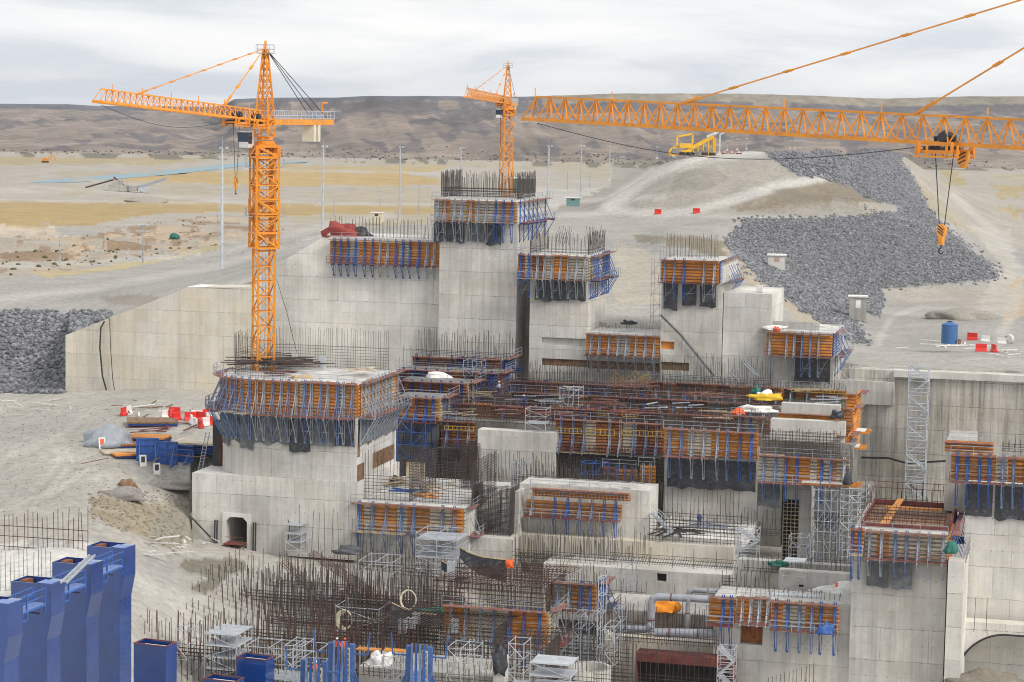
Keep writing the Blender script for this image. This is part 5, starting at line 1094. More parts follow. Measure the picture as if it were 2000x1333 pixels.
for a_ in [('dark mesh over the wall between the slab block and the ledge', 700, 1000, 1100, 1190, 178.5, RBG),('rebar tangle over the ledge wall left end', 1000, 1180, 1095, 1150, 177, RBM),('rust bars before the low dark wall behind the pipes', 1175, 1395, 1180, 1240, 168.5, RBR),('mesh over the central bay floor', 935, 1290, 925, 950, 191, RBM),('bars crowding the pale foundation block', 700, 960, 1285, 1333, 149.5, RBG),('rebar stubs along the basin edge', 1450, 1660, 1085, 1125, 177, RBG),('starter bars along the top of the wall with the long orange beam',1040,1265,915,945,190,RBG),('starter bars on the low wall between two piers',1150,1288,632,652,230,RBG),('bars over the top of the ledge wall left part',1000,1190,1030,1062,187,RBM),('bars in the lane right of the square opening wall',1425,1500,1112,1172,176,RBM),('bars along the top of the long lower front wall',1400,1640,1150,1176,168,RBG),('bars in front of the shadowed scaffold wall',1585,1695,1050,1112,189,RBG),('tall bars behind the heavy right pier',1690,1850,940,1000,176,RBG),('mesh hanging in front of the dark block below the trough',1485,1660,866,895,194.2,RBM),('vertical bars left of the ladder opening',1450,1524,990,1050,192,RBG)]:
    rebar(a_[0], *a_[1:6], .55, .5, .3, mat=a_[6], layers=2, gap=1.5, ragged=.3)
# diagonal stairs down into the recess
for lab, a, b_, va, vb in [('upper flight of steel stairs going down to the recess',(1232,958),(1268,1000),187,187),('lower flight of steel stairs going down into the recess',(1272,1003),(1312,1042),185.2,185.2)]:
    pa, pb = Bv(*a, va), Bv(*b_, vb); k = MB(); 
    for s in (0, 1.1): k.bar(pa+V*s, pb+V*s, .1, .3)
    for s in (0, 1.1): k.bar(pa+V*s+Vector((0,0,1.)), pb+V*s+Vector((0,0,1.)), .06)
    for i in range(14): f = i/14; q_ = pa+(pb-pa)*f; k.bar(q_, q_+V*1.1, .26, .05)
    for i in range(5): f = i/4; q_ = pa+(pb-pa)*f; k.bar(q_, q_+Vector((0,0,1.)), .05)
    k.v = [tuple(Vector(x)-pa) for x in k.v]; tag(k.obj('steel_stairs', GW, loc=pa), lab, 'stairs', 'steel stairs')
# ================================================================ BLUE STEEL PIERS (lower left)
def blue_pier(lab, xr, yt, Yf, wtop=70, first=False):
    """nose right edge xr, top row yt at distance Yf"""
    p = P(xr, yt, Yf); v = p.dot(V); u1 = p.dot(U); s = 1.0
    Hh = 26; o = thing('steel_pier', lab, 'steel pier', W(u1, v, p.z-Hh), -AZ+math.radians(-4), 'row of blue steel piers')
    k = MB()
    # nose: vertical plate box which widens towards the top (side profile in y,z), extruded in x
    k = MB(); k.prism([(-1.0, 0), (-.38, 0), (-.38, Hh-4.4), (0, Hh-2.5), (0, Hh), (-1.0, Hh)], -.0, 2.1)
    k.obj('nose_box', BLP, o)
    k = MB(); k.box(-5.4, -.99, .02, 1.9, 0, Hh-2.4); k.obj('web_panel', BLP, o)
    k = MB(); x0, x1, y0, y1, z0, z1 = -3.5, -1.0, 0.02, 2.4, Hh-2.3, Hh-.02; t_ = .08
    k.box(x0, x1, y0, y0+t_, z0, z1); k.box(x0, x1, y1-t_, y1, z0, z1); k.box(x0, x0+t_, y0+t_, y1-t_, z0, z1); k.box(x0+t_, x1, y0+t_, y1-t_, z0, z0+.06); k.obj('head_box', BLP, o)
    k = MB(); k.box(x0+.2, x0+.75, y0+.9, y1-.3, z1-.7, z1-.1); k.obj('rusty_stiffener', paint('rust', (.26,.09,.04), .5, .9), o)
    k = MB(); k.box(-1.3, -.08, .1, 1.4, Hh+.004, Hh+.03); k.obj('top_plate', paint('pale_blue_paint', (.16,.24,.5), .2, .45), o)
    return o
for i, (lab, xr, yt, Yf) in enumerate([('farthest blue steel pier of the row, with the flared head nearest the puddle',242,1072,128),('second blue steel pier of the row, under the top end of the ladder',177,1104,122),('third blue steel pier of the row, under the foot of the ladder',100,1142,116),('nearest blue steel pier of the row, cut by the left edge',16,1181,110),]):
    blue_pier(lab, xr, yt, Yf)
    if i < 3:
        nx_, ny_, nY = [(177,1104,122),(100,1142,116),(16,1181,110)][i]
        a = P(nx_+19, ny_+30, nY+.9)-U*1.75; a.z = P(nx_+22, ny_+4, nY).z-1.2; L = 5.6
        k = MB(); k.box(0, 1.0, 0, L, -.12, 0); d0 = k.obj('catwalk', paint('pale_blue_paint', (.16,.24,.5)), loc=a, rz=-AZ-.05); tag(d0, 'blue catwalk '+['between the farthest and second piers','between the second and third piers','between the third and nearest piers'][i], 'catwalk', 'catwalks between the blue piers')
        r = MB()
        for xx in (.0, .97):
            for y in (0, L/2, L): r.bar((xx, y, -.8 if xx > .5 else 0), (xx, y, 1.15), .11)
            for h in (.55, 1.12): r.bar((xx, 0, h), (xx, L, h), .07)
        r.bar((.97, 0, -.75), (.97, L*.5, -.75), .12); r.bar((.97, 0, -.14), (.97, L, -.14), .14); r.obj('guard_rail', BL, d0)
# ladder lying between heads
pa, pb = P(125, 1138, 113.), P(180, 1085, 121.5); k = MB(); dd = pb-pa; sdv = dd.cross(Vector((0,0,1))).normalized()*.45
for s in (-.5, .5): k.bar(sdv*s, dd+sdv*s, .09, .16)
for i in range(22): f = (i+.5)/22; k.bar(dd*f-sdv*.5, dd*f+sdv*.5, .06)
tag(k.obj('ladder', GW, loc=pa), 'aluminium ladder leaning between two blue pier heads', 'ladder')
def small_box(lab, x0, x1, y, v, H=20):
    a, z = uz(x0, y, v); b_, _ = uz(x1, y, v); k = MB(); L = b_-a; D = 2.0; k.box(0, L, 0, .08, -H, 0); k.box(L-.08, L, .08, D-.08, -H, 0); k.box(0, .08, .08, D-.08, -H, 0); k.box(0, L, D-.08, D, -H, 0); k.box(.08, L-.08, .08, D-.08, -.8, -.7)
    o = k.obj('steel_box', BLP, loc=W(a, v*K, z), rz=-AZ-.12); tag(o, lab, 'steel box', 'open blue steel boxes'); 
    r = MB(); r.box(-.05, L+.05, -.05, .1, .004, .07); r.box(-.05, L+.05, D-.1, D+.05, .004, .07); r.box(-.05, .1, .1, D-.1, .004, .07); r.box(L-.1, L+.05, .1, D-.1, .004, .07); r.obj('rusty_rim', MR_, o)
    r = MB(); r.box(.5, L-.4, .5, 1.3, -.3, -.22); r.obj('plank', WHT, o)
small_box('small open blue steel box right of the row of blue piers', 261, 328, 1257, 128)
small_box('blue steel box under the white deck stack at the bottom edge', 397, 462, 1326, 143, 12)
small_box('flat blue steel box behind the low grey scaffold frame', 462, 522, 1284, 146, 12)
# ================================================================ LIGHT MASTS AND POLES
def mast(lab, x, yb, yt, Y, wd=.8, group='tall grey light masts'):
    p = P(x, yb, Y); z1 = zon(p, yt); h = z1-p.z; o = thing('light_mast', lab, 'light mast', p, 0, group); k = MB()
    k.cyl((0,0,0), wd/2, h, 10, wd*.26); k.obj('pole', GW if wd > .6 else GS, o); k = MB(); k.box(-wd, wd, -wd, wd, -.2, .5); k.obj('base', CL, o)
    k = MB(); k.bar((-wd*.6, 0, h-.3), (wd*1.6, 0, h-.3), wd*.3); k.bar((0, 0, h), (0, 0, h+2.4), .1); k.bar((wd*.8, 0, h-1.5), (wd*.8, 0, h-.3), .12); hd_ = k.obj('bracket', GS, o)
    for s in (-.3, 1.3): k = MB(); k.box(wd*s-.3, wd*s+.3, -.5, .1, h-.2, h+.35); k.obj('lamp', GW, hd_)
for x, yb, yt, Y, wd, wh in [(433,528,290,350,.85,'left of the tall crane, the nearest one'),(630,452,287,455,.8,'right of the tall crane mast'),(780,432,288,520,.75,'behind the blue and grey bracket formwork'),(899,400,290,560,.7,'left of the small distant crane'),(1070,405,286,520,.75,'first right of the small distant crane'),(1134,386,286,560,.72,'second right of the small distant crane'),(1190,352,287,640,.7,'third right of the small distant crane'),(1283,310,288,760,.6,'just left of the yellow machine')]:
    mast('tall grey light mast '+wh, x, yb, yt, Y, wd)
for x, yb, yt, Y, wh in [(1316,306,290,470,'left of the yellow machine'),(1420,294,276,600,'just right of the yellow machine'),(1440,293,273,640,'second right of the yellow machine'),(1458,292,272,660,'third right of the yellow machine'),(1543,290,276,760,'first of three on the far crest'),(1553,290,276,780,'middle of three on the far crest'),(1563,289,276,800,'last of three on the far crest')]:
    mast('short grey mast on the gravel crest '+wh, x, yb, yt, Y, .45, 'short masts along the crest')
def pole(lab, x, yb, yt, Y, arms=1):
    p = P(x, yb, Y); h = zon(p, yt)-p.z; o = thing('power_pole', lab, 'pole', p, 0, 'thin power poles'); k = MB(); k.cyl((0,0,0), .2, h, 6, .12); k.obj('pole', GS, o); k = MB()
    for i in range(arms): k.bar((-1.8, 0, h-.3-i*1.6), (1.8, 0, h-.3-i*1.6), .22)
    k.obj('crossarm', GW, o)
for x, yb, yt, Y, wh in [(117,536,458,360,'on the brown cut ground, at left'),(279,514,437,390,'on the brown cut ground, left of the near light mast'),(652,424,384,620,'in the grass right of the tall crane'),(742,404,370,680,'behind the small site hut'),(818,418,364,600,'left of the tallest pier'),(1108,372,335,800,'between the two light masts'),(1152,368,335,820,'right of the second light mast'),(425,470,415,420,'beside the near light mast')]:
    pole('thin power pole '+wh, x, yb, yt, Y, 2)
# ================================================================ HUTS, TANK, MARKERS
def hut(lab, x0, x1, yt, yb, Y, mat, roof=WHT, win=True, name='hut', cat='hut', dep=2.2, group='concrete instrument huts'):
    Y = G((x0+x1)/2, yb-2, 200).y/K-.6 if Y < 330 else Y
    p = P(x0, yb, Y); q_ = P(x1, yb, Y); L = (q_-p).length; h = zon(p, yt)-p.z; o = thing(name, lab, cat, p, -.12, group); k = MB(); k.box(0, L, 0, dep, -1., h-.25); wl = k.obj('wall', mat, o)
    k = MB(); k.box(-.25, L+.25, -.25, dep+.25, h-.25, h); k.obj('roof', roof, o)
    if win: k = MB(); k.box(L*.36, L*.66, -.04, 0, h*.52, h*.82); k.obj('door_panel', win, wl)
hut('pale concrete hut half sunk in the rock slope', 1500, 1533, 497, 527, 318, CL, WHT, paint('pink_panel', (.5,.36,.28), .2))
hut('dark concrete hut with a white panel at the foot of the rock slope', 1658, 1691, 578, 626, 262, CD, WHT, WHT)
hut('small white hut at the edge of the far rock slope', 1794, 1811, 415, 428, 560, CL, WHT, None)
hut('tiny white hut in the middle of the far rock slope', 1735, 1747, 377, 388, 640, CL, WHT, None)
hut('tiny white hut at the right border of the far rock slope', 1791, 1800, 360, 368, 800, CL, WHT, None)
hut('tiny white hut high on the far rock slope', 1753, 1762, 335, 341, 900, CL, WHT, None)
hut('green walled shed with a pale roof behind the tallest pier', 1000, 1040, 348, 373, 700, paint('shed_green', (.12,.17,.14), .2), WHT, DK, 'shed', 'shed', 14, 'site sheds')
hut('small white site hut in the dry grass', 724, 746, 415, 430, 600, CREAM, WHT, DK, 'shed', 'shed', 4, 'site sheds')
hut('low teal roofed lorry shelter on the gravel road', 1106, 1131, 386, 398, 560, paint('truck_teal', (.15,.28,.28), .2), WHT, DK, 'shed', 'shed', 4, 'site sheds')
p = P(1854, 671, 246); o = thing('water_tank', 'upright blue plastic water tank on the gravel yard', 'tank', p); k = MB(); k.cyl((0,0,0), 1.3, 3.1, 24); k.cyl((0,0,3.1), 1.3, .35, 24, .5); k.obj('shell', paint('tank_blue', (.05,.15,.36), .15, .4), o); k = MB()
for z in (.4, 1.2, 2., 2.8): k.cyl((0,0,z), 1.335, .1, 24)
k.obj('rib', paint('tank_blue', (.05,.15,.36)), o); k = MB(); k.cyl((0,0,3.45), .4, .15, 12); k.obj('lid', DK, o); k = MB(); k.box(1.2, 1.6, -1.4, -.8, 0, .8); k.obj('valve_box', TBD, o)
def jersey(lab, px, py, mat, s=1., rz=0, Y0=None, group='plastic barriers', L=1.4):
    p = G(px, py, Y0) ; k = MB(); h = 1.*s
    n = [(-.3*s,0),(.3*s,0),(.22*s,.25*s),(.1*s,.4*s),(.1*s,h),(-.1*s,h),(-.1*s,.4*s),(-.22*s,.25*s)]
    vs = [(x, y, z) for y in (-L*s/2, L*s/2) for x, z in n]; m_ = len(n); k.add(vs, [tuple(range(m_)), tuple(range(m_, 2*m_))[::-1]]+[((i+1) % m_, i, m_+i, m_+(i+1) % m_) for i in range(m_)])
    o = k.obj('barrier', mat, loc=p+Vector((0,0,.02)), rz=rz); tag(o, lab, 'barrier', group); return o
for px, py, mt_, wh in [(1899,665,RED,'right of the blue tank'),(1916,687,RED,'in front of the pale debris'),(1941,688,RED,'right of the other red one in the front'),(1285,419,RED,'left one below the gravel ramp'),(1360,417,RED,'right one below the gravel ramp')]:
    jersey(('red' )+' plastic barrier block '+wh, px, py, mt_, 1.25, rnd.uniform(0, 3) if px > 1800 else 1.3, 200)
for px, py, mt_, wh in [(1925,668,WHT,'behind the red ones near the tank'),(1957,672,WHT,'upright near the pipe ring')]: jersey('white plastic barrier block '+wh, px, py, mt_, 1., 1.2, 200)
YB = [(243,812,RED,'alone at the foot of the wing wall'),(251,810,WHT,'beside the lone red one at the wing wall'),(325,818,WHT,'at the left end of the barrier heap'),(335,816,RED,'behind the left end of the barrier heap'),(344,822,RED,'at the front of the left barrier heap'),(341,812,RED,'topping the left barrier heap'),(372,822,RED,'left end of the right heap'),(384,818,WHT,'second of the right heap'),(393,822,RED,'third of the right heap'),(402,816,RED,'rear of the right heap'),(410,822,WHT,'near the steel column'),(381,834,WHT,'front left of the right heap'),(391,836,RED,'front middle of the right heap'),(402,832,WHT,'front right of the right heap'),(411,830,RED,'closest to the steel column'),(374,828,WHT,'low at the left of the right heap')]
for i, (px, py, mt_, wh) in enumerate(YB): jersey(('red' if mt_ is RED else 'white')+' plastic road barrier '+wh, px, py, mt_, 1.2, rnd.uniform(0, 3.1), 180, 'heap of road barriers')
# pipe rings, pipes and debris near the tank
p = G(1968, 672, 200); k = MB()
for i in range(20):
    a, b_ = 2*math.pi*i/20, 2*math.pi*(i+1)/20; k.add([(0,math.cos(a)*.75,math.sin(a)*.75+.75),(0,math.cos(b_)*.75,math.sin(b_)*.75+.75),(1.4,math.cos(b_)*.75,math.sin(b_)*.75+.75),(1.4,math.cos(a)*.75,math.sin(a)*.75+.75),(0,math.cos(a)*.6,math.sin(a)*.6+.75),(0,math.cos(b_)*.6,math.sin(b_)*.6+.75),(1.4,math.cos(b_)*.6,math.sin(b_)*.6+.75),(1.4,math.cos(a)*.6,math.sin(a)*.6+.75)], [(0,1,2,3),(4,7,6,5),(0,4,5,1),(3,2,6,7)])
tag(k.obj('pipe_section', CL, loc=p, rz=1.1), 'short concrete pipe section lying right of the blue tank', 'pipe')
def litter(lab, px, py, n, r, mat, Y0=180, name='debris', cat='debris', L=(1, 4), h=.25, group='debris'):
    p = G(px, py, Y0); k = MB()
    for i in range(n):
        a = rnd.uniform(0, 3.14); l = rnd.uniform(*L)/2; c = Vector((rnd.gauss(0, r), rnd.gauss(0, r*1.2), rnd.uniform(.05, h))); k.bar(c-Vector((math.cos(a)*l, math.sin(a)*l, -.05)), c+Vector((math.cos(a)*l, math.sin(a)*l, rnd.uniform(0, .2))), rnd.uniform(.08, .3), .1)
    o = k.obj(name, mat, loc=p); tag(o, lab, cat, group, 'stuff')
litter('white pipes and scraps strewn around the blue tank', 1860, 678, 16, 3, WHT, L=(2, 6)); litter('pale scraps lying right of the red barriers', 1965, 690, 10, 3, WHT)
litter('dark timber scraps at the foot of the steel column', 425, 932, 26, 2.2, GS, 160); litter('wooden offcuts at the foot of the wing wall', 330, 806, 14, 4, TBD); litter('broken slabs and pipes at the left foot of the wing wall', 110, 786, 14, 5, CL, L=(1, 7))
litter('rusty beams lying in front of the yard panels', 310, 836, 8, 2.2, MR_, L=(3, 7)); litter('timber and steel lengths scattered among the yard panels', 330, 874, 18, 4, TBD, L=(2, 6)); litter('broken concrete rubble left of the tunnel plinth', 320, 1066, 26, 3, CL, 140, h=1.)
litter('white scraps by the barriers below the wing wall', 290, 810, 9, 4, WHT)
# panel stacks and upright blue panels in the yard
def stack(lab, px, py, L, D, n, top, edge, rz=0, Y0=170, group='stacks of form panels'):
    p = G(px, py, Y0)+Vector((0,0,.05)); o = thing('panel_stack', lab, 'panels', p, rz, group)
    for i in range(n):
        k = MB(); jx, jy = rnd.uniform(-.25, .25), rnd.uniform(-.2, .2); k.box(-L/2+jx, L/2+jx, -D/2+jy, D/2+jy, i*.3, i*.3+.24); k.obj('panel', top if i == n-1 else edge, o)
stack('tallest stack of form panels beside the steel column', 394, 888, 7, 4.5, 5, TP, BLD, -.2); stack('stack of form panels with orange top in the yard', 288, 864, 5.5, 3.4, 3, TI, BLD, -.15); stack('single brown form panel behind the blue frames', 278, 874, 5, 3, 2, TR, BLD, .1)
stack('flat dark panel heap below the barriers', 296, 829, 7, 5, 2, TBD, BLD, .15); stack('plywood sheets left of the upright blue panels', 240, 884, 5.5, 3, 1, TP, TP, .4); stack('ochre form panel tilted before the blue panels', 254, 894, 4.5, 2.5, 2, TI, BLD, .5)
def uppan(lab, px, py, rz, h=3.2, w_=3., tilt=.1):
    p = G(px, py, 165); o = thing('blue_shutter', lab, 'form panel', p, rz, 'upright blue form panels'); k = MB(); k.box(-w_/2, w_/2, -.06, .06, .1, h); k.obj('plate', BL, o); k = MB()
    for z in (.3, 1.3, 2.3, h-.1): k.box(-w_/2, w_/2, -.22, -.06, z-.08, z+.08)
    for x in (-w_/2+.1, 0, w_/2-.1): k.box(x-.06, x+.06, -.2, -.06, .1, h)
    k.obj('rib', BL, o); k = MB()
    for x in (-w_*.35, w_*.35): k.bar((x, -2.6, .1), (x, -.1, h*.8), .14); k.bar((x, -2.6, .1), (x, 0, .1), .14)
    k.obj('prop', BL, o)
uppan('left upright blue form panel with props in the yard', 288, 903, .15); uppan('right upright blue form panel with props in the yard', 326, 909, -.1); uppan('low blue form panel leaning at the right end of the pair', 358, 904, -.25, 1.8, 3.)
uppan('blue form panel seen edge on behind the upright pair', 305, 894, -.3, 2.4, 2)
def mound(lab, px, py, L, D, h, mat, Y0=160, name='tarp_mound', cat='mound', seed=1, rough=.5, group=None, sink=.3):
    p = G(px, py, Y0); k = MB(); k.blob((0,0,0), 1, (L/2, D/2, h), seed, 3, rough); k.v = [(x, y, max(z, -sink)) for x, y, z in k.v]; o = k.obj(name, mat, loc=p, smooth=True); return tag(o, lab, cat, group)
mound('grey tarpaulin draped over a heap in the open yard', 210, 868, 7.5, 5.5, 2.3, paint('pale_tarp', (.34,.37,.41), .25, .5), seed=4)
mound('conical pile of gravel behind the blue tank', 1872, 622, 12, 9, 1.6, paint('gravel_pile', (.36,.33,.28), .3, .95, 0, 3, bump=.5), name='gravel_pile', cat='gravel pile', seed=6); mound('small stone heap in the yard below the blue panels', 240, 972, 6, 3, 1.1, paint('stone_pile', (.3,.28,.26), .3, .95, 0, 3, bump=.8), name='stone_pile', cat='stone pile', seed=8)
mound('little brown earth heap in the yard', 246, 952, 2.6, 2, 1., TBD, name='earth_heap', cat='earth', seed=9); mound('low grey spoil heap before the tunnel plinth', 322, 950, 8, 4, .9, paint('stone_pile', (.3,.28,.26)), name='spoil_heap', cat='earth', seed=10)
mound('teal sheet heap on the brown cut ground', 340, 466, 3.4, 3, 1.5, TEAL, 300, name='sheet_heap', seed=11)
mound('gravel heap beside the crushing plant', 285, 394, 20, 12, 2, paint('gravel_pile', (.36,.33,.28)), 400, name='gravel_pile', cat='gravel pile', seed=12)
mound('pile of rubble below the arch hood at lower right', 1930, 1326, 9, 5, 1.5, paint('stone_pile2', (.24,.21,.17), .3, .95, 0, 2, bump=.8), 100, name='rubble_pile', cat='rubble', seed=13).location = Bv(1925, 1336, 165)
# warning signs in the yard
for px, py, wh in [(199,877,'left, beside the grey tarpaulin'),(279,911,'right, in front of the blue panels'),(306,928,'alone in the open yard')]:
    p = G(px, py, 160); o = thing('sandwich_sign', 'small white folding sign '+wh, 'sign', p, .3, 'folding signs'); k = MB(); k.add([(-.45,-.4,0),(.45,-.4,0),(.45,0,1.5),(-.45,0,1.5),(-.45,-.36,0),(.45,-.36,0),(.45,.04,1.5),(-.45,.04,1.5)], [(0,1,2,3),(7,6,5,4),(0,4,5,1),(3,2,6,7),(0,3,7,4),(1,5,6,2)]); k.obj('board', WHT, o); k = MB(); k.add([(-.25,-.3,.55),(.25,-.3,.55),(.25,-.08,1.3),(-.25,-.08,1.3)], [(0,1,2,3)]); k.obj('symbol', DK if px > 250 else ORC, o)
# rusty steel column beside the round pier with ladder
a, z = uz(415, 928, 184); b_, _ = uz(424, 928, 184); z1 = uz(420, 820, 184)[1]; k = MB(); k.box(0, .95, 0, .1, 0, z1-z); k.box(.85, .95, .1, .8, 0, z1-z); k.box(0, .1, .1, .8, 0, z1-z)
o = k.obj('steel_column', DK, loc=W(a, 184*K, z), rz=-AZ); tag(o, 'dark steel channel column standing at the round pier nose', 'column'); k = MB(); k.box(.955, 1.1, 0, .7, 0, z1-z); k.obj('rusty_flange', MR_, o)
k = MB(); 
for s in (0, .5): k.bar((s, 0, 0), (s+.9, .6, 5.6), .09)
for i in range(14): f = (i+.5)/14; k.bar((.9*f, .6*f, 5.6*f), (.5+.9*f, .6*f, 5.6*f), .06)
tag(k.obj('ladder', GS, loc=W(a-1.6, 183.2*K, z), rz=-AZ), 'steel ladder leaning on the dark steel column', 'ladder')
# hoses down the wing wall and cable on the streaky wall
for lab, pts, v, wd in [('thick black hose hanging down the wing wall', [(204,628),(197,640),(195,680),(200,735),(210,770),(222,788),(232,792)], 227.6, .26),('thin dark hose beside the thick one on the wing wall',[(214,622),(216,680),(220,740),(228,788)],227.7,.12),('dark cable looped along the long streaky wall',[(1682,894),(1735,895),(1770,905),(1845,901),(1900,905)],225.3,.3),('diagonal pipe lying down the face of the right pier',[(1290,615),(1330,655),(1395,735)],225.2,.34),('hose running down the front of the plinth left of the tunnel',[(375,1012),(435,1075)],179.6,.22),('hose curling below the plinth lamp',[(562,1015),(566,1025),(562,1060)],179.5,.12),('thin cable hanging beside the tall crane mast',[(540,545),(560,610),(580,690)],228,.08)]:
    q_ = [Bv(x, y, v) for x, y in pts]; k = MB(); k.path([p_-q_[0] for p_ in q_], wd, 6); tag(k.obj('hose' if 'hose' in lab else 'cable' if 'cable' in lab else 'pipe', DK if v != 225.2 else TARG, loc=q_[0]), lab, 'hose' if 'hose' in lab else 'cable' if 'cable' in lab else 'pipe')
for i, (x0, y0, x1, y1) in enumerate([(1450,708,1478,735),(1456,708,1484,737),(1425,728,1445,745)]):
    pa, pb = Bv(x0, y0, 223), Bv(x1, y1, 221); k = MB(); k.bar((0,0,0), pb-pa, .14); tag(k.obj('leaning_pipe', GS, loc=pa), 'leaning steel pipe '+['first of the pair','second of the pair','single one left of the pair'][i]+' over the rear deck forms', 'pipe', 'leaning pipes')
# ================================================================ GREY PIPES
def pipe(lab, pts, v, r, mat=PIPE, bands=True):
    q_ = [Bv(x, y, v+(dv[0] if dv else 0)) for x, y, *dv in pts]; k = MB(); k.path([p_-q_[0] for p_ in q_], r*2, 14)
    for p_ in q_[1:-1]: k.blob(p_-q_[0], r*1.0, seed=0, sub=2, rough=0)
    o = k.obj('pipe', mat, loc=q_[0], smooth=False); tag(o, lab, 'pipe', 'grey pipework')
    if bands:
        k = MB()
        for a, b_ in zip(q_, q_[1:]):
            L = (b_-a).length; n = int(L/3.2); d = (b_-a).normalized()
            for i in range(n): c = a+d*(3.2*(i+.5))-q_[0]; k.bar(c-d*.06, c+d*.06, r*2.25, n=14)
        k.obj('band', MR_, o)
pipe('big grey pipe rising and bending over to the right forms', [(1272,1238),(1272,1178),(1276,1169),(1284,1166),(1385,1171)], 167, .42)
pipe('thinner upper grey pipe bending behind the big one', [(1344,1165),(1347,1156),(1356,1153),(1480,1160),(1590,1166)], 169, .3)
pipe('thin vertical grey pipe between the two horizontal runs', [(1344,1170),(1342,1235)], 166.5, .26)
pipe('horizontal grey pipe with red bands in the trench', [(1280,1236),(1395,1238)], 164.5, .5); pipe('left part of the trench pipe behind the rebar', [(1195,1228),(1262,1230),(1272,1222)], 165.5, .42)
pipe('white topped pipe lying on the basin front wall', [(1508,1162),(1560,1164),(1600,1168)], 167, .3, GW)
# ================================================================ LOW CENTRE: black curved shutters, ring, blocks
def shutter(lab, pts, yh, v0, dv, mat=TARP):
    k = MB(); n = len(pts); top = [Bv(x, y, v0+dv*i/(n-1)) for i, (x, y) in enumerate(pts)]; o_ = top[0]
    vs = []
    for p_, h in zip(top, yh): q_ = p_-o_; vs += [(q_.x, q_.y, q_.z), (q_.x, q_.y, q_.z-h), (q_.x+V.x*.15, q_.y+V.y*.15, q_.z), (q_.x+V.x*.15, q_.y+V.y*.15, q_.z-h)]
    fs = []
    for i in range(n-1): a = i*4; b2 = a+4; fs += [(a, a+1, b2+1, b2), (a+2, b2+2, b2+3, a+3), (a, b2, b2+2, a+2), (a+1, a+3, b2+3, b2+1)]
    fs += [(0, 2, 3, 1), (4*n-4, 4*n-3, 4*n-1, 4*n-2)]; k.add(vs, fs); o = k.obj('curved_shutter', mat, loc=o_); tag(o, lab, 'shutter', 'black curved shutters')
    k = MB(); k.path([p_-o_+Vector((0,0,.04)) for p_ in top], .14, 4); k.obj('edge_board', WD, o)
shutter('large black curved shutter above the red rebar cage', [(898,1070),(915,1080),(940,1088),(970,1092),(990,1094)], [1.2,1.7,2.2,2.5,2.8], 170, 3)
shutter('lower black curved shutter holding green rags', [(765,1178),(790,1190),(820,1198),(850,1201),(876,1200)], [2.6,2.,1.5,1.2,1.2], 160, 3)
shutter('short black curved plate left of the large curved shutter', [(862,1096),(872,1102),(880,1106)], [1.,1.,.8], 171, 1)
k = MB(); pc = Bv(1150, 1302, 156); n = 28
for i in range(n):
    a, b_ = math.pi*2*i/n, math.pi*2*(i+1)/n; R1, R2 = 2.4, 2.0
    k.add([(math.cos(t_)*r_, math.sin(t_)*r_, z) for z in (0, -8) for r_, t_ in ((R1,a),(R1,b_),(R2,b_),(R2,a))], [(0,1,2,3),(0,4,5,1),(3,2,6,7)])
tag(k.obj('shaft_ring', CL, loc=pc), 'round concrete shaft mouth near the bottom edge', 'shaft')
k = MB(); k.blob((0,0,-.5), 1, (.6,.3,1.9), 3, 3, .9); tag(k.obj('draped_cloth', TARP, loc=Bv(975, 1292, 149.8), smooth=True), 'black cloth draped over the slim wall stub', 'cloth')
def ring(lab, px, py, v, r, mat=CREAM, n=5):
    c = Bv(px, py, v); k = MB()
    for j in range(n):
        rr = r*(1-.05*j); th = rnd.uniform(-.2, .2); pts = [Vector((math.cos(t_)*rr*.8+.06*j, rnd.uniform(-.05,.05)+j*.05, math.sin(t_)*rr+th*.1)) for t_ in np.linspace(0, 2*math.pi, 19)]; k.path(pts, .12, 5)
    tag(k.obj('hose_coil', mat, loc=c), lab, 'hose', 'coiled hoses')
ring('coiled cream hose hanging on the white guard frame', 671, 1211, 160.5, 1.15); ring('coiled pale hose hanging in the rebar column cage', 925, 1051, 181.5, .95, CREAM, 3); ring('looped cream hose over the lower curved shutter', 797, 1172, 161, 1.1, CREAM, 2)
for lab, px, py, v, h in [('grey steel stub post on the left of the slanted bars',785,1210,158.5,1.6),('grey steel stub post second from the left on the slanted bars',802,1207,159,1.2),('grey steel stub post behind the lower curved shutter end',812,1197,161,1.3),('grey steel stub post before the formwork below the cage',888,1207,159.5,1.7),('thin grey steel post left of the large curved shutter',880,1097,169,2.),('white steel post upright on the pier deck',628,694,190,1.9)]:
    p = Bv(px, py, v); k = MB(); k.box(-.4, .4, -.1, .1, -h, .0); k.box(-.4, -.3, .1, .6, -h, 0); k.box(.3, .4, .1, .6, -h, 0); tag(k.obj('steel_post', GW, loc=p, rz=-AZ), lab, 'post', 'grey steel stub posts')
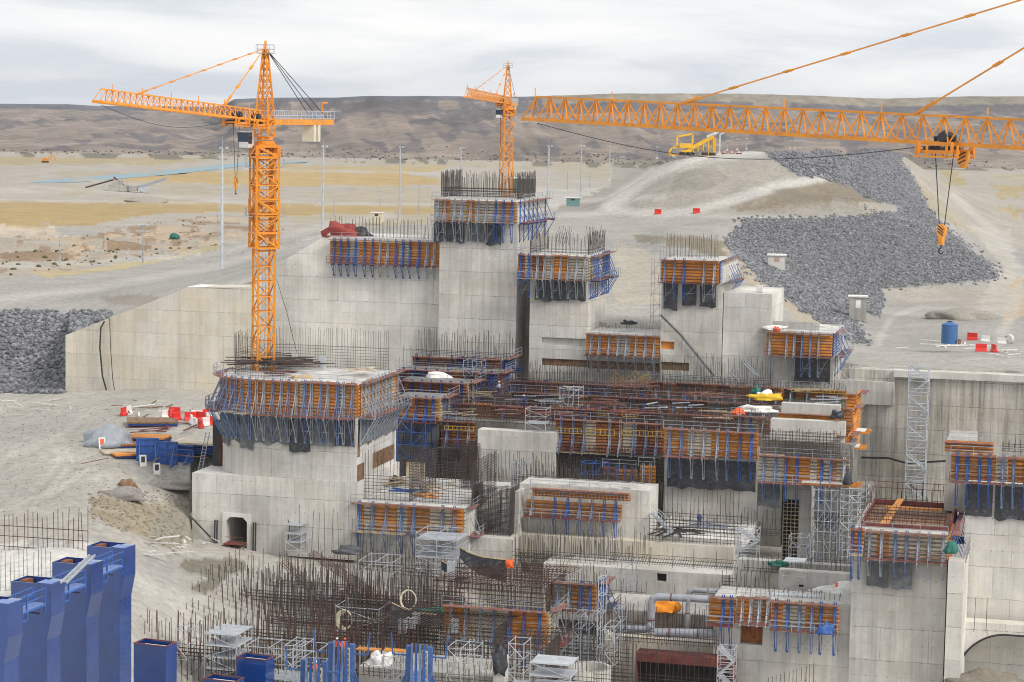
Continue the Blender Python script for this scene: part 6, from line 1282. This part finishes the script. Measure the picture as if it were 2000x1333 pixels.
# bottom blue form towers
def form_tower(lab, x0, x1, yt, v, H=11):
    a, z = uz(x0, yt, v); b_, _ = uz(x1, yt, v); L = b_-a; o = thing('form_tower', lab, 'formwork', W(a, v*K, z-H), -AZ, 'blue form towers'); k = MB()
    for x in (0, L): k.box(x-.28, x+.28, 0, .5, 0, H)
    k.obj('column', paint('mid_blue', (.06,.13,.33), .3, .5), o)
    for i in range(4):
        x = L*(.2+.2*i); k = MB(); k.bar((x, -.2, 0), (x, -.2, H+.3), .2); k.bar((x-.12, -.5, H*.25), (x, -.25, H), .13); k.bar((x, -.6, 0), (x+.1, -.3, H*.8), .13); k.obj('soldier', BL if i % 2 else LB, o)
    k = MB()
    for i in range(int(H/.55)): k.box(L*.66, L*.95, -.12, .5, i*.55, i*.55+.16)
    k.box(L*.66, L*.72, -.1, .5, 0, H-.6); k.box(L*.9, L*.95, -.1, .5, 0, H-.6); k.obj('timber_ladder', TP, o); k = MB()
    for s, x in ((-1, 0), (1, L)): k.bar((x, .2, H-1), (x+s*1.7, .2, H-1), .15); k.bar((x+s*1.7, .2, H-1), (x+s*1.9, .2, H+1.2), .13); k.bar((x, .2, H-2.5), (x+s*3.4, .2, 0), .16); k.bar((x+s*.3, .2, H-2.9), (x+s*4.2, .2, 0), .13)
    k.obj('arm', paint('mid_blue', (.06,.13,.33)), o)
form_tower('left blue form tower at the bottom edge beside orange clad workers', 646, 686, 1256, 146); form_tower('right blue form tower with raised arms at the bottom edge', 798, 838, 1262, 145)
form_tower('short blue form tower at the lowest left of the pair', 592, 632, 1290, 141, 8)
for lab, x0, x1, y, v in [('orange walkway planks left of the middle form tower',694,740,1270,149),('orange walkway planks next to the right form tower',748,792,1272,149)]:
    a, z = uz(x0, y, v); b_, _ = uz(x1, y, v); k = MB(); n = 8
    for i in range(n): k.box((b_-a)*i/n+.04, (b_-a)*(i+1)/n-.04, 0, 1.1, 0, .12)
    tag(k.obj('walkway_planks', TI, loc=W(a, v*K, z), rz=-AZ), lab, 'planks', 'orange walkway planks')
# blocks of concrete under the bottom forms
block('pale foundation block behind the bottom form towers', 700, 960, 1312, 1420, 151, 5, CD, name='foundation_block', cat='foundation'); block('maroon lined doorway at the bottom right of centre', 1240, 1432, 1282, 1420, 164, 1.5, MR_, name='dark_doorway', cat='doorway', holes=[(1244,1425,1292,1410,2.2,VOID,'opening_shade_panel')])
block('pale basement floor slab below the trench pipe', 1175, 1395, 1248, 1420, 166.5, 4, CW, name='foundation_block', cat='foundation')
# open maroon steel box on the right pier
a, z = uz(1682, 1030, 166.5); b_, _ = uz(1856, 1030, 166.5); L = b_-a; D = 9.5*K; o = thing('steel_caisson', 'open maroon steel box with orange boards inside on the heavy right pier', 'steel box', W(a, 166.5*K, z+.1), -AZ)
for nm, bx in [('front_wall',(0,L,0,.2,-.8,.4)),('rear_wall',(0,L,D,D+.2,-.8,.7)),('left_wall',(0,.2,.2,D,-.8,.6)),('right_wall',(L-.2,L,.2,D,-.8,.7))]: k = MB(); k.box(*bx); k.obj(nm, MR_, o)
k = MB(); k.box(.22, L-.22, .22, D-.02, -.7, .1); k.obj('floor', TBD, o)
k = MB(); k.add([(L*.2,.3,.3),(L*.3,.3,.3),(L*.38,D*.9,1.2),(L*.3,D*.9,1.2)], [(0,1,2,3)]); k.box(L*.2, L*.85, D*.6, D*.65, .7, .9); k.obj('orange_board', TI, o)
k = MB()
for i in range(8): x = L*i/7; k.bar((x, D+.1, 1.4), (x, D+.1, 2.9), .07); k.bar((x, .1, .4), (x, .1, 1.4), .06)
for h in (2.1, 2.8): k.bar((0, D+.1, h), (L, D+.1, h), .06)
for h in (.9, 1.4): k.bar((0, .1, h), (L, .1, h), .06)
for x in (0, L): k.bar((x, .1, 1.4), (x, D+.1, 2.1), .06)
k.obj('guard_rail', MR_, o)
# ================================================================ CLUTTER ON THE DECKS
def on(px, py, v): return Bv(px, py, v)
def heap(lab, px, py, v, L, D, h, mat, seed, name='sheet_heap', cat='sheet'):
    k = MB(); k.blob((0,0,0), 1, (L/2, D/2, h), seed, 3, .8); k.v = [(x, y, max(z, -.15)) for x, y, z in k.v]; tag(k.obj(name, mat, loc=on(px, py, v), smooth=True), lab, cat, 'sheets and heaps')
def pile(lab, px, py, v, n, L, mat, name='timber_pile', cat='timber', r=.8, rz=None, h=.3):
    k = MB()
    for i in range(n):
        a = (rz if rz is not None else rnd.uniform(0, 3.14))+rnd.gauss(0, .25); l = L*rnd.uniform(.6, 1.1)/2; c = Vector((rnd.gauss(0, r), rnd.gauss(0, r), rnd.uniform(.06, h))); k.bar(c-Vector((math.cos(a)*l, math.sin(a)*l, 0)), c+Vector((math.cos(a)*l, math.sin(a)*l, rnd.uniform(0, .15))), rnd.uniform(.12, .3), .1)
    tag(k.obj(name, mat, loc=on(px, py, v)), lab, cat, 'loose timber and bars')
pile('tangle of rebar at the foot of the tall crane', 530, 714, 187.5, 70, 6, RBM, 'rebar_tangle', 'rebar', 2.2, .2, 1.); pile('red and grey bars on the round pier deck', 545, 731, 183.5, 10, 4, MR_, 'bar_pile', 'bars', .7, 0); pile('pile of plywood and timber at the right of the pier deck', 716, 728, 186, 14, 3, TP, r=.9, rz=.6, h=.7)
k = MB(); k.box(-1.3, 1.3, -.8, .8, .1, .35); k.box(-1.1, 1.2, -.5, .6, .35, .6); tag(k.obj('timber_pallet', paint('fresh_ply', (.55,.42,.24), .2), loc=on(588, 743, 182.5), rz=.5), 'yellow timber pallet near the front of the pier deck', 'pallet')
heap('crumpled blue sheet on the slab block', 753, 935, 191, 2.6, 1.8, 1.6, BL, 21); heap('dark sheet under the crumpled blue one', 760, 945, 190, 4.5, 3, 1.1, paint('navy_cloth', (.03,.04,.08)), 22); heap('black curved rag pile on the slab block', 800, 948, 190, 3.5, 2, .7, CD, 23)
pile('broken planks leaning by the blue sheet', 755, 948, 188.5, 12, 4, WD, rz=.5, h=.9); pile('plywood pieces in the middle of the slab block', 765, 970, 185.5, 7, 3.5, TP, r=.7); pile('blue steel lengths on the slab block', 788, 962, 187, 7, 4, BL, 'bar_pile', 'bars', .4, 3.0); pile('orange timbers on the slab block', 838, 973, 184.5, 7, 2.6, TI, r=.7); pile('scattered boards at the right of the slab block', 850, 955, 187, 14, 2.4, WD, r=1.6); pile('dark boards at the left of the slab block', 725, 968, 185.5, 10, 3.5, RW, r=1.2, rz=.1)
k = MB(); k.box(-1.3, 1.3, -.06, .06, 0, 2.2); k.box(-.5, .5, .1, 1.2, 0, 1.); tag(k.obj('plywood_panel', TP, loc=on(811, 936, 192.5), rz=-.3), 'plywood panel standing at the back of the slab block', 'panel')
heap('yellow mortar tub on the central deck', 1498, 779, 211.5, 4., 2, .8, paint('tub_yellow', (.75,.48,.02), .1), 24, 'mortar_tub', 'tub'); heap('white sheet lying on the yellow tub', 1493, 771, 212, 2., 1.3, .6, WHT, 25); heap('teal bundle at the left of the yellow tub', 1477, 768, 212.5, 1.2, 1., .9, TEAL, 26); heap('white sheet folded over the deck forms near the trough', 1480, 802, 205.5, 5., 2, .7, WHT, 27); heap('orange cloth left of the folded white sheet', 1440, 808, 204.5, 2., 1.2, .6, ORC, 28); heap('long white sheet on the third blue form block', 855, 741, 213, 4., 1.6, .8, WHT, 29)
heap('white sheet with an orange patch on the basin wall', 1634, 1160, 171, 5.5, 2.5, 1.1, WHT, 30); heap('orange patch of cloth on the white sheet by the basin', 1637, 1153, 171, 1.4, 1.2, .6, ORC, 31); heap('teal sheet on the lane above the basin', 1519, 1103, 177.6, 2., 1., .5, TEAL, 32); heap('bright orange bag of cables in the trench bay', 1300, 1192, 169.5, 2.9, 1.8, 1.5, paint('bag_orange', (.85,.28,.01), .1), 33, 'cable_bag', 'bag'); heap('blue rag hanging under the lower orange formwork', 1611, 1236, 163, 1.7, .6, 1., BL, 34); heap('black cloth hanging from the lower plywood landing', 1655, 945, 191.5, 1.1, .6, 1.9, TARP, 35); heap('black cloth over the corner of the white trough', 1635, 815, 198, 1.6, 1.2, .9, TARP, 36); heap('small orange ball float by the large curved shutter', 996, 1106, 168, .9, .8, .9, ORC, 37); heap('green rags in the lower curved shutter', 848, 1196, 162.5, 4.4, 1.4, .5, TEAL, 38)
heap('crumpled black cloth on the low deck between two piers', 1228, 632, 229, 2.4, 1., .5, TARP, 39); heap('white bags in a row on the rock side formwork', 1512, 642, 225.5, 3.5, 1.4, .5, WHT, 40); heap('orange bag on the rock side formwork', 1517, 645, 224.6, .9, .8, .5, ORC, 41)
heap('maroon tarpaulin roof at the left end of the dam wall forms', 663, 462, 229.5, 5.5, 3, 2.1, paint('maroon_tarp', (.34,.05,.04), .3, .7), 42); heap('black tent flap behind the maroon tarpaulin', 690, 463, 230.5, 5, 3, 1.4, TARP, 43)
heap('grey plastic sheeting around the white scaffold', 850, 1080, 176, 3.4, 1.5, .8, paint('grey_film', (.5,.53,.58), .3, .4), 44); heap('white bundle in front of the bottom form towers', 742, 1296, 148, 2.6, 1.4, 1.2, WHT, 45); heap('dark sheet among the pit scaffolds', 680, 1080, 178, 3.5, 1.5, .8, TARG, 46)
heap('green sheet by the corner of the heavy right pier', 1856, 1078, 163.3, 1.4, 1.2, 1.1, TEAL, 47)
pile('dark bars heaped in the recess', 1330, 1040, 188, 14, 4, DK, 'bar_pile', 'bars', 1.4); k = MB()
for i in range(12): k.box(i*.42, i*.42+.25, 0, .9, 0, .35)
tag(k.obj('beam_bundle', MR_, loc=on(1340, 1052, 187), rz=-AZ), 'bundle of dark red beams in the middle of the recess', 'bundle'); pile('blue steel lengths in the recess', 1343, 1056, 186.5, 6, 3.4, BL, 'bar_pile', 'bars', .3, 3.0); pile('boards along the back of the recess', 1385, 1030, 191, 12, 5, GS, 'bar_pile', 'bars', 1.2, 3.0)
for i, (px, py, v, n, L, mt_) in enumerate([(1000,750,218,7,4,RW),(1120,765,214,9,4,WHT),(1240,757,217,14,7,RW),(1350,775,211,14,6,RW),(1050,785,207,14,5,GS),(1180,795,205,16,6,RW),(1300,800,204,12,5,GS),(930,775,209,14,5,WD),(1000,808,201,14,5,RW),(1400,815,202,14,5,WD),(1100,812,200.5,12,5,RW),(1580,770,213,10,5,WD),(1210,812,201,12,6,MR_),(900,812,202,12,5,WD),(1600,788,206,10,5,GS)]):
    pile('loose boards and bars on the central deck, '+['rear left','rear middle, the pale ones','rear between the yellow girders','before the orange row','middle left, grey ones','centre, brown ones','centre right, grey ones','at the left near the blue blocks','front left above the chamber wall','front right before the trough','front behind the guard cage','right end, light timber','front middle, dark red ones','far front left','right end, grey ones beside the trough'][i], px, py, v, max(4, n//2), L*.7, mt_, r=1.5, rz=rnd.uniform(-.5, .3), h=.8)
# yellow and black girder grids
for i, (x0, x1, y0, y1, v, rot) in enumerate([(1195,1213,740,760,219.5,.9),(1228,1252,737,765,219.8,.75),(1256,1268,740,756,220,.75),(1546,1652,759,770,217.5,0),(1215,1246,804,815,203.5,0),(1168,1186,803,812,204,0),(1088,1135,836,848,198.6,0),(1145,1200,838,852,198.6,0),(1215,1300,840,855,198.6,0),(868,925,832,842,199.8,0)]):
    a, z1 = uz(x0, y0, v); b_, z0 = uz(x1, y1, v); L = b_-a; H = abs(z1-z0); n = max(3, int(L/.55)); s = []
    for j in range(n+1): s.append(((L*j/n, 0, 0), (L*j/n, 0, H)))
    for j in range(max(1, int(H/.6))+1): s.append(((0, 0, H*j/max(1, int(H/.6))), (L, 0, H*j/max(1, int(H/.6)))))
    s = np.array(s, float)
    if rot: c, q_ = math.cos(rot), math.sin(rot); cx_, cz_ = L/2, H/2; X_ = s[..., 0]-cx_; Z_ = s[..., 2]-cz_; s[..., 0] = X_*c-Z_*q_+cx_; s[..., 2] = X_*q_+Z_*c+cz_+.6
    tag(bars_obj('girder_grid', s, .075, TY, loc=W(a, v*K, z0), rz=-AZ, n=4), ['tilted yellow girder grid on the left','large tilted yellow girder grid in the middle','small tilted yellow girder grid on the right','long yellow girder row at the right end of the deck','yellow girder grid in the middle of the deck','small yellow girder grid left of the middle one','first yellow girder row over the dark forms','second yellow girder row over the dark forms','third yellow girder row over the dark forms','yellow girder row left of the chamber wall'][i], 'girders', 'yellow girder grids')
# ================================================================ FAR MACHINES
p = G(86, 318, 500); o = thing('excavator', 'tiny orange excavator far away at the left', 'excavator', p); sc_ = 1.2; k = MB(); k.box(-1*sc_, 3*sc_, -1*sc_, 1*sc_, 1*sc_, 2.6*sc_); k.box(0, 1.3*sc_, -1*sc_, 1*sc_, 2.6*sc_, 3.4*sc_); k.obj('body', ORD, o); k = MB(); k.box(-1.3*sc_, 3*sc_, -1.3*sc_, 1.3*sc_, 0, 1*sc_); k.obj('track', DK, o); k = MB(); k.bar((2.5*sc_, 0, 2*sc_), (6*sc_, 0, 5*sc_), .6*sc_); k.bar((6*sc_, 0, 5*sc_), (8*sc_, 0, 1.5*sc_), .5*sc_); k.obj('boom', ORD, o)
# crushing plant with two conveyors
Yc = P(240, 372, 835); o = thing('crushing_plant', 'grey crushing plant with conveyor arms beside the river', 'crushing plant', Yc, 0); S1 = 835*K/4500
def cv(x, y): return ((x-240)*S1, 0, (372-y)*S1)
k = MB(); k.bar(cv(167,368), cv(222,352), .8); k.obj('conveyor', DK, o); k = MB(); k.bar(cv(250,372), cv(326,348), 1.3); k.bar(cv(245,374), cv(300,356), .8); k.obj('conveyor', GS, o); k = MB(); k.bar(cv(222,347), cv(248,368), 1.0); k.obj('conveyor', MR_, o)
k = MB(); k.box(*[cv(212,0)[0], cv(250,0)[0]], -3, 3, cv(0,374)[2], cv(0,362)[2]); k.box(cv(222,0)[0], cv(240,0)[0], -2, 2, cv(0,362)[2], cv(0,352)[2]); k.box(cv(252,0)[0], cv(268,0)[0], -2, 2, cv(0,373)[2], cv(0,363)[2]); k.obj('crusher_housing', CD, o); k = MB()
for x in (200, 275, 290, 305): k.bar(cv(x, 376), cv(x+4, 360), .5)
k.box(cv(272,0)[0], cv(292,0)[0], -2, 2, cv(0,373)[2], cv(0,366)[2]); k.obj('support_frame', GW, o)
# yellow machine on the ridge
p = P(1348, 303, 439); o = thing('gantry_machine', 'yellow conveyor machine on top of the gravel ridge', 'machine', p); S1 = 439*K/4500
def rv(x, y): return ((x-1348)*S1, 0, (303-y)*S1)
k = MB(); 
for a, b_ in [((1305,303),(1330,303)),((1305,303),(1312,290)),((1312,290),(1330,288)),((1322,288),(1322,268)),((1322,268),(1352,262)),((1352,262),(1352,280))]: k.bar(rv(*a), rv(*b_), .5)
k.box(rv(1327,0)[0], rv(1352,0)[0], -2, 2, rv(0,290)[2], rv(0,281)[2]); k.box(rv(1330,0)[0], rv(1350,0)[0], -2.2, 2.2, rv(0,301)[2], rv(0,294)[2]); k.obj('body', YEL, o)
k = MB()
for y in (-1.5, 1.5):
    a_, b_ = Vector(rv(1333,300)), Vector(rv(1392,266)); a_.y = b_.y = y; k.bar(a_, b_, .6, .9); c_ = Vector(rv(1356,302)); d_ = Vector(rv(1340,288)); k.bar(c_, d_, .5)
    for i in range(7): f = i/6; q_ = a_+(b_-a_)*f; k.bar(q_, (q_.x, y, max(.2, q_.z*.35)), .3)
k.bar(rv(1395,303), rv(1395,268), .7); k.bar(rv(1370,302), rv(1395,302), .6); k.bar(rv(1383,303), rv(1383,272), .5); k.obj('boom', YEL, o)
k = MB(); 
for dy_ in (-1.2, 0, 1.2): a_, b_ = Vector(rv(1380,268)), Vector(rv(1402,258)); a_.y = b_.y = dy_; k.bar(a_, b_, .8, n=8)
k.bar(rv(1405,300), rv(1405,262), .4); k.bar(rv(1405,262), rv(1414,258), .5); k.obj('chute', GW, o); k = MB()
for x in (1332, 1345, 1375, 1390): k.cyl((rv(x,0)[0], -2, 0), .9, .8, 12)
k.obj('wheel', DK, o)
for i in range(7):
    x = 1408+i*7; p = P(x, 304, 445); k = MB(); k.box(-.9, .9, -.15, .15, 0, .7); k.bar((-.9,0,0), (-.9,0,1.3), .12); k.bar((.9,0,0), (.9,0,1.3), .12)
    tag(k.obj('safety_barrier', RED if i % 2 else WHT, loc=p), ('red' if i % 2 else 'white')+' safety barrier right of the yellow machine, '+['first','second','third','fourth','fifth','sixth','seventh'][i]+' counting from it', 'barrier', 'safety barriers on the ridge')
# ================================================================ PEOPLE
def person(lab, p, rz, vest, helmet, lean=0., trousers=BLD, arm=.9):
    o = thing('person', lab, 'person', p, rz, 'site workers')
    J = dict(pel=(0,0,.95), ch=(0,lean*.3,1.28), nk=(0,lean*.45,1.48), hd=(0,lean*.5,1.63), tp=(0,lean*.5,1.74), sl=(-.2,lean*.4,1.42), sr=(.2,lean*.4,1.42), el=(-.3,lean*.4-.1,1.15), er=(.32,lean*.4-.12,1.17), hl=(-.22,-.35,arm+.1), hr=(.26,-.38,arm+.2), kl=(-.13,-.05,.5), kr=(.14,.02,.5), fl=(-.13,.05,.06), fr=(.15,.0,.06), tl=(-.14,-.18,.04), tr=(.17,-.22,.04), pl=(-.1,0,.9), pr=(.1,0,.9))
    E = [('pel','ch'),('ch','nk'),('nk','hd'),('hd','tp'),('ch','sl'),('ch','sr'),('sl','el'),('sr','er'),('el','hl'),('er','hr'),('pel','pl'),('pel','pr'),('pl','kl'),('pr','kr'),('kl','fl'),('kr','fr'),('fl','tl'),('fr','tr')]
    R = dict(pel=.15, ch=.17, nk=.065, hd=.095, tp=.08, sl=.075, sr=.075, el=.05, er=.05, hl=.04, hr=.04, kl=.07, kr=.07, fl=.05, fr=.05, tl=.04, tr=.04, pl=.11, pr=.11)
    ks = list(J); me = bpy.data.meshes.new('body'); me.from_pydata([J[q_] for q_ in ks], [(ks.index(a), ks.index(b_)) for a, b_ in E], []); me.materials.append(trousers)
    b = bpy.data.objects.new('body', me); C.objects.link(b); b.parent = o; sk = b.modifiers.new('skin', 'SKIN'); lay = me.skin_vertices[0].data
    for i, q_ in enumerate(ks): lay[i].radius = (R[q_], R[q_]*.8); lay[i].use_root = q_ == 'pel'
    ss = b.modifiers.new('sub', 'SUBSURF'); ss.levels = ss.render_levels = 1
    k = MB(); k.bar((0, 0, .88), (0, lean*.42, 1.46), .5, .34, n=8); k.bar((-.2,lean*.4,1.42), (-.3,lean*.4-.1,1.13), .16, n=6); k.bar((.2,lean*.4,1.42), (.32,lean*.4-.12,1.15), .16, n=6); k.bar((-.3,lean*.4-.1,1.15),(-.23,-.33,arm+.12), .12, n=6); k.bar((.32,lean*.4-.12,1.17),(.27,-.36,arm+.22), .12, n=6); k.obj('jacket', vest, o)
    k = MB(); k.blob((0, lean*.5, 1.64), .11, (.85, .95, 1.1), 1, 2, .05); k.blob((0, lean*.5-.1, 1.62), .03, rough=0, sub=1); k.obj('face', SKIN, o, smooth=True)
    k = MB(); k.blob((0, lean*.5, 1.72), .15, (.95, 1.1, .75), 2, 2, 0); k.obj('helmet', helmet, o, smooth=True)
    for s, x in ((-1, -.22), (1, .26)):
        k = MB(); c = Vector((x, -.37, arm+(.1 if s < 0 else .2)))
        for i in range(4): k.bar(c+Vector(((i-1.5)*.022, 0, 0)), c+Vector(((i-1.5)*.024, -.07-.01*(i % 2), -.03)), .018)
        k.bar(c, c+Vector((-s*.05, -.04, 0)), .02); k.bar(c+Vector((0, .03, 0)), c, .08, .035); k.obj('hand', SKIN, o)
HELW = paint('helmet_white', (.75,.75,.74), .05, .3); VEST = paint('hi_vis_orange', (.9,.1,.02), .1, .6)
person('worker in orange jacket and white helmet standing left behind the blue form tower', on(658, 1280, 147.5), .3, VEST, HELW, .1); person('worker in orange jacket and orange helmet bending right behind the blue form tower', on(671, 1281, 148), -.5, VEST, ORC, .5); person('worker in orange jacket between the two lowest form towers at the bottom edge', on(617, 1327, 143), .2, VEST, HELW, .4)
person('worker in dark clothes and white helmet on the central deck by the long beams', on(1024, 797, 204.8), 1.2, BLD, HELW, .2); person('worker in grey on the left of the central deck', on(974, 770, 210), -1., GS, HELW, .1); person('worker in dark blue leaning over the recess rebar', on(1366, 1030, 190), 0, BLD, CREAM, .6)
# ================================================================ HAZE
k = MB(); k.box(-9000, 9000, -60, 15500, -60*K-30, 90*K); hz = k.obj('haze', (lambda m: m)(bpy.data.materials.new('haze'))); tag(hz, kind='stuff'); hm = hz.data.materials[0]; hm.use_nodes = True; ht = hm.node_tree; ht.nodes.clear()
ho = ht.nodes.new('ShaderNodeOutputMaterial'); pv = ht.nodes.new('ShaderNodeVolumePrincipled'); pv.inputs['Color'].default_value = (.80, .86, .96, 1); pv.inputs['Density'].default_value = 3.2e-5; pv.inputs['Anisotropy'].default_value = .2; ht.links.new(pv.outputs[0], ho.inputs['Volume'])
